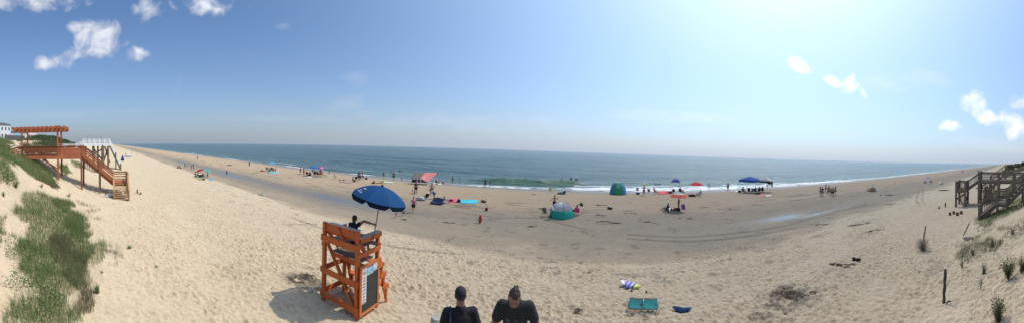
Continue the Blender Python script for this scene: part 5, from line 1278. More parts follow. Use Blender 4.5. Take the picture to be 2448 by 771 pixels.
def two_men():
    SK = mat('skin_close', (.27, .135, .09), .5, var=.08, scale=12); SK2 = mat('skin_close_ruddy', (.26, .13, .09), .5, var=.08, scale=12)
    TEE = mat('black_cotton', (.010, .011, .014), .9, bump=.3, scale=40); TEE2 = mat('charcoal_cotton', (.016, .020, .019), .9, bump=.3, scale=40); JEAN = mat('dark_denim', (.03, .04, .07), .9)
    # man in the cap, back to the camera
    d = ray(1102, 700); k = 4.05 / math.hypot(d.x, d.y); p = V(d.x * k, d.y * k, 0); top = CAMZ + ray(1102, 686).z / math.hypot(*ray(1102, 686).xy) * 4.05; zb = top - 1.775
    t = empty('person', (p.x, p.y, zb), heading(1102) + R(8)); tag(t, 'man in a black cap and black shirt with his back to the camera', 'person')
    Pz = pose(shL=(-.19,0,1.42), shR=(.19,0,1.42), elL=(-.27,-.02,1.14), elR=(.27,-.02,1.14), wrL=(-.26,.14,.95), haL=(-.26,.20,.90), wrR=(.26,.14,.95), haR=(.26,.20,.90), knL=(-.1,.10,.52), anL=(-.1,.16,.11), toL=(-.1,.3,.05))
    hc = V(0, .03, 1.635); Q = Euler((R(-14), 0, R(-4))).to_matrix()
    me, T, e = close_figure(Pz, hc, Q, [('', V(0, .8, -.6), V(.8, 0, -.3), 'L', .45), ('', V(0, .8, -.6), V(-.8, 0, -.3), 'R', .45)], thick=.88)
    link('body', me, SK, t)
    link('shirt', tee(Pz, 1.08, .62, .95), TEE, t)
    link('trousers', pants(Pz), JEAN, t)
    c = MB(); c.ball(T(0, -.008, .045), (.086, .104, .092), 22, 14, e)
    for v_i, v in enumerate(c.v):       # cut the crown off level at the forehead
        q = Q.inverted() @ (V(*v) - hc)
        if q.z < .018: q.z = .018 - (.03 if q.y < -.02 else 0); c.v[v_i] = tuple(hc + Q @ q)
    capm = mat('cap_cotton', (.012, .014, .022), .85, bump=.2, scale=30); co = c.build('cap', capm, t, True)
    br = MB(); br.grid(lambda u, v: T(-.075 + .15 * u, .085 + .085 * v * math.sin(math.pi * (.15 + .7 * u)), .028 - .02 * v + .012 * math.sin(math.pi * u)), 10, 6); b = br.build('brim', capm, co, True); solidify(b, .004)
    MB().ball(T(0, -.008, .137), .008, 8, 5).build('button', capm, co)
    h = MB(); h.ball(T(0, -.035, -.008), (.074, .074, .045), 16, 10, e); h.build('hair', mat('hair_d', (.022, .015, .012), .7), t, True)
    eyes(T, e, t)
    s = MB(); s.tube([(-.16, .12, 1.15), (-.155, .10, 1.38), (-.15, .0, 1.50), (-.155, -.125, 1.38), (-.17, -.135, 1.15)], .016, 6); s.build('strap', mat('navy_strap', (.015, .025, .09), .8), t)
    # bowed man with swept-up hair, coming up the steps
    d = ray(1234, 690); k = 3.55 / math.hypot(d.x, d.y); p = V(d.x * k, d.y * k, 0); top = CAMZ + ray(1238, 683).z / math.hypot(*ray(1238, 683).xy) * 3.4; S = 1.02; zb = top - 1.64 * S
    t = empty('person', (p.x, p.y, zb), heading(1234) + math.pi - R(6)); t.scale = (S,) * 3; tag(t, 'man with a swept up hair tuft bowing his head, black shirt with a pale print', 'person')
    Pz = pose(pelvis=(0,-.10,.95), belly=(0,-.05,1.10), chest=(0,.04,1.29), neckb=(0,.10,1.42), neck=(0,.15,1.47), head1=(0,.21,1.50), head2=(0,.25,1.53), shL=(-.165,.07,1.37), shR=(.165,.07,1.36),
        elL=(-.27,.02,1.12), elR=(.25,.04,1.11), wrL=(-.26,.20,.95), haL=(-.25,.26,.90), wrR=(.27,.18,.92), haR=(.26,.24,.87), hiL=(-.09,-.08,.88), hiR=(.09,-.08,.88), knR=(.1,.14,.62), anR=(.1,.10,.28), toR=(.1,.24,.22), anL=(-.1,-.12,.09), toL=(-.1,.02,.04))
    hc = V(0, .215, 1.535); Q = Euler((R(-42), R(-6), R(10))).to_matrix()
    me, T, e = close_figure(Pz, hc, Q, [('', V(.2, .6, -.7), V(.8, .2, 0), 'L', .5), ('', V(-.2, .6, -.7), V(-.8, .2, 0), 'R', .5)], thick=.94, hs=.86)
    link('body', me, SK2, t)
    sh = link('shirt', tee(Pz, 1.10, .62, .92), TEE2, t)
    link('trousers', pants(Pz), JEAN, t)
    H = mat('hair_b2', (.045, .028, .018), .65, bump=.6, scale=60); h = MB(); rg = random.Random(8)
    h.ball(T(0, -.028, .045), (.070, .080, .068), 18, 12, e)
    for i in range(90):
        x = rg.uniform(-.036, .036); y = rg.uniform(-.06, .06); a = T(x, y, .095); b = T(x * .6 + rg.uniform(-.01, .01), y - .04 + rg.uniform(-.01, .02), .165 + rg.uniform(0, .03)); h.tube([a, a.lerp(b, .6), b], [.014, .011, .004], 5)
    link('hair', voxel_join([h], .007, 'hair', 2), H, t)
    k = MB()                              # lowered lids and brows
    for x in (-.032, .032):
        k.tube([T(x - .014, .086, .006), T(x, .091, .002), T(x + .014, .086, .006)], .0018, 5); k.tube([T(x - .018, .086, .030), T(x, .092, .034), T(x + .018, .086, .032)], .0028, 5)
    k.build('brows', H, t)
    pr = MB(); rg = random.Random(4)
    bodyco = sh.data; 
    for i in range(26):                   # pale faded print on the chest
        x = rg.uniform(-.10, .10); z = rg.uniform(1.10, 1.24); best = max((v.co for v in bodyco.vertices if abs(v.co.x - x) < .012 and abs(v.co.z - z) < .012), key=lambda c_: c_.y, default=None)
        if best is None: continue
        pr.ball((x, best.y + .001, z), (rg.uniform(.006, .018), .004, rg.uniform(.005, .016)), 7, 5)
    pr.build('print', mat('faded_print', (.10, .11, .10), .9), sh)
two_men()
def lifeguard():
    SK = mat('skin_lifeguard', (.30, .155, .10), .5)
    seat = 2.30; d = ray(846, 524); k = 9.62 / math.hypot(d.x, d.y); hp = V(0, 0, CAMZ) + d * k
    t = empty('person', (hp.x, hp.y + .02, seat), R(-8)); tag(t, 'lifeguard in navy seated on the orange chair with an arm reaching to the umbrella pole', 'person')
    inv = Matrix.Rotation(R(8), 3, 'Z'); pole = V(0, 0, CAMZ) + ray(897, 535) * (9.42 / math.hypot(*ray(897, 535).xy)); hw = inv @ (pole - V(*t.location))
    el = V(0, 0, CAMZ) + ray(870, 528) * (9.52 / math.hypot(*ray(870, 528).xy)); el = inv @ (el - V(*t.location))
    Pz = pose(pelvis=(0,.05,.10), belly=(0,0,.26), chest=(0,-.03,.46), neckb=(0,-.02,.62), neck=(0,0,.68), head1=(0,.02,.76), head2=(0,.02,.83), shL=(-.17,-.02,.58), elL=(-.30,.05,.38), wrL=(-.34,.28,.44), haL=(-.34,.36,.45), shR=(.18,-.02,.60),
        elR=tuple(el), wrR=tuple(hw + V(-.08, -.02, -.01)), haR=tuple(hw), hiL=(-.09,.08,.09), knL=(-.14,.50,.10), anL=(-.14,.56,-.34), toL=(-.14,.70,-.40), hiR=(.09,.08,.09), knR=(.16,.48,.16), anR=(.18,.52,-.30), toR=(.18,.66,-.36))
    hc = V(0, .03, .80); Q = Euler((R(-4), 0, R(14))).to_matrix(); dr = (hw - Pz['elR']).normalized()
    me, T, e = close_figure(Pz, hc, Q, [('', V(0, 1, -.1), V(0, 0, -1), 'L', .3), ('', dr, V(0, .4, -1), 'R', .6)], thick=1.0)
    link('body', me, SK, t)
    link('shirt', tee(Pz, 1.08, .35, .98), mat('navy_shirt', (.012, .016, .035), .9), t)
    link('shorts', pants(Pz, False), mat('blue_shorts', (.02, .04, .22), .8), t)
    h = MB(); h.ball(T(0, -.025, .030), (.086, .095, .092), 16, 12, e); h.ball(T(0, -.10, .055), (.035, .035, .035), 10, 8, e); h.ball(T(0, -.07, -.03), (.065, .045, .07), 12, 8, e); link('hair', voxel_join([h], .008, 'hair', 2), mat('hair_guard', (.035, .022, .016), .7), t)
    eyes(T, e, t)
lifeguard()

# ---------------------------------------------------------------- things on the beach
def rz_of(px, f=0): return heading(px) - R(f)
def small_umbrella(px, py_top, py_foot, width_px, colors, label, n=8, tilt=(0, 0, 0), foot=None, rise=.32, valance=0.0, ringcols=None, D=None, hgt=None, polecol=(.55, .55, .53)):
    """py_foot: where the pole meets the sand; py_top: the crown"""
    p = at(*(foot or (px, py_foot))); D = math.hypot(p.x, p.y); Rr = width_px / F * D / 2
    ztop = CAMZ + ray(px, py_top).z / math.hypot(*ray(px, py_top).xy) * D - p.z
    t = empty('beach_umbrella', p, rz_of(px)); tag(t, label, 'umbrella')
    umbrella_parts(t, Rr, Rr * rise, colors, ztop - Rr * rise, ztop - Rr * rise + .25, n, tilt=tilt, valance=valance, ringcols=ringcols, pole_col=polecol); return t
CYAN = (.10, .48, .70); SW = (.55, .65, .72)
small_umbrella(478, 404, 424, 24, [(.50,.035,.03)], 'red beach umbrella leaning left at the edge of the tide pool', tilt=(0, -.35, 0))
small_umbrella(493, 403, 424, 26, [(.03,.42,.38),(.06,.50,.45)], 'teal beach umbrella standing right beside the red one', tilt=(0, .25, 0))
small_umbrella(650, 387, 409, 17, [CYAN, (.16,.55,.78)], 'light cyan umbrella with a pale rim near the shoreline', valance=.14, rise=.22)
small_umbrella(748, 396.5, 420, 23, [(.02,.14,.48),(.03,.18,.55)], 'bright blue umbrella with a pale cyan rim beside the rainbow one', valance=.1, rise=.28, tilt=(0, .05, 0))
small_umbrella(769, 397.5, 423, 20, [(.70,.65,.10),(.60,.42,.03),(.62,.05,.04),(.62,.05,.30),(.68,.30,.45),(.25,.10,.40)], 'rainbow umbrella with yellow, red and pink panels', n=6, rise=.45)
t = small_umbrella(1622, 459, 503, 44, [(.10,.42,.42),(.62,.12,.06),(.66,.60,.50),(.60,.08,.05)], 'coral and teal ringed umbrella shading a mat and a sitting man', n=10, rise=.42, ringcols=[0,2,0,2,1,1,1,2,0,1], valance=.08)
small_umbrella(1664, 434, 464, 33, [(.55,.045,.05),(.62,.08,.08)], 'red umbrella with a vented top shading the person in green', rise=.42, valance=.06)
small_umbrella(1541, 437, 458, 13, [(.70,.60,.05),(.60,.62,.10),(.02,.25,.35)], 'small yellow and green umbrella behind the man in grey', n=6, rise=.4)
small_umbrella(1549, 438, 457, 13, [(.02,.28,.10),(.65,.60,.06),(.02,.12,.32)], 'small green and yellow umbrella right of the first small one', n=6, rise=.5)
small_umbrella(2218, 423, 438, 12, [(.10,.10,.42),(.14,.14,.5)], 'small blue violet umbrella far off on the right flat sand', rise=.35)

def pop_canopy(px0, px1, py_eave, py_top, py_foot, col, label, rzoff=0, depth=None, rise=None, val=.32, leg_out=.0, folds=True):
    pm = (px0 + px1) / 2; p = at(pm, py_foot); D = math.hypot(p.x, p.y); W = (px1 - px0) / F * D
    a = ray(pm, py_eave); ze = CAMZ + a.z / math.hypot(a.x, a.y) * D - p.z; a = ray(pm, py_top); zt_ = CAMZ + a.z / math.hypot(a.x, a.y) * D - p.z
    t = empty('canopy_tent', p, rz_of(pm, rzoff)); tag(t, label, 'canopy'); c = cloth(col)
    h = W / 2 * (.78 if rzoff else 1); mb = MB(); n = 8
    for q in range(4):
        an = math.pi / 2 * q; ca, sa = math.cos(an), math.sin(an); rot = lambda x, y: (x * ca - y * sa, x * sa + y * ca)
        def fn(u, v):
            x = (u * 2 - 1) * h * (1 - v); y = -h * (1 - v); z = ze + (zt_ - ze) * (v ** .85) - .05 * math.sin(math.pi * u) * (1 - v); x_, y_ = rot(x, y); return V(x_, y_, z)
        mb.grid(fn, n, 5)
        def fv(u, v): x_, y_ = rot((u * 2 - 1) * h, -h * 1.002); return V(x_, y_, ze - v * (val + .04 * math.sin(u * math.pi * 6)) - .05 * math.sin(math.pi * u) * (1 - v))
        mb.grid(fv, 12, 1)
    r_ = mb.build('roof', c, t, True); solidify(r_, .006)
    for x in (-1, 1):
        for y in (-1, 1):
            b = V(x * h * (1 + leg_out), y * h * (1 + leg_out), 0); w = t.matrix_basis @ b; b.z = gz(w.x, w.y) - p.z - .05
            MB().beam(b, (x * h * .98, y * h * .98, ze), .045, .045, (0, 1, 0)).build('leg', mat('tent_leg', (.60, .60, .60), .4, .3), t)
    k = MB()
    for q in range(4):
        an = math.pi / 2 * q; ca, sa = math.cos(an), math.sin(an)
        A = [(-h, -h * .98, ze - .1), (0, -h * .98, ze - .45), (h, -h * .98, ze - .1)]; k.tube([(x * ca - y * sa, x * sa + y * ca, z) for x, y, z in A], .015, 4)
    k.build('truss', mat('tent_leg', (.60, .60, .60), .4, .3), t)
    return t, p, h, ze
pop_canopy(1767, 1817, 430, 420.5, 459, (.03, .10, .36), 'blue pop up canopy with a drooping edge over a crowd of seated people', 30, val=.35, leg_out=.06)
wt, wp, wh, wz = pop_canopy(1808, 1848, 432, 419, 458, (.62, .62, .58), 'white peaked pop up canopy overlapping the blue one', 10, val=.12)
mesh_wall = MB(); mesh_wall.grid(lambda u, v: V(wh * 1.03, -wh + 2 * wh * u, wz - .1 - v * (.35 + 1.1 * u)) + V(.1 * math.sin(u * 9), 0, 0), 14, 5); o_ = mesh_wall.build('side_curtain', cloth((.03, .03, .035)), wt); solidify(o_, .01)
mesh_wall = MB(); mesh_wall.grid(lambda u, v: V(-wh * .6 + 1.65 * wh * u, -wh * 1.03, wz + .05 - v * (.30 + .75 * max(0, u - .55))) , 14, 4); o_ = mesh_wall.build('side_curtain', cloth((.03, .03, .035)), wt); solidify(o_, .01)
pc, pp_, ph, pz_ = pop_canopy(1602, 1628, 432.5, 425.5, 457, (.09, .09, .36), 'square violet blue canopy on thin legs behind the striped umbrella', 8, val=.12)
def sail_shade():
    p = at(1012, 440); D = math.hypot(p.x, p.y); t = empty('sun_sail', p, rz_of(1012)); tag(t, 'stretched shade sail, grey on its left half and coral pink on the right', 'shade sail')
    inv = Matrix.Rotation(-rz_of(1012), 3, 'Z')
    def Q(px, py, dD=0): a = ray(px, py); k = (D + dD) / math.hypot(a.x, a.y); return inv @ (V(0, 0, CAMZ) + a * k - p)
    A, B, C, E_, F_, G = Q(981, 426, -.6), Q(993, 411, 1.2), Q(1016, 412, 1.5), Q(1045, 413, 1.2), Q(1022, 436, -1.6), Q(1004, 426, -1.2)
    def panel(a, b, c, d, sag, col):
        mb = MB(); mb.grid(lambda u, v: (a.lerp(b, u)).lerp(d.lerp(c, u), v) - V(0, 0, sag * math.sin(math.pi * u) * math.sin(math.pi * v)), 8, 8); o = mb.build('sail_panel', cloth(col), t, True); solidify(o, .006); return o
    panel(A, G, C, B, .12, (.22, .19, .18))['label'] = 'grey half of the sail'; panel(G, F_, E_, C, .15, (.72, .28, .25))['label'] = 'coral pink half of the sail'
    for q in (B, C, E_, A): MB().tube([V(q.x * 1.0, q.y, -.1), q], .02, 6).build('pole', mat('tent_leg', (.60, .60, .60), .4, .3), t)
    MB().box(E_ + V(.05, 0, -.18), (.10, .12, .5), (0, .3, 0)).build('sandbag', colmat(BK), t)
sail_shade()

def dome_tent(px, py_foot, wpx, hpx, label, cols, rzoff=0, window=None, skirt=None, top=None, door=None, ridges=6, elong=1.0):
    p = at(px, py_foot); D = math.hypot(p.x, p.y); W = wpx / F * D / 2; H = hpx / F * D * .97; p = p + V(p.x, p.y, 0).normalized() * W * .75; p.z = gz(p.x, p.y)
    t = empty('beach_tent', p, rz_of(px, rzoff)); tag(t, label, 'beach tent')
    n = ridges; seg = 6; rows = 12; vs, fs, mi = [], [], []
    for j in range(rows + 1):
        ph = math.pi / 2 * j / rows; rr = math.cos(ph) ** .8; z = math.sin(ph) ** .95
        for i in range(n * seg):
            a = 2 * math.pi * i / (n * seg); u = (i % seg) / seg; dip = 1 - .07 * math.sin(math.pi * u)
            vs.append((W * rr * math.cos(a) * dip * elong, W * rr * math.sin(a) * dip, H * z * (1 - .03 * math.sin(math.pi * u) * rr) - .02))
    for j in range(rows):
        for i in range(n * seg):
            fs.append((j * n * seg + i, j * n * seg + (i + 1) % (n * seg), (j + 1) * n * seg + (i + 1) % (n * seg), (j + 1) * n * seg + i))
            k = (i // seg) % len(cols)
            if skirt is not None and j < skirt[0]: k = len(cols)
            if top is not None and j >= top[0]: k = len(cols) + 1
            mi.append(k)
    me = mesh_from('shell', vs, fs, False); me.polygons.foreach_set('material_index', mi)
    mm = [cloth(c) for c in cols] + [cloth(skirt[1] if skirt else cols[0])] + [cloth(top[1] if top else cols[0])]
    sh = link('shell', me, mm, t); solidify(sh, .006)
    r_ = MB()
    for k in range(n):
        a = 2 * math.pi * k / n; r_.tube([(W * elong * 1.01 * math.cos(q) ** .8 * math.cos(a), W * 1.01 * math.cos(q) ** .8 * math.sin(a), H * 1.01 * math.sin(q) ** .95) for q in [i * math.pi / 2 / 10 for i in range(10)]], .012, 4, False)
    r_.build('frame_pole', mat('tent_pole_dark', (.03, .035, .04), .5), t)
    if window: 
        mb = MB(); a0 = -math.pi / 2 + window[0]; mb.grid(lambda u, v: V(W * 1.015 * math.cos(window[2] + v * window[3]) ** .8 * .94 * math.cos(a0 + (u - .5) * window[1]), W * 1.015 * math.cos(window[2] + v * window[3]) ** .8 * .99 * math.sin(a0 + (u - .5) * window[1]), H * math.sin(window[2] + v * window[3])), 6, 5)
        o = mb.build('window', cloth(window[4]), sh); solidify(o, .01)
    if door:
        mb = MB(); a0 = -math.pi / 2 + door[0]; mb.grid(lambda u, v: V(W * 1.03 * math.cos(.02 + v * door[2]) ** .8 * math.cos(a0 + (u - .5) * door[1] * (1 - v * .8)), W * 1.03 * math.cos(.02 + v * door[2]) ** .8 * math.sin(a0 + (u - .5) * door[1] * (1 - v * .8)), H * math.sin(.02 + v * door[2])), 6, 8)
        o = mb.build('door_flap', cloth(door[3]), sh); solidify(o, .012)
    return t, W, H
tt, W_, H_ = dome_tent(1342, 523, 62, 38, 'half dome tent, grey above and teal below, beside the bare chested man', [(.46,.47,.50),(.54,.55,.58),(.28,.30,.33)], 20, skirt=(4, (.03,.42,.36)), ridges=6)
mb = MB(); mb.tube([(-.3 * W_, -.95 * W_, .55 * H_), (-.62 * W_, -.7 * W_, .75 * H_)], .10, 7); mb.build('rolled_flap', cloth((.55, .62, .60)), tt)
tt, W_, H_ = dome_tent(1477, 465, 40, 31, 'round pop up tent with green middle, blue sides and a small window', [(.04,.26,.24),(.07,.24,.42)], 90, window=(0, .42, .62, .32, (.34, .46, .40)), top=(10, (.60,.66,.30)), ridges=6)
mb = MB(); W_2 = W_; mb.grid(lambda u, v: V(W_ * 1.02 * math.cos(.02 + v * 1.45) ** .8 * math.cos(-math.pi / 2 + (u - .5) * 1.0), W_ * 1.02 * math.cos(.02 + v * 1.45) ** .8 * math.sin(-math.pi / 2 + (u - .5) * 1.0), H_ * math.sin(.02 + v * 1.45)), 8, 10)
tt.rotation_euler.z = rz_of(1477); o_ = mb.build('front_panel', cloth((.05, .36, .18)), tt); solidify(o_, .006)
# the window belongs on the panel facing the camera
for ch in tt.children_recursive:
    if ch.name.startswith('window'): ch.scale = (1.02, 1.03, 1.0)
tt, W_, H_ = dome_tent(2083, 457.5, 22, 12, 'small pale grey dome tent with an orange door far right', [(.42,.44,.42),(.20,.26,.28)], 0, door=(-.1, .9, 1.1, (.62,.24,.04)), ridges=4)

def chair(px, py, f, col, label, s=1.0, back=1.0, high=False, p=None, group=None, cat='chair', frame=(.55,.55,.53)):
    p = p or at(px, py); t = empty('beach_chair', p, rz_of(px, f)); t.scale = (s,) * 3; tag(t, label, cat, group)
    hs = .34; c = cloth(col)
    if ('seat', 'x') not in _cm:
        a = MB(); a.grid(lambda u, v: V(-.26 + .52 * u, .22 - .46 * v, hs + .03 - .05 * math.sin(math.pi * v) * math.sin(math.pi * u)), 4, 5); _cm[('seat', 'x')] = a.mesh('seat', True)
        a = MB(); a.grid(lambda u, v: V(-.26 + .52 * u, -.24 - .25 * v - .03 * math.sin(math.pi * u), hs + .02 + .58 * v), 4, 5); _cm[('back', 'x')] = a.mesh('backrest', True)
        k = MB()
        for x in (-.28, .28):
            k.tube([(x, .27, 0), (x, .25, hs + .02), (x, -.26, hs), (x, -.50, hs + .66)], .014, 5); k.tube([(x, -.30, 0), (x, .28, hs + .25)], .014, 5); k.tube([(x, .28, hs + .25), (x, -.36, hs + .27)], .022, 5)
        k.tube([(-.28, -.50, hs + .66), (.28, -.50, hs + .66)], .014, 5); k.tube([(-.28, .27, .02), (.28, .27, .02)], .014, 5); k.tube([(-.28, -.30, .02), (.28, -.30, .02)], .014, 5); _cm[('frame', 'x')] = k.mesh('frame')
    for nm, key in (('seat', 'seat'), ('backrest', 'back')):
        o = omat(nm, _cm[(key, 'x')], c, t)
    omat('frame', _cm[('frame', 'x')], mat('chair_frame_%d' % int(frame[0] * 100), frame, .35, .5), t); return t
_cm = {}
CH = [(469,425,-60,BK,'black chair at the left end under the red umbrella'),(476,428,-20,(.02,.10,.06),'dark green chair nearest the camera under the red umbrella'),(484,427,20,(.03,.07,.08),'dark chair between the red and teal umbrellas'),(490,425,60,BK,'black folding chair under the teal umbrella'),
 (637,407,-60,BK,'black chair holding the leftmost sitter by the cyan umbrella'),(650,408,20,NV,'navy chair directly under the cyan umbrella'),(657,410,60,RD,'red chair at the right of the cyan umbrella group'),
 (721,416,120,(.5,.6,.62),'pale blue folding chair between the two standing women'),(734,419,10,BK,'black chair at the left of the blue umbrella group'),(752,419,-10,NV,'navy chair in the middle under the blue umbrella'),(762,420,40,BK,'black chair under the rainbow umbrella'),(775,422,60,(.03,.30,.10),'green chair to the right of the rainbow umbrella'),
 (803,427,60,(.04,.28,.12),'lone green and dark chair right of the toddler in navy'),(850,431,-20,BK,'black chair left of the person in navy'),(862,429,20,BK,'black chair behind the person in navy'),(870,428,50,BK,'black chair right of the person in navy'),
 (986,439,-20,BK,'black chair at the left under the grey half of the sail'),(993,439,0,(.03,.04,.10),'navy chair second from the left under the sail'),(1002,439,10,(.22,.02,.05),'maroon chair in the middle under the sail'),(1010,439,0,BK,'black chair right of the maroon chair under the sail'),(1018,440,30,(.10,.10,.14),'grey chair at the right under the pink half of the sail'),
 (1018,476,-30,BK,'black chair beside the man in black shorts'),(1068,485,60,(.16,.16,.17),'grey folding chair at the left end of the pink towel'),
 (1315,461,180,(.50,.50,.04),'yellow chair standing alone near the surf'),(1303,517,160,(.10,.12,.07),'dark olive folding chair left of the grey and teal tent'),(1382,513,20,(.30,.03,.12),'magenta chair right of the grey and teal tent'),
 (1524,459,170,(.40,.34,.20),'beige chair behind the black cooler'),(1552,461,20,(.22,.025,.03),'maroon chair right of the man in grey'),(1569,463,60,(.22,.03,.04),'dark red chair of the sitter by the red blanket'),(1610,461,0,(.01,.02,.03),'black chair left under the violet canopy'),(1627,462,20,(.01,.015,.02),'tall black chair right under the violet canopy'),(1637,464,60,(.30,.06,.04),'rust red chair right of the violet canopy'),
 (1672,469,-70,(.05,.20,.05),'green chair under the red umbrella'),(1635,506,160,(.22,.07,.32),'purple patterned chair at the right end of the striped umbrella mat'),(1589,505,-60,BK,'black chair back behind the man in navy on the mat'),
 (1777,461,150,(.10,.10,.16),'grey chair at the left end under the blue canopy'),(1790,460,180,BK,'black chair second from left under the blue canopy'),(1798,461,200,NV,'navy chair near the front leg of the blue canopy'),(1806,461,160,BK,'black chair between the blue and white canopies'),(1815,460,180,NV,'navy chair under the left edge of the white canopy'),(1823,459,170,BK,'black chair under the middle of the white canopy'),
 (2226,438,60,(.12,.03,.03),'dark red chair under the small blue violet umbrella')]
for (px, py, f, col, lab) in CH: chair(px, py, f, col, lab, s=1.12 if 'tall' in lab else 1.0)

def cloth_on_sand(name, cs, col, label, cat, thick=.02, wr=.03, seed=0, cols=None, stripes=6, across=True):
    """towel spread on the sand: corners in pixels of the photograph"""
    P = [at(*c) for c in cs]; c0 = sum(P, V(0, 0, 0)) / 4; t_ = MB()
    def fn(u, v):
        q = P[0].lerp(P[1], u).lerp(P[3].lerp(P[2], u), v); e = (vnoise(q.x * 4 + seed, q.y * 4, seed) - .5) * 2
        return V(q.x - c0.x, q.y - c0.y, gz(q.x, q.y) - c0.z + .075 + wr * float(e))
    nu, nv = 14, 8; t_.grid(fn, nu, nv)
    me = t_.mesh(name, True); cols = cols or [col]
    me.polygons.foreach_set('material_index', [int(((i % nu) / nu if across else (i // nu) / nv) * stripes) % len(cols) for i in range(nu * nv)])
    o = link(name, me, [colmat(c) for c in cols], None, c0); solidify(o, thick, 1); return tag(o, label, cat)
cloth_on_sand('beach_towel', [(1070,475),(1092,475),(1092,483.5),(1072,484)], (.62,.10,.16), 'pink towel spread beside the cyan beach blanket', 'towel', seed=1)
cloth_on_sand('beach_blanket', [(1100,477),(1143,478),(1138,487),(1100,485.5)], (.03,.45,.55), 'long cyan blanket with dark streaks on the sand', 'blanket', seed=2, cols=[(.03,.45,.55),(.05,.50,.60),(.03,.42,.52),(.02,.30,.38),(.10,.55,.62)], stripes=13, across=False)
cloth_on_sand('beach_blanket', [(1573,457),(1590,456),(1600,463),(1575,464)], (.55,.06,.08), 'red blanket between the maroon chair and the violet canopy', 'blanket', seed=3)
cloth_on_sand('beach_blanket', [(1588,456),(1608,455.5),(1610,459),(1592,460)], (.22,.02,.05), 'dark red blanket edge in the shade of the violet canopy', 'blanket', seed=4)
cloth_on_sand('beach_mat', [(1598,498),(1623,498),(1624,505),(1598,505)], (.6,.6,.55), 'white and striped mat under the ringed umbrella', 'mat', seed=5, cols=[(.62,.62,.58),(.35,.22,.16),(.55,.52,.45)], stripes=6)
cloth_on_sand('beach_towel', [(1816,466.5),(1826,466.5),(1826,469.5),(1815,469.5)], (.55,.15,.15), 'pink towel in front of the white canopy', 'towel', seed=6)
cloth_on_sand('beach_towel', [(1829,466.5),(1844,465.5),(1843,469),(1830,469.5)], (.45,.45,.44), 'grey towel to the right of the pink towel by the white canopy', 'towel', seed=7)
cloth_on_sand('beach_towel', [(1758,456),(1768,456),(1767,459),(1757,458.5)], (.6,.6,.6), 'white towel at the left foot of the blue canopy', 'towel', seed=8)
cloth_on_sand('beach_towel', [(500,427),(512,427),(509,431),(500,431)], (.12,.40,.50), 'small blue towel right of the teal umbrella', 'towel', seed=9)
cloth_on_sand('beach_towel', [(640,411),(667,411),(664,415),(642,414)], (.20,.50,.55), 'pale cyan towel in front of the cyan umbrella group', 'towel', seed=10)
cloth_on_sand('beach_towel', [(734,421),(744,421),(743,424),(733,424)], (.55,.55,.55), 'white towel in front of the blue umbrella group', 'towel', seed=11)
cloth_on_sand('beach_towel', [(918,434),(940,435),(938,438),(915,437)], (.50,.52,.50), 'pale towel with a lime item near the bather in the shallows', 'towel', seed=12)
cloth_on_sand('beach_towel', [(1035,437),(1056,438),(1056,441),(1036,440)], (.55,.52,.48), 'pale towel under the pair sitting at the waterline', 'towel', seed=13)
cloth_on_sand('beach_towel', [(812,430),(840,432),(838,438),(812,435)], (.40,.30,.25), 'brown towel beneath the two sunbathers', 'towel', seed=14)

def lump(name, px, py, size, col, label, cat, f=0, seed=0, h=None, extra=None, lift=0.0):
    """a soft bag or heap: an uneven closed shape of its own, folds on its surface"""
    name = name if cat == 'bag' else cat.replace(' ', '_'); p = at(px, py); t = empty(name, p, rz_of(px, f)); tag(t, label, cat); mb = MB(); w, d_, hh = size
    mb.ball((0, 0, hh * .42 + lift), (w / 2, d_ / 2, hh * .55), 16, 10)
    for i, v in enumerate(mb.v):
        v = V(*v); k = 1 + .75 * (float(fbm(v.x * 6 / w * .8 + seed, v.y * 6 / w * .8 + v.z * 5, 400 + seed, 3)) - .5) * 2; mb.v[i] = (v.x * k * .95, v.y * k, max(-.03 + (lift if lift else 0), v.z * (.78 + .9 * (k - 1))))
    mb.build('fabric', colmat(col), t, True)
    if extra: extra(t, w, d_, hh)
    return t
def handles(col):
    def fn(t, w, d_, h):
        k = MB()
        for y in (-.05, .06): k.tube([(-w * .25, y, h * .7), (-w * .18, y, h * 1.15), (w * .18, y, h * 1.15), (w * .25, y, h * .7)], .012, 5)
        k.build('handle', colmat(col), t)
    return fn
def patch(col):
    def fn(t, w, d_, h):
        k = MB(); k.ball((w * .12, -d_ * .1, h * .75), (w * .32, d_ * .3, h * .28), 10, 6); k.build('folded_towel', colmat(col), t, True)
    return fn
lump('beach_bag', 548, 395, (1.6, .5, .30), BK, 'long dark bundle of gear on the far sand left of the cyan umbrella', 'bag', seed=1, extra=patch(GY))
lump('beach_bag', 625, 409, (1.0, .6, .40), (.35,.03,.03), 'red bag left of the cyan umbrella group', 'bag', seed=2, extra=handles(BK))
lump('beach_bag', 643, 410, (.6, .4, .35), (.05,.22,.06), 'green bag in front of the seated group under the cyan umbrella', 'bag', seed=3, extra=handles(BK))
lump('beach_bag', 625, 466, (.85, .5, .28), (.38,.50,.40), 'pale green bundle lying alone on the dry sand left of the tide pool', 'bundle', seed=4, extra=patch((.10,.30,.16)))
lump('beach_bag', 478, 430, (.5, .4, .35), (.45,.50,.05), 'lime bag in front of the chairs under the red umbrella', 'bag', seed=5, extra=handles(GY))
lump('beach_bag', 486, 430, (.6, .5, .35), BK, 'black bag in front of the chairs under the teal umbrella', 'bag', seed=6, extra=handles(GY))
lump('beach_bag', 893, 438, (.9, .6, .5), (.03,.02,.03), 'dark rounded bag left of the scattered towels', 'bag', seed=7, extra=handles(RD))
lump('beach_bag', 911, 437, (.5, .4, .3), (.2,.1,.06), 'small brown bag between the dark bag and the pale towel', 'bag', seed=8, extra=handles(BK))
lump('beach_bag', 917, 434, (.6, .35, .35), (.45,.62,.08), 'lime green bag on the pale towel', 'bag', seed=9, extra=handles(WH))
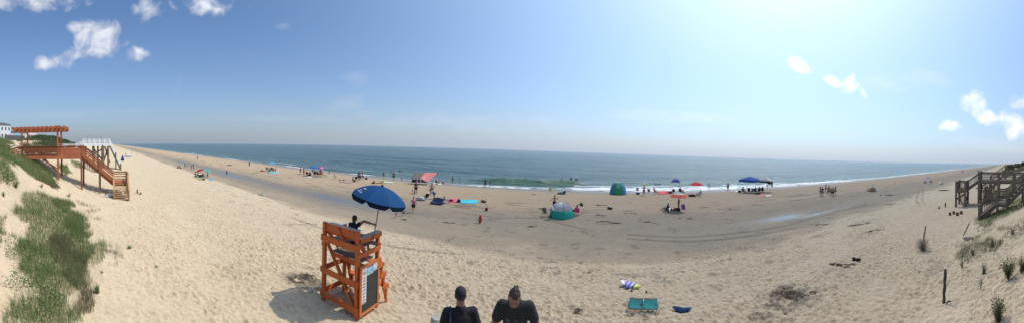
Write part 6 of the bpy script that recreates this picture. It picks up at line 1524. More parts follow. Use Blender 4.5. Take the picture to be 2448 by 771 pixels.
lump('beach_bag', 780, 422, (.6, .4, .4), (.5,.5,.5), 'white bag right of the rainbow umbrella chairs', 'bag', seed=10, extra=handles(BK))
lump('beach_bag', 738, 420, (.7, .5, .45), BK, 'black bag at the feet of the woman in the red wrap', 'bag', seed=11, extra=handles(GY))
lump('beach_bag', 1006, 478, (1.2, .8, .5), (.30,.38,.42), 'pale blue heap of towels left of the black chair', 'towel pile', seed=12, extra=patch((.5,.52,.5)))
lump('beach_bag', 1096, 483, (.55, .5, .55), (.015,.015,.02), 'round black bag between the pink towel and the cyan blanket', 'bag', seed=13, extra=handles(GY))
lump('beach_bag', 1078, 481, (.7, .4, .35), (.03,.02,.03), 'black bag lying on the left end of the pink towel', 'bag', seed=14, extra=handles(GY))
lump('beach_bag', 1340, 463, (1.5, .8, .35), (.06,.08,.08), 'dark heap of clothes and boards right of the yellow chair', 'heap', seed=15, extra=patch((.02,.22,.18)))
lump('beach_bag', 1348, 461, (.6, .4, .5), (.02,.02,.025), 'black backpack on the heap right of the yellow chair', 'backpack', seed=16, extra=handles(WH))
lump('beach_bag', 1459, 499, (.75, .5, .38), (.02,.03,.06), 'small navy bag with a pale top alone on the sand below the green tent', 'bag', seed=17, extra=patch((.35,.45,.50)))
lump('beach_bag', 1655, 469, (1.5, .8, .5), (.02,.02,.018), 'wide dark bag in the shade of the red umbrella', 'bag', seed=18, extra=handles(GY))
lump('beach_bag', 1613, 503, (1.0, .5, .4), (.22,.03,.04), 'dark red bag on the mat beneath the striped umbrella', 'bag', seed=19, extra=patch(BK))
lump('beach_bag', 1622, 504, (.5, .4, .45), (.02,.015,.02), 'black bag beside the purple chair', 'bag', seed=20, extra=handles(GY))
lump('beach_bag', 1390, 500, (.42, .35, .42), (.02,.025,.03), 'black backpack hanging behind the magenta chair', 'backpack', seed=21, extra=handles(GY), lift=.5)
lump('beach_bag', 1320, 520, (.6, .5, .5), (.05,.06,.04), 'dark bag tucked against the left wall of the grey and teal tent', 'bag', seed=22, extra=handles(GY))
lump('beach_bag', 1768, 459, (.6, .5, .5), BK, 'black bag at the left corner of the blue canopy', 'bag', seed=23, extra=handles(GY))
lump('beach_bag', 1810, 463, (1.6, .7, .45), (.02,.025,.03), 'long dark duffel in front of the seated crowd', 'bag', seed=24, extra=handles(GY))
lump('beach_bag', 1163, 503, (.42, .36, .62), (.07,.03,.025), 'small dark red upright bag beyond the rescue float', 'bag', seed=25, extra=handles(BK))
lump('beach_bag', 305, 375, (3.0, 1.0, .9), (.42,.44,.50), 'pale collapsed canopy lying beside the blue folded umbrella', 'canopy', seed=26, extra=patch(WH))
lump('beach_bag', 1059, 438, (.5, .4, .4), (.25,.12,.08), 'brown bag beside the pair sitting at the waterline', 'bag', seed=27, extra=handles(BK))
lump('beach_bag', 1044, 440, (.5, .4, .3), (.10,.05,.05), 'dark bag by the towel at the waterline', 'bag', seed=28, extra=handles(BK))
lump('beach_bag', 1630, 459, (.5, .4, .4), (.20,.30,.34), 'pale blue bag between the black chairs of the violet canopy', 'bag', seed=29, extra=handles(BK))
lump('beach_bag', 875, 428, (.7, .5, .5), BK, 'black bag right of the chairs around the person in navy', 'bag', seed=30, extra=handles(GY))
# cooler
def cooler(px, py, col, lid, label):
    t = empty('cooler', at(px, py), rz_of(px, 8)); tag(t, label, 'cooler')
    MB().box((0, 0, .21), (.62, .38, .40)).build('box', colmat(col), t, bevel=.02); MB().box((0, 0, .44), (.64, .40, .06)).build('lid', colmat(lid), t, bevel=.015)
    MB().tube([(-.34, 0, .30), (-.36, 0, .52), (.36, 0, .52), (.34, 0, .30)], .014, 6).build('handle', colmat(BK), t)
cooler(1525, 464, (.02,.022,.026), WH, 'black cooler with a white lid in front of the beige chair')
cooler(1602, 462, (.03,.05,.08), GY, 'navy cooler left of the black chairs by the red blanket')
# folded blue umbrella standing far left
def folded_umbrella():
    p = at(293, 384); t = empty('folded_umbrella', p, 0); tag(t, 'large dark blue folded canopy standing like a cone near the white stairs', 'folded canopy'); D = math.hypot(p.x, p.y); h = 13.5 / F * D
    mb = MB(); n = 16; P = []
    for j, (z, r_) in enumerate(((0, .62), (.15, .60), (.5, .42), (.8, .22), (.95, .10), (1, .03))):
        for i in range(n): a = 2 * math.pi * i / n; k = r_ * h * .45 * (1 + (.22 if i % 2 else -.1)); P.append((k * math.cos(a), k * math.sin(a), z * h))
    mb.add(P, [(j * n + i, j * n + (i + 1) % n, (j + 1) * n + (i + 1) % n, (j + 1) * n + i) for j in range(5) for i in range(n)]); mb.build('fabric', colmat((.015, .04, .16)), t); MB().tube([(0, 0, 0), (0, 0, h * 1.04)], .04, 6).build('pole', mat('tent_leg', (.60, .60, .60), .4, .3), t)
folded_umbrella()
def tent_seat():
    """navy inflatable-looking shell seat"""
    p = at(1045, 487); t = empty('beach_lounger', p, rz_of(1045, 200)); tag(t, 'navy blue shell shaped beach lounger beside the person in pale blue', 'lounger'); mb = MB()
    mb.grid(lambda u, v: V((u - .5) * 1.5, -.5 + 1.0 * v, .18 + .75 * max(0, .5 - v) ** 1.2 * 2 * (1 - .5 * (2 * u - 1) ** 2) + .18 * abs(2 * u - 1) ** 3), 14, 10)
    o = mb.build('shell', colmat((.02, .035, .10)), t, True); solidify(o, .10, -1); MB().tube([(-.7, -.45, .06), (.7, -.45, .06)], .10, 8).build('base_tube', colmat((.02, .03, .08)), t, True)
    MB().tube([(-.72, -.5, .2), (-.74, .45, .25)], .11, 8).build('side_tube', colmat((.025, .05, .14)), t, True); MB().tube([(.72, -.5, .2), (.74, .45, .25)], .11, 8).build('side_tube', colmat((.025, .05, .14)), t, True)
tent_seat()
def buoy(name, px, py, hpx, label, tilt=.08):
    p = at(px, py); D = math.hypot(p.x, p.y); h = hpx / F * D; t = empty(name, p, 0, (tilt, tilt, 0)); tag(t, label, 'rescue float')
    mb = MB(); mb.tube([(0, 0, h * q) for q in (-.05, .05, .12, .3, .6, .8, .92, 1.0)], [h * r_ for r_ in (.05, .09, .15, .19, .19, .16, .10, .03)], 14); k = mb.build('float', mat('rescue_red', (.42, .02, .015), .4), t, True); k.scale = (.95, .5, 1)
    h_ = MB()
    for x in (-1, 1): h_.tube([(x * h * .15, 0, h * .30), (x * h * .22, 0, h * .36), (x * h * .22, 0, h * .56), (x * h * .15, 0, h * .62)], h * .018, 6)
    h_.build('handle', mat('rescue_dark', (.10, .01, .01), .5), t); MB().tube([(0, 0, .0), (-.15, -.1, .03), (-.45, -.25, .04), (-.7, -.2, .05)], .012, 5).build('strap', colmat((.3, .2, .1)), t)
buoy('rescue_float', 1147, 533, 21, 'red rescue float standing upright in the damp sand')
def roll(name, px, py, L, r_, col, label, f):
    p = at(px, py); t = empty(name, p, rz_of(px, f)); tag(t, label, 'mat roll'); mb = MB()
    mb.tube([(-L / 2, 0, r_ * .8), (-L / 2 + .02, 0, r_), (L / 2 - .02, 0, r_), (L / 2, 0, r_ * .8)], [r_ * .7, r_, r_, r_ * .7], 12); mb.build('roll', colmat(col), t, True)
    k = MB()
    for x in (-.25, .25): k.tube([(x * L, 0, r_), (x * L + .03, 0, r_)], r_ * 1.05, 12)
    k.build('strap', colmat(BK), t)
roll('mat_roll', 1156, 483, .75, .17, (.16, .15, .12), 'grey brown rolled mat lying right of the cyan blanket', 40)
# boards and boats
def board(name, px, py, L, W, cols, label, cat, f, thick=.05, lift=.05, tilt=(0, 0), parts=True):
    p = at(px, py); n = 22; t = empty(name, p + V(0, 0, lift), 0, (tilt[0], tilt[1], rz_of(px, f))); tag(t, label, cat); vs, fs = [], []
    def out(i):
        u = i / n; x = (u - .5) * L; y = W / 2 * (min(1, (u * 5) ** .5) if u < .2 else 1) * (min(1, ((1 - u) * 2.6) ** .55) if u > .6 else 1) * (1 - .12 * (2 * u - 1) ** 2); return x, y
    for s_, z in ((1, thick / 2), (-1, -thick / 2)):
        for i in range(n + 1): x, y = out(i); vs += [(x, y * .97 if s_ > 0 else y, z + .06 * (abs(x / L * 2) ** 3)), (x, 0, z + .012 * s_ + .06 * (abs(x / L * 2) ** 3)), (x, -y * .97 if s_ > 0 else -y, z + .06 * (abs(x / L * 2) ** 3))]
    m3 = 3 * (n + 1)
    for i in range(n):
        a, b = 3 * i, 3 * (i + 1); fs += [(a, b, b + 1, a + 1), (a + 1, b + 1, b + 2, a + 2), (m3 + a, m3 + a + 1, m3 + b + 1, m3 + b), (m3 + a + 1, m3 + a + 2, m3 + b + 2, m3 + b + 1), (a, m3 + a, m3 + b, b), (a + 2, b + 2, m3 + b + 2, m3 + a + 2)]
    fs += [(0, 1, m3 + 1, m3), (1, 2, m3 + 2, m3 + 1)]
    me = mesh_from('deck', vs, fs, True); return t, me
def bodyboard():
    t, me = board('bodyboard', 1507, 686, 1.02, .44, None, 'purple, white and lime patterned bodyboard lying on the dry sand', 'bodyboard', 22, .06, .10, (.18, .04))
    m = bpy.data.materials.new('board_print'); m.use_nodes = True; nt = m.node_tree; N = nt.nodes; L = nt.links; b = N['Principled BSDF']; b.inputs['Roughness'].default_value = .35
    tc = N.new('ShaderNodeTexCoord'); sp = N.new('ShaderNodeSeparateXYZ'); L.new(tc.outputs['Object'], sp.inputs[0]); n = N.new('ShaderNodeTexNoise'); n.inputs['Scale'].default_value = 7; n.inputs['Detail'].default_value = 4; n.inputs['Distortion'].default_value = 1.2; L.new(tc.outputs['Object'], n.inputs['Vector'])
    ad = N.new('ShaderNodeMath'); ad.operation = 'MULTIPLY_ADD'; L.new(n.outputs[0], ad.inputs[0]); ad.inputs[1].default_value = .30; L.new(sp.outputs[0], ad.inputs[2])
    r_ = N.new('ShaderNodeValToRGB'); e = r_.color_ramp; e.interpolation = 'CONSTANT'; e.elements[0].position = 0; e.elements[0].color = (.72, .66, .78, 1); e.elements[1].position = .25; e.elements[1].color = (.13, .10, .40, 1)
    for ps, c in ((.36, (.45, .40, .68)), (.42, (.12, .09, .38)), (.55, (.50, .48, .70)), (.62, (.04, .04, .12)), (.70, (.45, .55, .08)), (.78, (.62, .68, .12)), (.86, (.20, .30, .05)), (.92, (.60, .66, .12))): q = e.elements.new(ps); q.color = (*c, 1)
    mr = N.new('ShaderNodeMapRange'); mr.inputs['From Min'].default_value = -.38; mr.inputs['From Max'].default_value = .66; L.new(ad.outputs[0], mr.inputs['Value']); L.new(mr.outputs[0], r_.inputs[0]); L.new(r_.outputs[0], b.inputs['Base Color'])
    link('deck', me, m, t); k = MB(); k.tube([(-.30, 0, .05), (-.32, .12, .07), (-.42, .2, .03), (-.5, .1, -.02), (-.56, .02, -.05)], .008, 5); k.build('leash', colmat(BK), t)
bodyboard()
t, me = board('surf_raft', 1572, 441, 2.2, .9, None, 'dark grey raft floating in the foam behind the violet canopy', 'raft', 0, .25, .05); link('deck', me, colmat((.08, .085, .08)), t); MB().tube([(-.9, .3, .2), (0, .42, .22), (.9, .3, .2)], .05, 6).build('side_tube', colmat((.05, .055, .055)), t)
t, me = board('bodyboard', 1955, 452, 1.1, .5, None, 'blue bodyboard carried by the left man of the group on the flat sand', 'bodyboard', 0, .05, .0); link('deck', me, colmat((.08, .10, .28)), t); t.location.z = at(1961, 467).z + 1.05; q_ = at(1961, 467); t.location.x, t.location.y = q_.x - .35, q_.y - .25; MB().tube([(-.3, 0, .03), (-.4, .1, .05), (-.5, .05, .0)], .008, 5).build('leash', colmat(BK), t)
def two_chairs():
    """pair of low teal folding chairs lying open on their backs"""
    for i, (px, py, lab, rz_, w) in enumerate(((1519, 741, 'left teal folding chair lying tipped over in the foreground with white arms', -.10, .56), (1554, 742, 'right teal folding chair lying tipped over in the foreground with white arms', .02, .56))):
        p = at(px, py + 6); t = empty('folding_chair', p + V(0, 0, .05), 0, (0, 0, rz_of(px) + rz_)); tag(t, lab, 'chair'); TE = cloth((.04, .26, .26)); DK = mat('chair_tube_dark', (.03, .07, .07), .4, .3); WT = mat('chair_arm_white', (.62, .62, .58), .5)
        # the sling hangs between two rails, standing on edge and leaning away
        def S(u, v): return V((u - .5) * w, -.02 + .40 * v, .12 + .17 * v - .03 * math.sin(math.pi * v) - .02 * math.sin(math.pi * u))
        mb = MB(); mb.grid(S, 6, 6); o = mb.build('sling', TE, t, True); solidify(o, .008)
        k = MB(); k.tube([(-w / 2, -.03, .11), (-w / 2, .39, .30), (w / 2, .39, .30), (w / 2, -.03, .11), (-w / 2, -.03, .11)], .014, 6); k.build('frame', DK, t)
        k = MB()
        for x in (-w / 2 + .01, w / 2 - .01): k.tube([(x, .12, .02), (x + .005, .22, .30), (x - .01, .42, .50)], .011, 6)
        k.build('arm', WT, t)
        k = MB(); k.tube([(w / 2 - .06, -.10, .0), (w / 2, .04, .26), (w / 2 + .06, .05, .02)], .012, 6); k.tube([(-w / 2, -.16, .02), (w / 2, -.12, .03)], .012, 6); k.tube([(-w / 2, .3, .0), (-w / 2, .36, .28)], .012, 6); k.build('leg', mat('bare_metal', (.45, .40, .34), .35, .6), t)
two_chairs()
def dropped_towel():
    p = at(1630, 740); t = MB()
    def fn(u, v):
        x = (u - .5) * .72; r_ = .10 * math.sin(math.pi * u) ** .6; a = (v - .5) * 3.0
        w = float(fbm(u * 7, v * 3, 500, 3)) - .5
        return V(x, math.sin(a) * (r_ * 1.3 + .02) - .12 * math.sin(math.pi * u), .02 + math.cos(a) * r_ * (.9 + .9 * w) + .06 * abs(2 * u - 1) + .03 * w)
    t.grid(fn, 26, 12); o = t.build('beach_towel', cloth((.008, .045, .13)), None, True, p); o.rotation_euler = (0, 0, rz_of(1630) - .05); solidify(o, .012); tag(o, 'crumpled dark blue towel on the dry sand right of the tipped chairs', 'towel')
dropped_towel()
def hanging_shirt():
    t = empty('hanging_towel', at(1622, 503), rz_of(1622)); p = t.location; tag(t, 'brown and white towel hanging from the pole of the striped umbrella', 'towel'); D = math.hypot(p.x, p.y); z1 = 29 / F * D; z0 = 5 / F * D; mb = MB()
    mb.grid(lambda u, v: V((u - .5) * (.14 + .22 * math.sin(math.pi * min(1, v * 1.3)) * .5) + .02 * math.sin(v * 9), -.04 - .04 * math.sin(u * 12), z1 + (z0 - z1) * v), 8, 10); o = mb.build('cloth', cloth((.16, .12, .09)), t, True); solidify(o, .015); MB().tube([(-.04, 0, z1 - .03), (.04, 0, z1 + .02)], .02, 6).build('clip', colmat(WH), t)
hanging_shirt()
def bucket(px, py, zoff, col, label):
    p = at(px, py); t = empty('toy_bucket', p + V(.0, 0, zoff), rz_of(px)); tag(t, label, 'bucket'); m = colmat(col); MB().tube([(0, 0, 0), (0, 0, .24)], [.09, .13], 12).build('pail', m, t); MB().tube([(-.12, 0, .23), (-.08, 0, .36), (.08, 0, .36), (.12, 0, .23)], .008, 5).build('handle', colmat(WH), t)
bucket(957, 516, .35, (.6, .05, .04), 'red toy bucket held between the small girl and boy')
bucket(2083 + 22, 467, 0, BK, 'dark pail on the flat sand below the pale dome tent'); bucket(2093, 467, 0, WH, 'white pail left of the dark pail on the flat sand')
def backpack():
    p = at(988, 508); a = V(p.x, p.y, 0).normalized(); t = empty('backpack', p - a * .14 + V(.05, 0, 1.0), rz_of(988)); tag(t, 'pink and purple backpack on the woman walking to the chair', 'backpack'); MB().ball((0, 0, .2), (.16, .10, .25), 12, 8).build('bag_body', colmat((.35, .05, .20)), t, True); MB().ball((0, -.08, .12), (.11, .06, .11), 10, 6).build('pocket', colmat((.25, .04, .22)), t, True)
backpack()
# closed umbrella lying on the sand far right, dark boards, stumps, posts
def fallen_umbrella():
    p = at(2250, 440); t = empty('beach_umbrella', p, rz_of(2250)); tag(t, 'yellow and blue umbrella lying tipped on the flat sand far right', 'umbrella'); Rr = 16 / F * math.hypot(p.x, p.y) / 2
    umbrella_parts(t, Rr, Rr * .45, [(.66, .58, .22), (.68, .62, .30), (.10, .40, .55)], .35, .3, 6, tilt=(.25, .5, 0))
fallen_umbrella()
def stump(px, py, label):
    p = at(px, py); o = MB().box((0, 0, .10), (.25, .25, .48), (.04 * (px % 3 - 1), .05, .3 * (px % 5))).build('post_stump', wood('stump_wood', (.10, .075, .05), .3, .9), None, loc=p, bevel=.02); return tag(o, label, 'stump', 'four cut post stumps')
def stake(px, py, hpx, w, label, lean=(0, 0), cat='post', m=DUSKW, name='timber_post', square=True, dip=.3, seed=0):
    p = at(px, py); D = math.hypot(p.x, p.y); h = hpx / F * D * 1.03; rgt = V(math.cos(heading(px)), math.sin(heading(px)), 0)
    top = V(0, 0, h) + rgt * (lean[0] / F * D) + V(0, 0, 0); mb = MB(); n = 8; pts = [V(0, 0, 0).lerp(top, i / n) + V(math.sin(i * 1.7 + seed), math.cos(i * 2.3 + seed), 0) * w * .10 for i in range(n + 1)]
    pts[0] = pts[0] - top.normalized() * dip; mb.tube(pts, [w * .56 * (1 + .10 * math.sin(i * 2.1 + seed)) for i in range(n)] + [w * .42], 7 if not square else 4); o = mb.build(name, m, None, False, loc=p); return tag(o, label, cat)
stake(2256, 723, 76, .10, 'thick dark stake standing on the right slope in front', (3, 0), seed=1)
stake(2204, 594, 52, .09, 'leaning grey stake in the dry bush', (8, 0), m=GREYW, seed=2)
stake(2303, 563, 30, .085, 'slanting stake on the slope foot beyond the dry bush', (14, 0), m=GREYW, seed=3)
stake(2260, 494, 10, .16, 'short thin post on the sand before the stair tower', (0, 0), seed=4); stake(2245, 497, 4, .16, 'tiny stub left of the short thin post', seed=5)
for i, (px, py) in enumerate(((2271, 514), (2280, 511), (2289, 514), (2298, 511))):
    stump(px, py, ['square post stump at the left end of the four', 'second square stump from the left, set back', 'third square stump from the left, nearer the camera', 'square post stump at the right end of the four'][i])
stake(329, 462, 10, .13, 'short driftwood stake right of the orange stairs', (-1, 0), m=GREYW, name='driftwood', seed=7, cat='driftwood'); stake(334, 464, 5, .16, 'low forked driftwood right of the short stake', (4, 0), m=GREYW, name='driftwood', seed=8, cat='driftwood')
stake(288, 396, 8, .2, 'dark barrel shaped bin at the foot of the white stairs', cat='bin', name='bin', square=False)
def logs(px, py, L, label, f, n=3, m=DUSKW, cat='driftwood', r_=.07):
    p = at(px, py); t = empty('driftwood', p, rz_of(px, f)); tag(t, label, cat); rg = random.Random(int(px))
    for i in range(n):
        y = rg.uniform(-.4, .4); x = rg.uniform(-.15, .15) * L; l = L * rg.uniform(.5, 1); a = rg.uniform(-.25, .25)
        MB().tube([(x - l / 2, y - a * l / 2, r_ * .6), (x, y, r_ * (1 + rg.random())), (x + l / 2, y + a * l / 2, r_ * .7)], [r_ * .8, r_, r_ * .6], 6).build('branch', m, t)
logs(2262, 455, 4.2, 'long dark boards washed up beyond the stumps', 5, 4); logs(2320, 572, 1.3, 'broken grey boards on the grassy slope edge', 25, 4, GREYW, 'boards', .045); logs(2352, 477, 1.6, 'dark debris under the stair tower', 10, 3)
logs(2274, 728, .42, 'short dark stick behind the thick stake', -35, 1, DUSKW, 'stick', .03)
logs(2129, 466, 2.4, 'thin dark branches on the flat sand right of the pails', 0, 4, DUSKW, 'driftwood', .05)
lump('drift_log', 2047, 623, (.42, .3, .22), (.02, .016, .012), 'charred lump of wood alone on the right sand', 'wood chunk', seed=40, extra=lambda t, w, d, h: MB().tube([(.1, .25, .0), (.22, .3, .12), (.30, .28, .26)], .014, 5).build('twig', DUSKW, t))
lump('drift_log', 1510, 696, (.12, .1, .07), (.03, .025, .02), 'tiny dark stone below the bodyboard', 'stone', seed=41); lump('drift_log', 1545 , 698, (.10, .07, .08), (.03, .025, .02), 'small dark pebble right of the bodyboard', 'pebble', seed=42)

# wrack: dried weed in low tangled patches
WRACK = mat('dried_weed', (.11, .082, .055), .95)
def wrack(px, py, w, d_, n, label, seed, h=.07):
    p = at(px, py); rg = random.Random(seed); mb = MB(); rot = heading(px); c, s = math.cos(rot), math.sin(rot)
    cl = [(rg.gauss(0, .35) * w, rg.gauss(0, .35) * d_) for _ in range(max(3, n // 14))]
    for i in range(n):
        cx, cy = rg.choice(cl); x = cx + rg.gauss(0, .10) * w; y = cy + rg.gauss(0, .10) * d_; X, Y = x * c - y * s, x * s + y * c; a = rg.uniform(0, 3.14); L = rg.uniform(.05, .20)
        z = gz(p.x + X, p.y + Y) - p.z + .02 + rg.random() * h * .6; dx, dy = math.cos(a) * L, math.sin(a) * L
        mb.tube([(X - dx, Y - dy, z - .02), (X, Y, z + rg.uniform(0, .04)), (X + dx, Y + dy, z - .02)], rg.uniform(.005, .013), 4)
    o = mb.build('seaweed', WRACK, None, loc=p); tag(o, label, 'seaweed')
WR = [(1450,531,2.2,.6,110,'dark seaweed patch right of the grey and teal tent'),(1438,514,1.1,.4,60,'seaweed clump below the small navy bag'),(1513,510,1.3,.5,60,'seaweed clump between the navy bag and the striped umbrella'),(1537,530,1.3,.4,70,'seaweed patch below the left of the striped umbrella'),
 (1403,489,1.4,.4,50,'seaweed bits right of the magenta chair'),(1442,490,1.6,.4,50,'line of seaweed bits left of the small navy bag'),(1293,499,1.2,.4,40,'seaweed scraps on the sand left of the tent'),(1266,464,1.8,.5,45,'scattered seaweed left of the yellow chair'),(1270,540,1.6,.3,40,'thin seaweed scraps below the rescue float'),(1076,533,1.2,.35,45,'seaweed curl right of the two small children'),(965,525,.6,.3,30,'seaweed by the feet of the small boy'),
 (2004,634,.75,.35,120,'brown tangle of weed on the right foreground sand'),(2132,466,3.2,.7,120,'long weed line right of the pails'),(2060,536,2.6,.8,120,'wide weed patch on the right flat'),(1965,537,1.6,.5,80,'small weed patch left of the wide one'),(2182,471,1.6,.6,60,'weed clump crossed by the wheel tracks'),(2135,487,2.2,.6,80,'weed patch near the bend of the tracks'),
 (723,662,1.0,.5,46,'dark weed scraps left of the lifeguard chair'),(700,672,.6,.4,24,'second weed scrap farther left of the lifeguard chair'),(1880,706,1.5,.9,150,'broad scatter of dark weed on the right foreground'),(1385,745,.5,.2,20,'few weed scraps right of the bowed man'),(1480,533,.9,.3,30,'weed bits beside the larger dark patch'),(1740,500,1.2,.4,26,'weed specks below the standing man in black'),(1640,522,1.0,.3,26,'weed specks under the shadow of the striped umbrella'),(2085,551,2.0,.6,40,'thin weed line on the right beach')]
for i, (px, py, w, d_, n, lab) in enumerate(WR): wrack(px, py, w, d_, n, lab, 60 + i)
# far crowd of umbrellas down the right beach
for i, (px, py, w, c) in enumerate(((2352,406,7,(.55,.5,.5)),(2358,405,6,(.10,.12,.35)),(2364,407,8,(.7,.68,.66)),(2369,404.5,6,(.5,.2,.2)),(2374,405.5,7,(.62,.4,.36)),(2380,404.5,6,(.5,.45,.42)),(2386,404,6,(.62,.6,.6)))):
    small_umbrella(px, py, 410 - (px - 2350) * .06, w, [c], ['pale grey', 'dark blue', 'white', 'dull red', 'salmon', 'beige', 'off white'][i] + ' umbrella in the distant row far down the right beach', rise=.3).__setitem__('group', 'distant umbrellas on the right beach')

# ---------------------------------------------------------------- dune grass and plants
def leafmat(name, col, col2, rough=.6):
    if name in MATS: return MATS[name]
    m = bpy.data.materials.new(name); m.use_nodes = True; nt = m.node_tree; N = nt.nodes; L = nt.links; b = N['Principled BSDF']
    ca = N.new('ShaderNodeVertexColor'); ca.layer_name = 'tint'; mx = N.new('ShaderNodeMix'); mx.data_type = 'RGBA'; mx.inputs['A'].default_value = (*col, 1); mx.inputs['B'].default_value = (*col2, 1)
    sp = N.new('ShaderNodeSeparateColor'); L.new(ca.outputs['Color'], sp.inputs[0]); L.new(sp.outputs[0], mx.inputs['Factor']); L.new(mx.outputs['Result'], b.inputs['Base Color']); b.inputs['Roughness'].default_value = rough; b.inputs['Specular IOR Level'].default_value = .25
    tr = N.new('ShaderNodeBsdfTranslucent'); L.new(mx.outputs['Result'], tr.inputs[0]); ms = N.new('ShaderNodeMixShader'); ms.inputs[0].default_value = .42; L.new(b.outputs[0], ms.inputs[1]); L.new(tr.outputs[0], ms.inputs[2]); L.new(ms.outputs[0], N['Material Output'].inputs['Surface'])
    MATS[name] = m; return m
GRASS = leafmat('grass_green', (.165, .25, .08), (.29, .30, .14)); DRYG = leafmat('grass_dry', (.16, .15, .075), (.26, .21, .12)); LEAF = leafmat('leaf_green', (.10, .19, .055), (.18, .24, .08)); DARKL = leafmat('leaf_dark', (.06, .085, .038), (.12, .13, .065)); FARG = leafmat('far_scrub', (.075, .115, .050), (.16, .18, .09))
def blades(base, L, W, rgn, lean=.5, wind=(.25, -.15)):
    """base (n,3), L (n), W (n): bent strips of 3 segments"""
    n = len(base); a = rgn.uniform(0, 2 * math.pi, n); ln = rgn.uniform(.1, lean, n); dx = np.cos(a) * ln + wind[0]; dy = np.sin(a) * ln + wind[1]
    t = rgn.uniform(0, 2 * math.pi, n); wx, wy = np.cos(t) * W / 2, np.sin(t) * W / 2; V_ = []
    for q, wq in ((0, 1), (.38, .9), (.72, .6), (1, .08)):
        z = L * (q - .25 * q * q * (np.abs(dx) + np.abs(dy))); cx = base[:, 0] + dx * L * q * q; cy = base[:, 1] + dy * L * q * q
        V_.append(np.stack([cx - wx * wq, cy - wy * wq, base[:, 2] + z], 1)); V_.append(np.stack([cx + wx * wq, cy + wy * wq, base[:, 2] + z], 1))
    v = np.stack(V_, 1).reshape(-1, 3); i = np.arange(n)[:, None] * 8; f = np.concatenate([i + np.array([[2 * k, 2 * k + 1, 2 * k + 3, 2 * k + 2]]) for k in range(3)], 1).reshape(-1, 4); return v, f, np.repeat(rgn.uniform(0, 1, n) ** 1.5, 8)
def leaves(cen, size, rgn):
    n = len(cen); u = rgn.normal(size=(n, 3)); u /= np.linalg.norm(u, axis=1, keepdims=True); w = rgn.normal(size=(n, 3)); w -= u * (w * u).sum(1, keepdims=True); w /= np.linalg.norm(w, axis=1, keepdims=True)
    s = size[:, None]; v = np.stack([cen - u * s, cen + w * s * .45, cen + u * s, cen - w * s * .45], 1).reshape(-1, 3); f = (np.arange(n)[:, None] * 4 + np.arange(4)[None]); return v, f, np.repeat(rgn.uniform(0, 1, n), 4)
def put(name, chunks, m, origin, parent=None):
    vs, fs, ts = [], [], []; b = 0
    for v, f, t in chunks: vs.append(v); fs.append(f + b); ts.append(t); b += len(v)
    v = np.concatenate(vs) - np.array(origin)[None]; me = mesh_from(name, v, np.concatenate(fs)); t = np.concatenate(ts)
    c = me.color_attributes.new('tint', 'FLOAT_COLOR', 'POINT'); c.data.foreach_set('color', np.stack([t, t, t, np.ones_like(t)], 1).astype(np.float32).ravel()); return link(name, me, m, parent, origin)
def in_poly(P, x, y):
    r = np.zeros(len(x), bool); j = len(P) - 1
    for i in range(len(P)):
        xi, yi = P[i]; xj, yj = P[j]; c = ((yi > y) != (yj > y)) & (x < (xj - xi) * (y - yi) / (yj - yi + 1e-12) + xi); r ^= c; j = i
    return r
def area_points(poly_px, n, rgn, clump=None, edge=1.2, seed=0):
    far = 40 if poly_px[0][0] < 0 else 90
    G = [at(*q) for q in poly_px]; P = [(g.x * min(1, far / math.hypot(g.x, g.y)), g.y * min(1, far / math.hypot(g.x, g.y))) for g in G]; xs, ys = zip(*P); out = []
    X = rgn.uniform(min(xs) - .3, max(xs) + .3, n * 4); Y = rgn.uniform(min(ys) - .3, max(ys) + .3, n * 4); nz = fbm(X / edge, Y / edge, 600 + seed, 3); J = (nz - .5) * edge * 1.2
    k = in_poly(P, X + J, Y - J); 
    if clump is not None: k &= fbm(X / .55, Y / .55, 610 + seed, 3) > clump
    X, Y = X[k][:n], Y[k][:n]; return X, Y, height(X, Y) - .03
def patch_grass(poly, n, L, W, label, seed, m=GRASS, clump=None, leafy=0, lean=.55, edge=1.2, kind='stuff', cat='grass', name='dune_grass', dens=True):
    rgn = np.random.default_rng(seed); X, Y, Z = area_points(poly, n, rgn, clump, edge, seed); n = len(X)
    if n == 0: print('EMPTY', label); return
    hv = .55 + .9 * fbm(X / .8, Y / .8, 620 + seed, 3); Ls = rgn.uniform(L[0], L[1], n) * hv
    ch = [blades(np.stack([X, Y, Z], 1), Ls, rgn.uniform(W * .6, W * 1.3, n), rgn, lean)]
    o = put(name, ch, m, (float(X.mean()), float(Y.mean()), float(Z.mean())))
    if kind: o['kind'] = kind
    tag(o, label, cat if kind != 'stuff' else 'grass'); return o
def leafy(poly, n, Hh, size, label, seed, m=LEAF, clump=None, edge=1.0, cat='beach plant', name='beach_vine'):
    rgn = np.random.default_rng(seed); X, Y, Z = area_points(poly, n, rgn, clump, edge, seed); n = len(X)
    hv = fbm(X / .5, Y / .5, 630 + seed, 3); Zl = Z + .03 + rgn.uniform(0, 1, n) * Hh * hv * 1.4
    o = put(name, [leaves(np.stack([X, Y, Zl], 1), rgn.uniform(size * .6, size * 1.3, n), rgn)], m, (float(X.mean()), float(Y.mean()), float(Z.mean()))); o['kind'] = 'stuff'; return tag(o, label, 'ground cover')
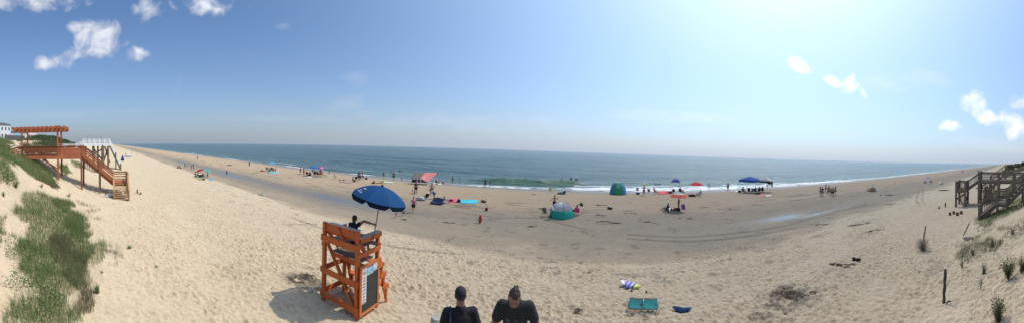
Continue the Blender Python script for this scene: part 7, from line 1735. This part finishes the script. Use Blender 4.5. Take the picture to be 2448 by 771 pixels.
# left slope, front
MAIN = [(52,470),(95,462),(135,478),(165,520),(195,560),(212,610),(205,660),(196,720),(185,790),(25,790),(75,700),(45,650),(62,600),(75,545),(60,505)]
patch_grass(MAIN, 13000, (.28, .62), .011, 'tall green dune grass covering the front of the left slope', 1, lean=.7)
patch_grass([(140,560),(175,560),(212,610),(205,680),(196,760),(165,760),(150,660)], 4200, (.25, .5), .009, 'olive brown grass along the right side of the big green patch', 2, DRYG)
leafy([(25,575),(110,590),(150,640),(140,760),(90,790),(30,790),(70,700),(10,690),(45,640)], 3800, .42, .035, 'leafy beach plants tangled into the front of the left grass', 3)
patch_grass([(140,478),(160,480),(185,510),(210,545),(228,575),(222,588),(190,570),(165,530),(148,500)], 4200, (.28, .6), .011, 'narrow green tongue of grass right of the big patch', 4)
patch_grass([(180,478),(205,490),(235,510),(247,527),(225,520),(190,495)], 700, (.18, .4), .009, 'sparse pale grass trailing towards the orange stairs', 5, DRYG, .45)
patch_grass([(205,590),(235,575),(262,590),(240,630),(215,640)], 800, (.2, .42), .010, 'thin grass right of the green patch', 6, GRASS, .42)
patch_grass([(235,600),(285,612),(292,632),(250,625)], 320, (.12, .28), .008, 'faint dry runners on the sand at the foot of the slope', 7, DRYG, .5)
patch_grass([(-60,335),(5,322),(40,368),(55,400),(28,425),(10,435),(-60,440)], 13000, (.35, .8), .018, 'dense green grass on the left dune crest', 8, lean=.8, edge=1.5)
leafy([(-60,340),(20,350),(45,390),(20,430),(-60,430)], 5000, .6, .06, 'low leafy shrubs in the dune crest grass', 9)
leafy([(18,415),(40,418),(48,445),(30,452)], 500, .35, .045, 'small leafy mound below the crest grass', 10)
patch_grass([(38,372),(68,378),(95,395),(118,412),(135,432),(140,448),(118,446),(88,430),(62,412),(45,395)], 4600, (.35, .75), .017, 'green grass spilling down the slope under the pergola', 11, lean=.7)
patch_grass([(100,425),(140,435),(146,450),(120,450)], 900, (.25, .5), .014, 'dry grass at the lower end of the spill beneath the pergola', 12, DRYG)
patch_grass([(140,392),(158,396),(170,412),(160,420),(146,412)], 1200, (.3, .6), .018, 'grass clump behind the front pergola post', 13, edge=.8)
patch_grass([(170,385),(195,392),(205,402),(190,404),(178,398)], 900, (.3, .6), .018, 'grass clump on the slope beneath the orange landing', 14, edge=.8)
patch_grass([(-30,520),(4,515),(22,560),(24,580),(-30,590)], 1200, (.2, .45), .010, 'grass at the left edge halfway down', 15)
leafy([(-30,515),(10,520),(28,570),(5,590),(-30,590)], 500, .3, .035, 'leafy plant at the left edge halfway down', 16)
# scrub on the dunes behind the pergola
def scrub_mound(pts, D, hpx, n, label, seed, m=FARG, sz=.16):
    """low bushes on the far dune crest: a mound of leaf clumps along a line"""
    rgn = np.random.default_rng(seed); A = []; 
    for (px, pt) in pts:
        d = ray(px, pt); k = D / math.hypot(d.x, d.y); A.append((d.x * k, d.y * k, CAMZ + d.z * k))
    A = np.array(A); t = rgn.uniform(0, len(A) - 1, n); i = np.minimum(t.astype(int), len(A) - 2); f = (t - i)[:, None]; P = A[i] * (1 - f) + A[i + 1] * f
    base = height(P[:, 0], P[:, 1]); wob = fbm(P[:, 0] / 1.5, P[:, 1] / 1.5 + t, 700 + seed, 3); top = P[:, 2] - (1 - wob) * .6
    dep = rgn.normal(0, 2.6, n); P2 = P.copy(); nrm = -P[:, :2] / np.linalg.norm(P[:, :2], axis=1, keepdims=True); P2[:, :2] += nrm * dep[:, None]
    z = base + (top - base) * np.sqrt(rgn.uniform(0, 1, n)) * np.exp(-(dep / 4.5) ** 2)
    o = put('dune_scrub', [leaves(np.stack([P2[:, 0], P2[:, 1], np.maximum(z, height(P2[:, 0], P2[:, 1]))], 1), rgn.uniform(sz * .6, sz * 1.6, n), rgn)], m, (float(P[:, 0].mean()), float(P[:, 1].mean()), float(base.mean())))
    o['kind'] = 'stuff'; return tag(o, label, 'scrub')
scrub_mound([(58,327),(75,323),(95,319),(115,320),(135,322),(150,328),(165,333)], 62, 20, 9000, 'dark green scrub on the dune crest behind the pergola', 21)
scrub_mound([(40,333),(60,331),(80,329)], 52, 10, 2500, 'lighter scrub left behind the pergola posts', 22)
scrub_mound([(150,330),(170,335),(185,340),(195,343)], 78, 8, 2500, 'scrub thinning out before the white deck', 23)
patch_grass([(50,352),(75,346),(130,346),(180,350),(185,358),(150,366),(110,372),(62,368)], 7000, (.5, 1.0), .03, 'pale green grass on the dune behind the walkover', 24, FARG)
# right slope
patch_grass([(2335,521),(2360,512),(2395,498),(2448,468),(2520,440),(2520,482),(2448,498),(2400,520),(2360,540),(2340,540)], 6500, (.22, .5), .013, 'green grass strip along the foot of the brown stairs', 31, leafmat('deep_green', (.06, .12, .035), (.13, .15, .06)))  # blades of a deeper green than the main dune grass
patch_grass([(2350,470),(2400,455),(2448,440),(2448,455),(2400,478),(2360,490)], 2200, (.3, .7), .02, 'grass on the slope beneath the brown deck', 32, FARG)
patch_grass([(2295,585),(2325,565),(2352,572),(2365,600),(2335,620),(2300,640),(2288,620)], 1500, (.15, .36), .009, 'sparse grass with twigs at the foot of the right slope', 33, DARKL, .46, edge=.8)
patch_grass([(2350,575),(2378,565),(2392,585),(2380,610),(2355,600)], 800, (.16, .34), .009, 'grass clump on the right slope below the stairs', 34, DARKL, .40, edge=.7)
patch_grass([(2385,545),(2448,520),(2500,510),(2500,545),(2448,560),(2400,570)], 1500, (.14, .34), .009, 'scattered short grass high on the right slope', 35, DARKL, .52)
patch_grass([(2330,540),(2370,530),(2400,545),(2370,565),(2340,560)], 1100, (.14, .34), .009, 'small sparse tufts under the grass strip', 36, DARKL, .52, edge=.8)
patch_grass([(2410,640),(2448,615),(2520,600),(2520,650),(2448,665),(2420,670)], 700, (.15, .35), .008, 'fine grass beside the dark bush on the right slope', 37, DRYG, .42)
def bushy(px, py, w, h, label, seed, m=DARKL, n=500, sz=.028, stems=9, cat='plant', name='beach_plant', mg=None, blades_n=0):
    """single plant: stems (one part) with foliage (another)"""
    p = at(px, py); D = math.hypot(p.x, p.y); W = w / F * D / 2; H = h / F * D; t = empty(name, p, 0); tag(t, label, cat); rgn = np.random.default_rng(seed); mb = MB(); C = []
    for i in range(stems):
        a = rgn.uniform(0, 6.28); r_ = W * rgn.uniform(.2, 1); tip = np.array([r_ * math.cos(a), r_ * math.sin(a), H * rgn.uniform(.6, 1.05) * (1 - .35 * (r_ / W) ** 2)]); mid = tip * np.array([.4, .4, .62]) + rgn.normal(0, .015, 3)
        mb.tube([(0, 0, -.05), tuple(mid), tuple(tip)], [.008, .006, .003], 4)
        k = n // stems; q = rgn.uniform(.22, 1, k)[:, None]; pts = np.where(q < .6, mid * q / .6, mid + (tip - mid) * (q - .6) / .4); C.append(pts + rgn.normal(0, .035 + .02 * W, (k, 3)))
    mb.build('stems', mat('plant_stem', (.09, .075, .04), .9), t)
    if n:
        C = np.concatenate(C); o = put('foliage', [leaves(C, rgn.uniform(sz * .6, sz * 1.4, len(C)), rgn)], m, (0, 0, 0)); o.parent = t
    if blades_n:
        a = rgn.uniform(0, 6.28, blades_n); r_ = rgn.uniform(0, .35, blades_n) * W; b = np.stack([r_ * np.cos(a), r_ * np.sin(a), np.zeros(blades_n)], 1); o = put('grass_blades', [blades(b, rgn.uniform(.5, 1.0, blades_n) * H, np.full(blades_n, .008), rgn, .6)], mg or GRASS, (0, 0, 0)); o.parent = t
    return t
bushy(2410, 668, 62, 52, 'dark leafy bush on the right slope', 41, n=1300, stems=16)
bushy(2444, 650, 40, 40, 'tall wispy grass plant at the right edge beside the dark bush', 42, n=150, stems=6, blades_n=160, mg=DARKL)
bushy(2385, 768, 46, 66, 'spiky weed with leafy tops at the bottom right corner', 43, n=420, stems=10, blades_n=110, mg=DARKL)
bushy(2352, 655, 26, 34, 'thin upright grass tuft left of the dark bush', 44, n=0, stems=2, blades_n=90, mg=DARKL)
bushy(2345, 690, 12, 30, 'single straggly stem below the thin grass tuft', 45, n=60, stems=3)
bushy(310, 594, 16, 11, 'small green seedling on the dry sand right of the left slope', 46, m=LEAF, n=90, stems=5)
bushy(374, 638, 10, 6, 'tiny green sprout farther right on the dry sand', 47, m=LEAF, n=40, stems=4)
bushy(232, 700, 34, 30, 'single grass tuft at the foot of the left slope in front', 48, n=0, stems=2, blades_n=160)
bushy(165, 470, 18, 10, 'little leafy plant above the narrow tongue of grass', 49, m=LEAF, n=140, stems=6)
bushy(100, 448, 14, 12, 'small round plant on bare sand below the pergola', 50, m=LEAF, n=160, stems=6)
bushy(38, 448, 26, 24, 'leafy plant on the bare sand left of the pergola spill', 51, m=LEAF, n=420, stems=9)
bushy(8, 470, 14, 16, 'plant on the sand at the left picture edge under the crest grass', 52, m=LEAF, n=150, stems=6)
bushy(245, 655, 20, 14, 'faint tuft of runners below the thin grass', 53, n=0, stems=2, blades_n=50, mg=DRYG)
# dry round bush with bare twigs around the leaning stake
def dry_bush():
    p = at(2206, 598); t = empty('dry_bush', p, 0); tag(t, 'round grey bush of bare twigs around the leaning stake', 'bush'); rg = random.Random(5); mb = MB(); D = math.hypot(p.x, p.y); W = 24 / F * D; H = 31 / F * D
    for i in range(150):
        a = rg.uniform(0, 6.28); e = rg.uniform(.1, 1.5); r_ = rg.uniform(.75, 1.05); tip = V(W * math.cos(a) * math.cos(e * .9) * r_, W * math.sin(a) * math.cos(e * .9) * r_, H * math.sin(e) * r_ + .03); mid = tip * .55 + V(rg.gauss(0, .05), rg.gauss(0, .05), .08)
        mb.tube([(rg.gauss(0, .06), rg.gauss(0, .06), 0), mid, tip], [.007, .005, .003], 3, False)
        for k in range(2): q = mid.lerp(tip, rg.random()); mb.tube([q, q + V(rg.gauss(0, .09), rg.gauss(0, .09), rg.gauss(.02, .06))], [.004, .002], 3, False)
    mb.build('twigs', mat('dead_twig', (.20, .17, .135), .95), t)
dry_bush()
# trees and scrub far right on the dune line
def far_tree(px, D, ptop, w, label, seed):
    p = polar(px, D); t = empty('dune_tree', p, 0); tag(t, label, 'tree', 'trees on the far right dune line'); d = ray(px, ptop); H = CAMZ + d.z / math.hypot(d.x, d.y) * D - p.z; rgn = np.random.default_rng(seed); W = w / F * D / 2
    mb = MB(); mb.tube([(0, 0, -.3), (.1, 0, H * .4), (.2, .1, H * .8)], [.28, .2, .06], 7)
    for i in range(5): a = rgn.uniform(0, 6.28); mb.tube([(.1, 0, H * (.3 + .1 * i)), (W * .6 * math.cos(a), W * .6 * math.sin(a), H * (.55 + .08 * i))], [.1, .03], 5)
    mb.build('trunk', mat('bark', (.07, .055, .04), .9), t)
    C = []
    for i in range(16):
        a = rgn.uniform(0, 6.28); e = rgn.uniform(0, 1); r_ = W * rgn.uniform(.2, .85); c = np.array([r_ * math.cos(a), r_ * math.sin(a), H * (.45 + .48 * e) * (1 - .12 * r_ / W)]); C.append(c + rgn.normal(0, 1, (130, 3)) * np.array([W * .22, W * .22, H * .09]))
    C = np.concatenate(C); C[:, 2] = np.minimum(C[:, 2], H * 1.02); o = put('crown', [leaves(C, rgn.uniform(.14, .34, len(C)), rgn)], leafmat('far_tree', (.03, .045, .02), (.07, .085, .035)), (0, 0, 0)); o.parent = t
for a in ((2418,110,393,16,'low spreading tree left in the far clump above the brown decks',1),(2434,120,390.5,22,'broad dark tree in the middle of the far clump',2),(2446,105,387.5,14,'taller tree at the right picture edge above the brown decks',3),(2412,150,396.5,10,'small distant tree at the left end of the clump',4)): far_tree(*a)
scrub_mound([(2395,404),(2415,401),(2448,398),(2470,396)], 85, 8, 3000, 'dark scrub on the dunes behind the brown decks', 25)

def beach_litter():
    """crumbs of weed, shell and twig strewn over the sand"""
    rgn = np.random.default_rng(77); n = 5200; X = rgn.uniform(-60, 60, n); Y = rgn.uniform(-1, 48, n); k = fbm(X / 3.5, Y / 2.2, 900, 3) + .10 * rgn.uniform(-1, 1, n) > .55; X, Y = X[k], Y[k]; n = len(X); Z = height(X, Y) + .035
    v, f, t = leaves(np.stack([X, Y, Z], 1), rgn.uniform(.012, .050, n), rgn); v2, f2, t2 = leaves(np.stack([X + .03, Y, Z], 1), rgn.uniform(.012, .05, n), rgn)
    o = put('beach_litter', [(v, f, t), (v2, f2, t2)], leafmat('litter', (.06, .045, .03), (.20, .16, .12)), (0, 20, -1)); o['kind'] = 'stuff'; tag(o, 'crumbs of dry weed and shell strewn over the sand', 'litter')
beach_litter()
patch_grass([(2210,600),(2300,560),(2340,600),(2300,700),(2240,690)], 160, (.08, .2), .007, 'few dry blades on the sand at the right slope foot', 61, DRYG, .5)
patch_grass([(2300,620),(2448,560),(2520,560),(2520,790),(2300,790)], 1300, (.08, .26), .007, 'thin dry blades scattered over the right slope', 62, DARKL, .5, edge=1.6)
bushy(2325, 610, 20, 18, 'small dark plant among the sparse grass at the right slope foot', 63, n=160, stems=6, blades_n=40, mg=DARKL)
bushy(2372, 590, 24, 20, 'dark low plant in the grass clump below the stairs', 64, n=220, stems=7, blades_n=40, mg=DARKL)
bushy(2300, 640, 14, 20, 'upright dark sprig at the lower edge of the sparse grass', 65, n=60, stems=4, blades_n=30, mg=DARKL)
bushy(2420, 560, 26, 16, 'low dark plant high on the right slope near the edge', 66, n=180, stems=7, blades_n=30, mg=DARKL)
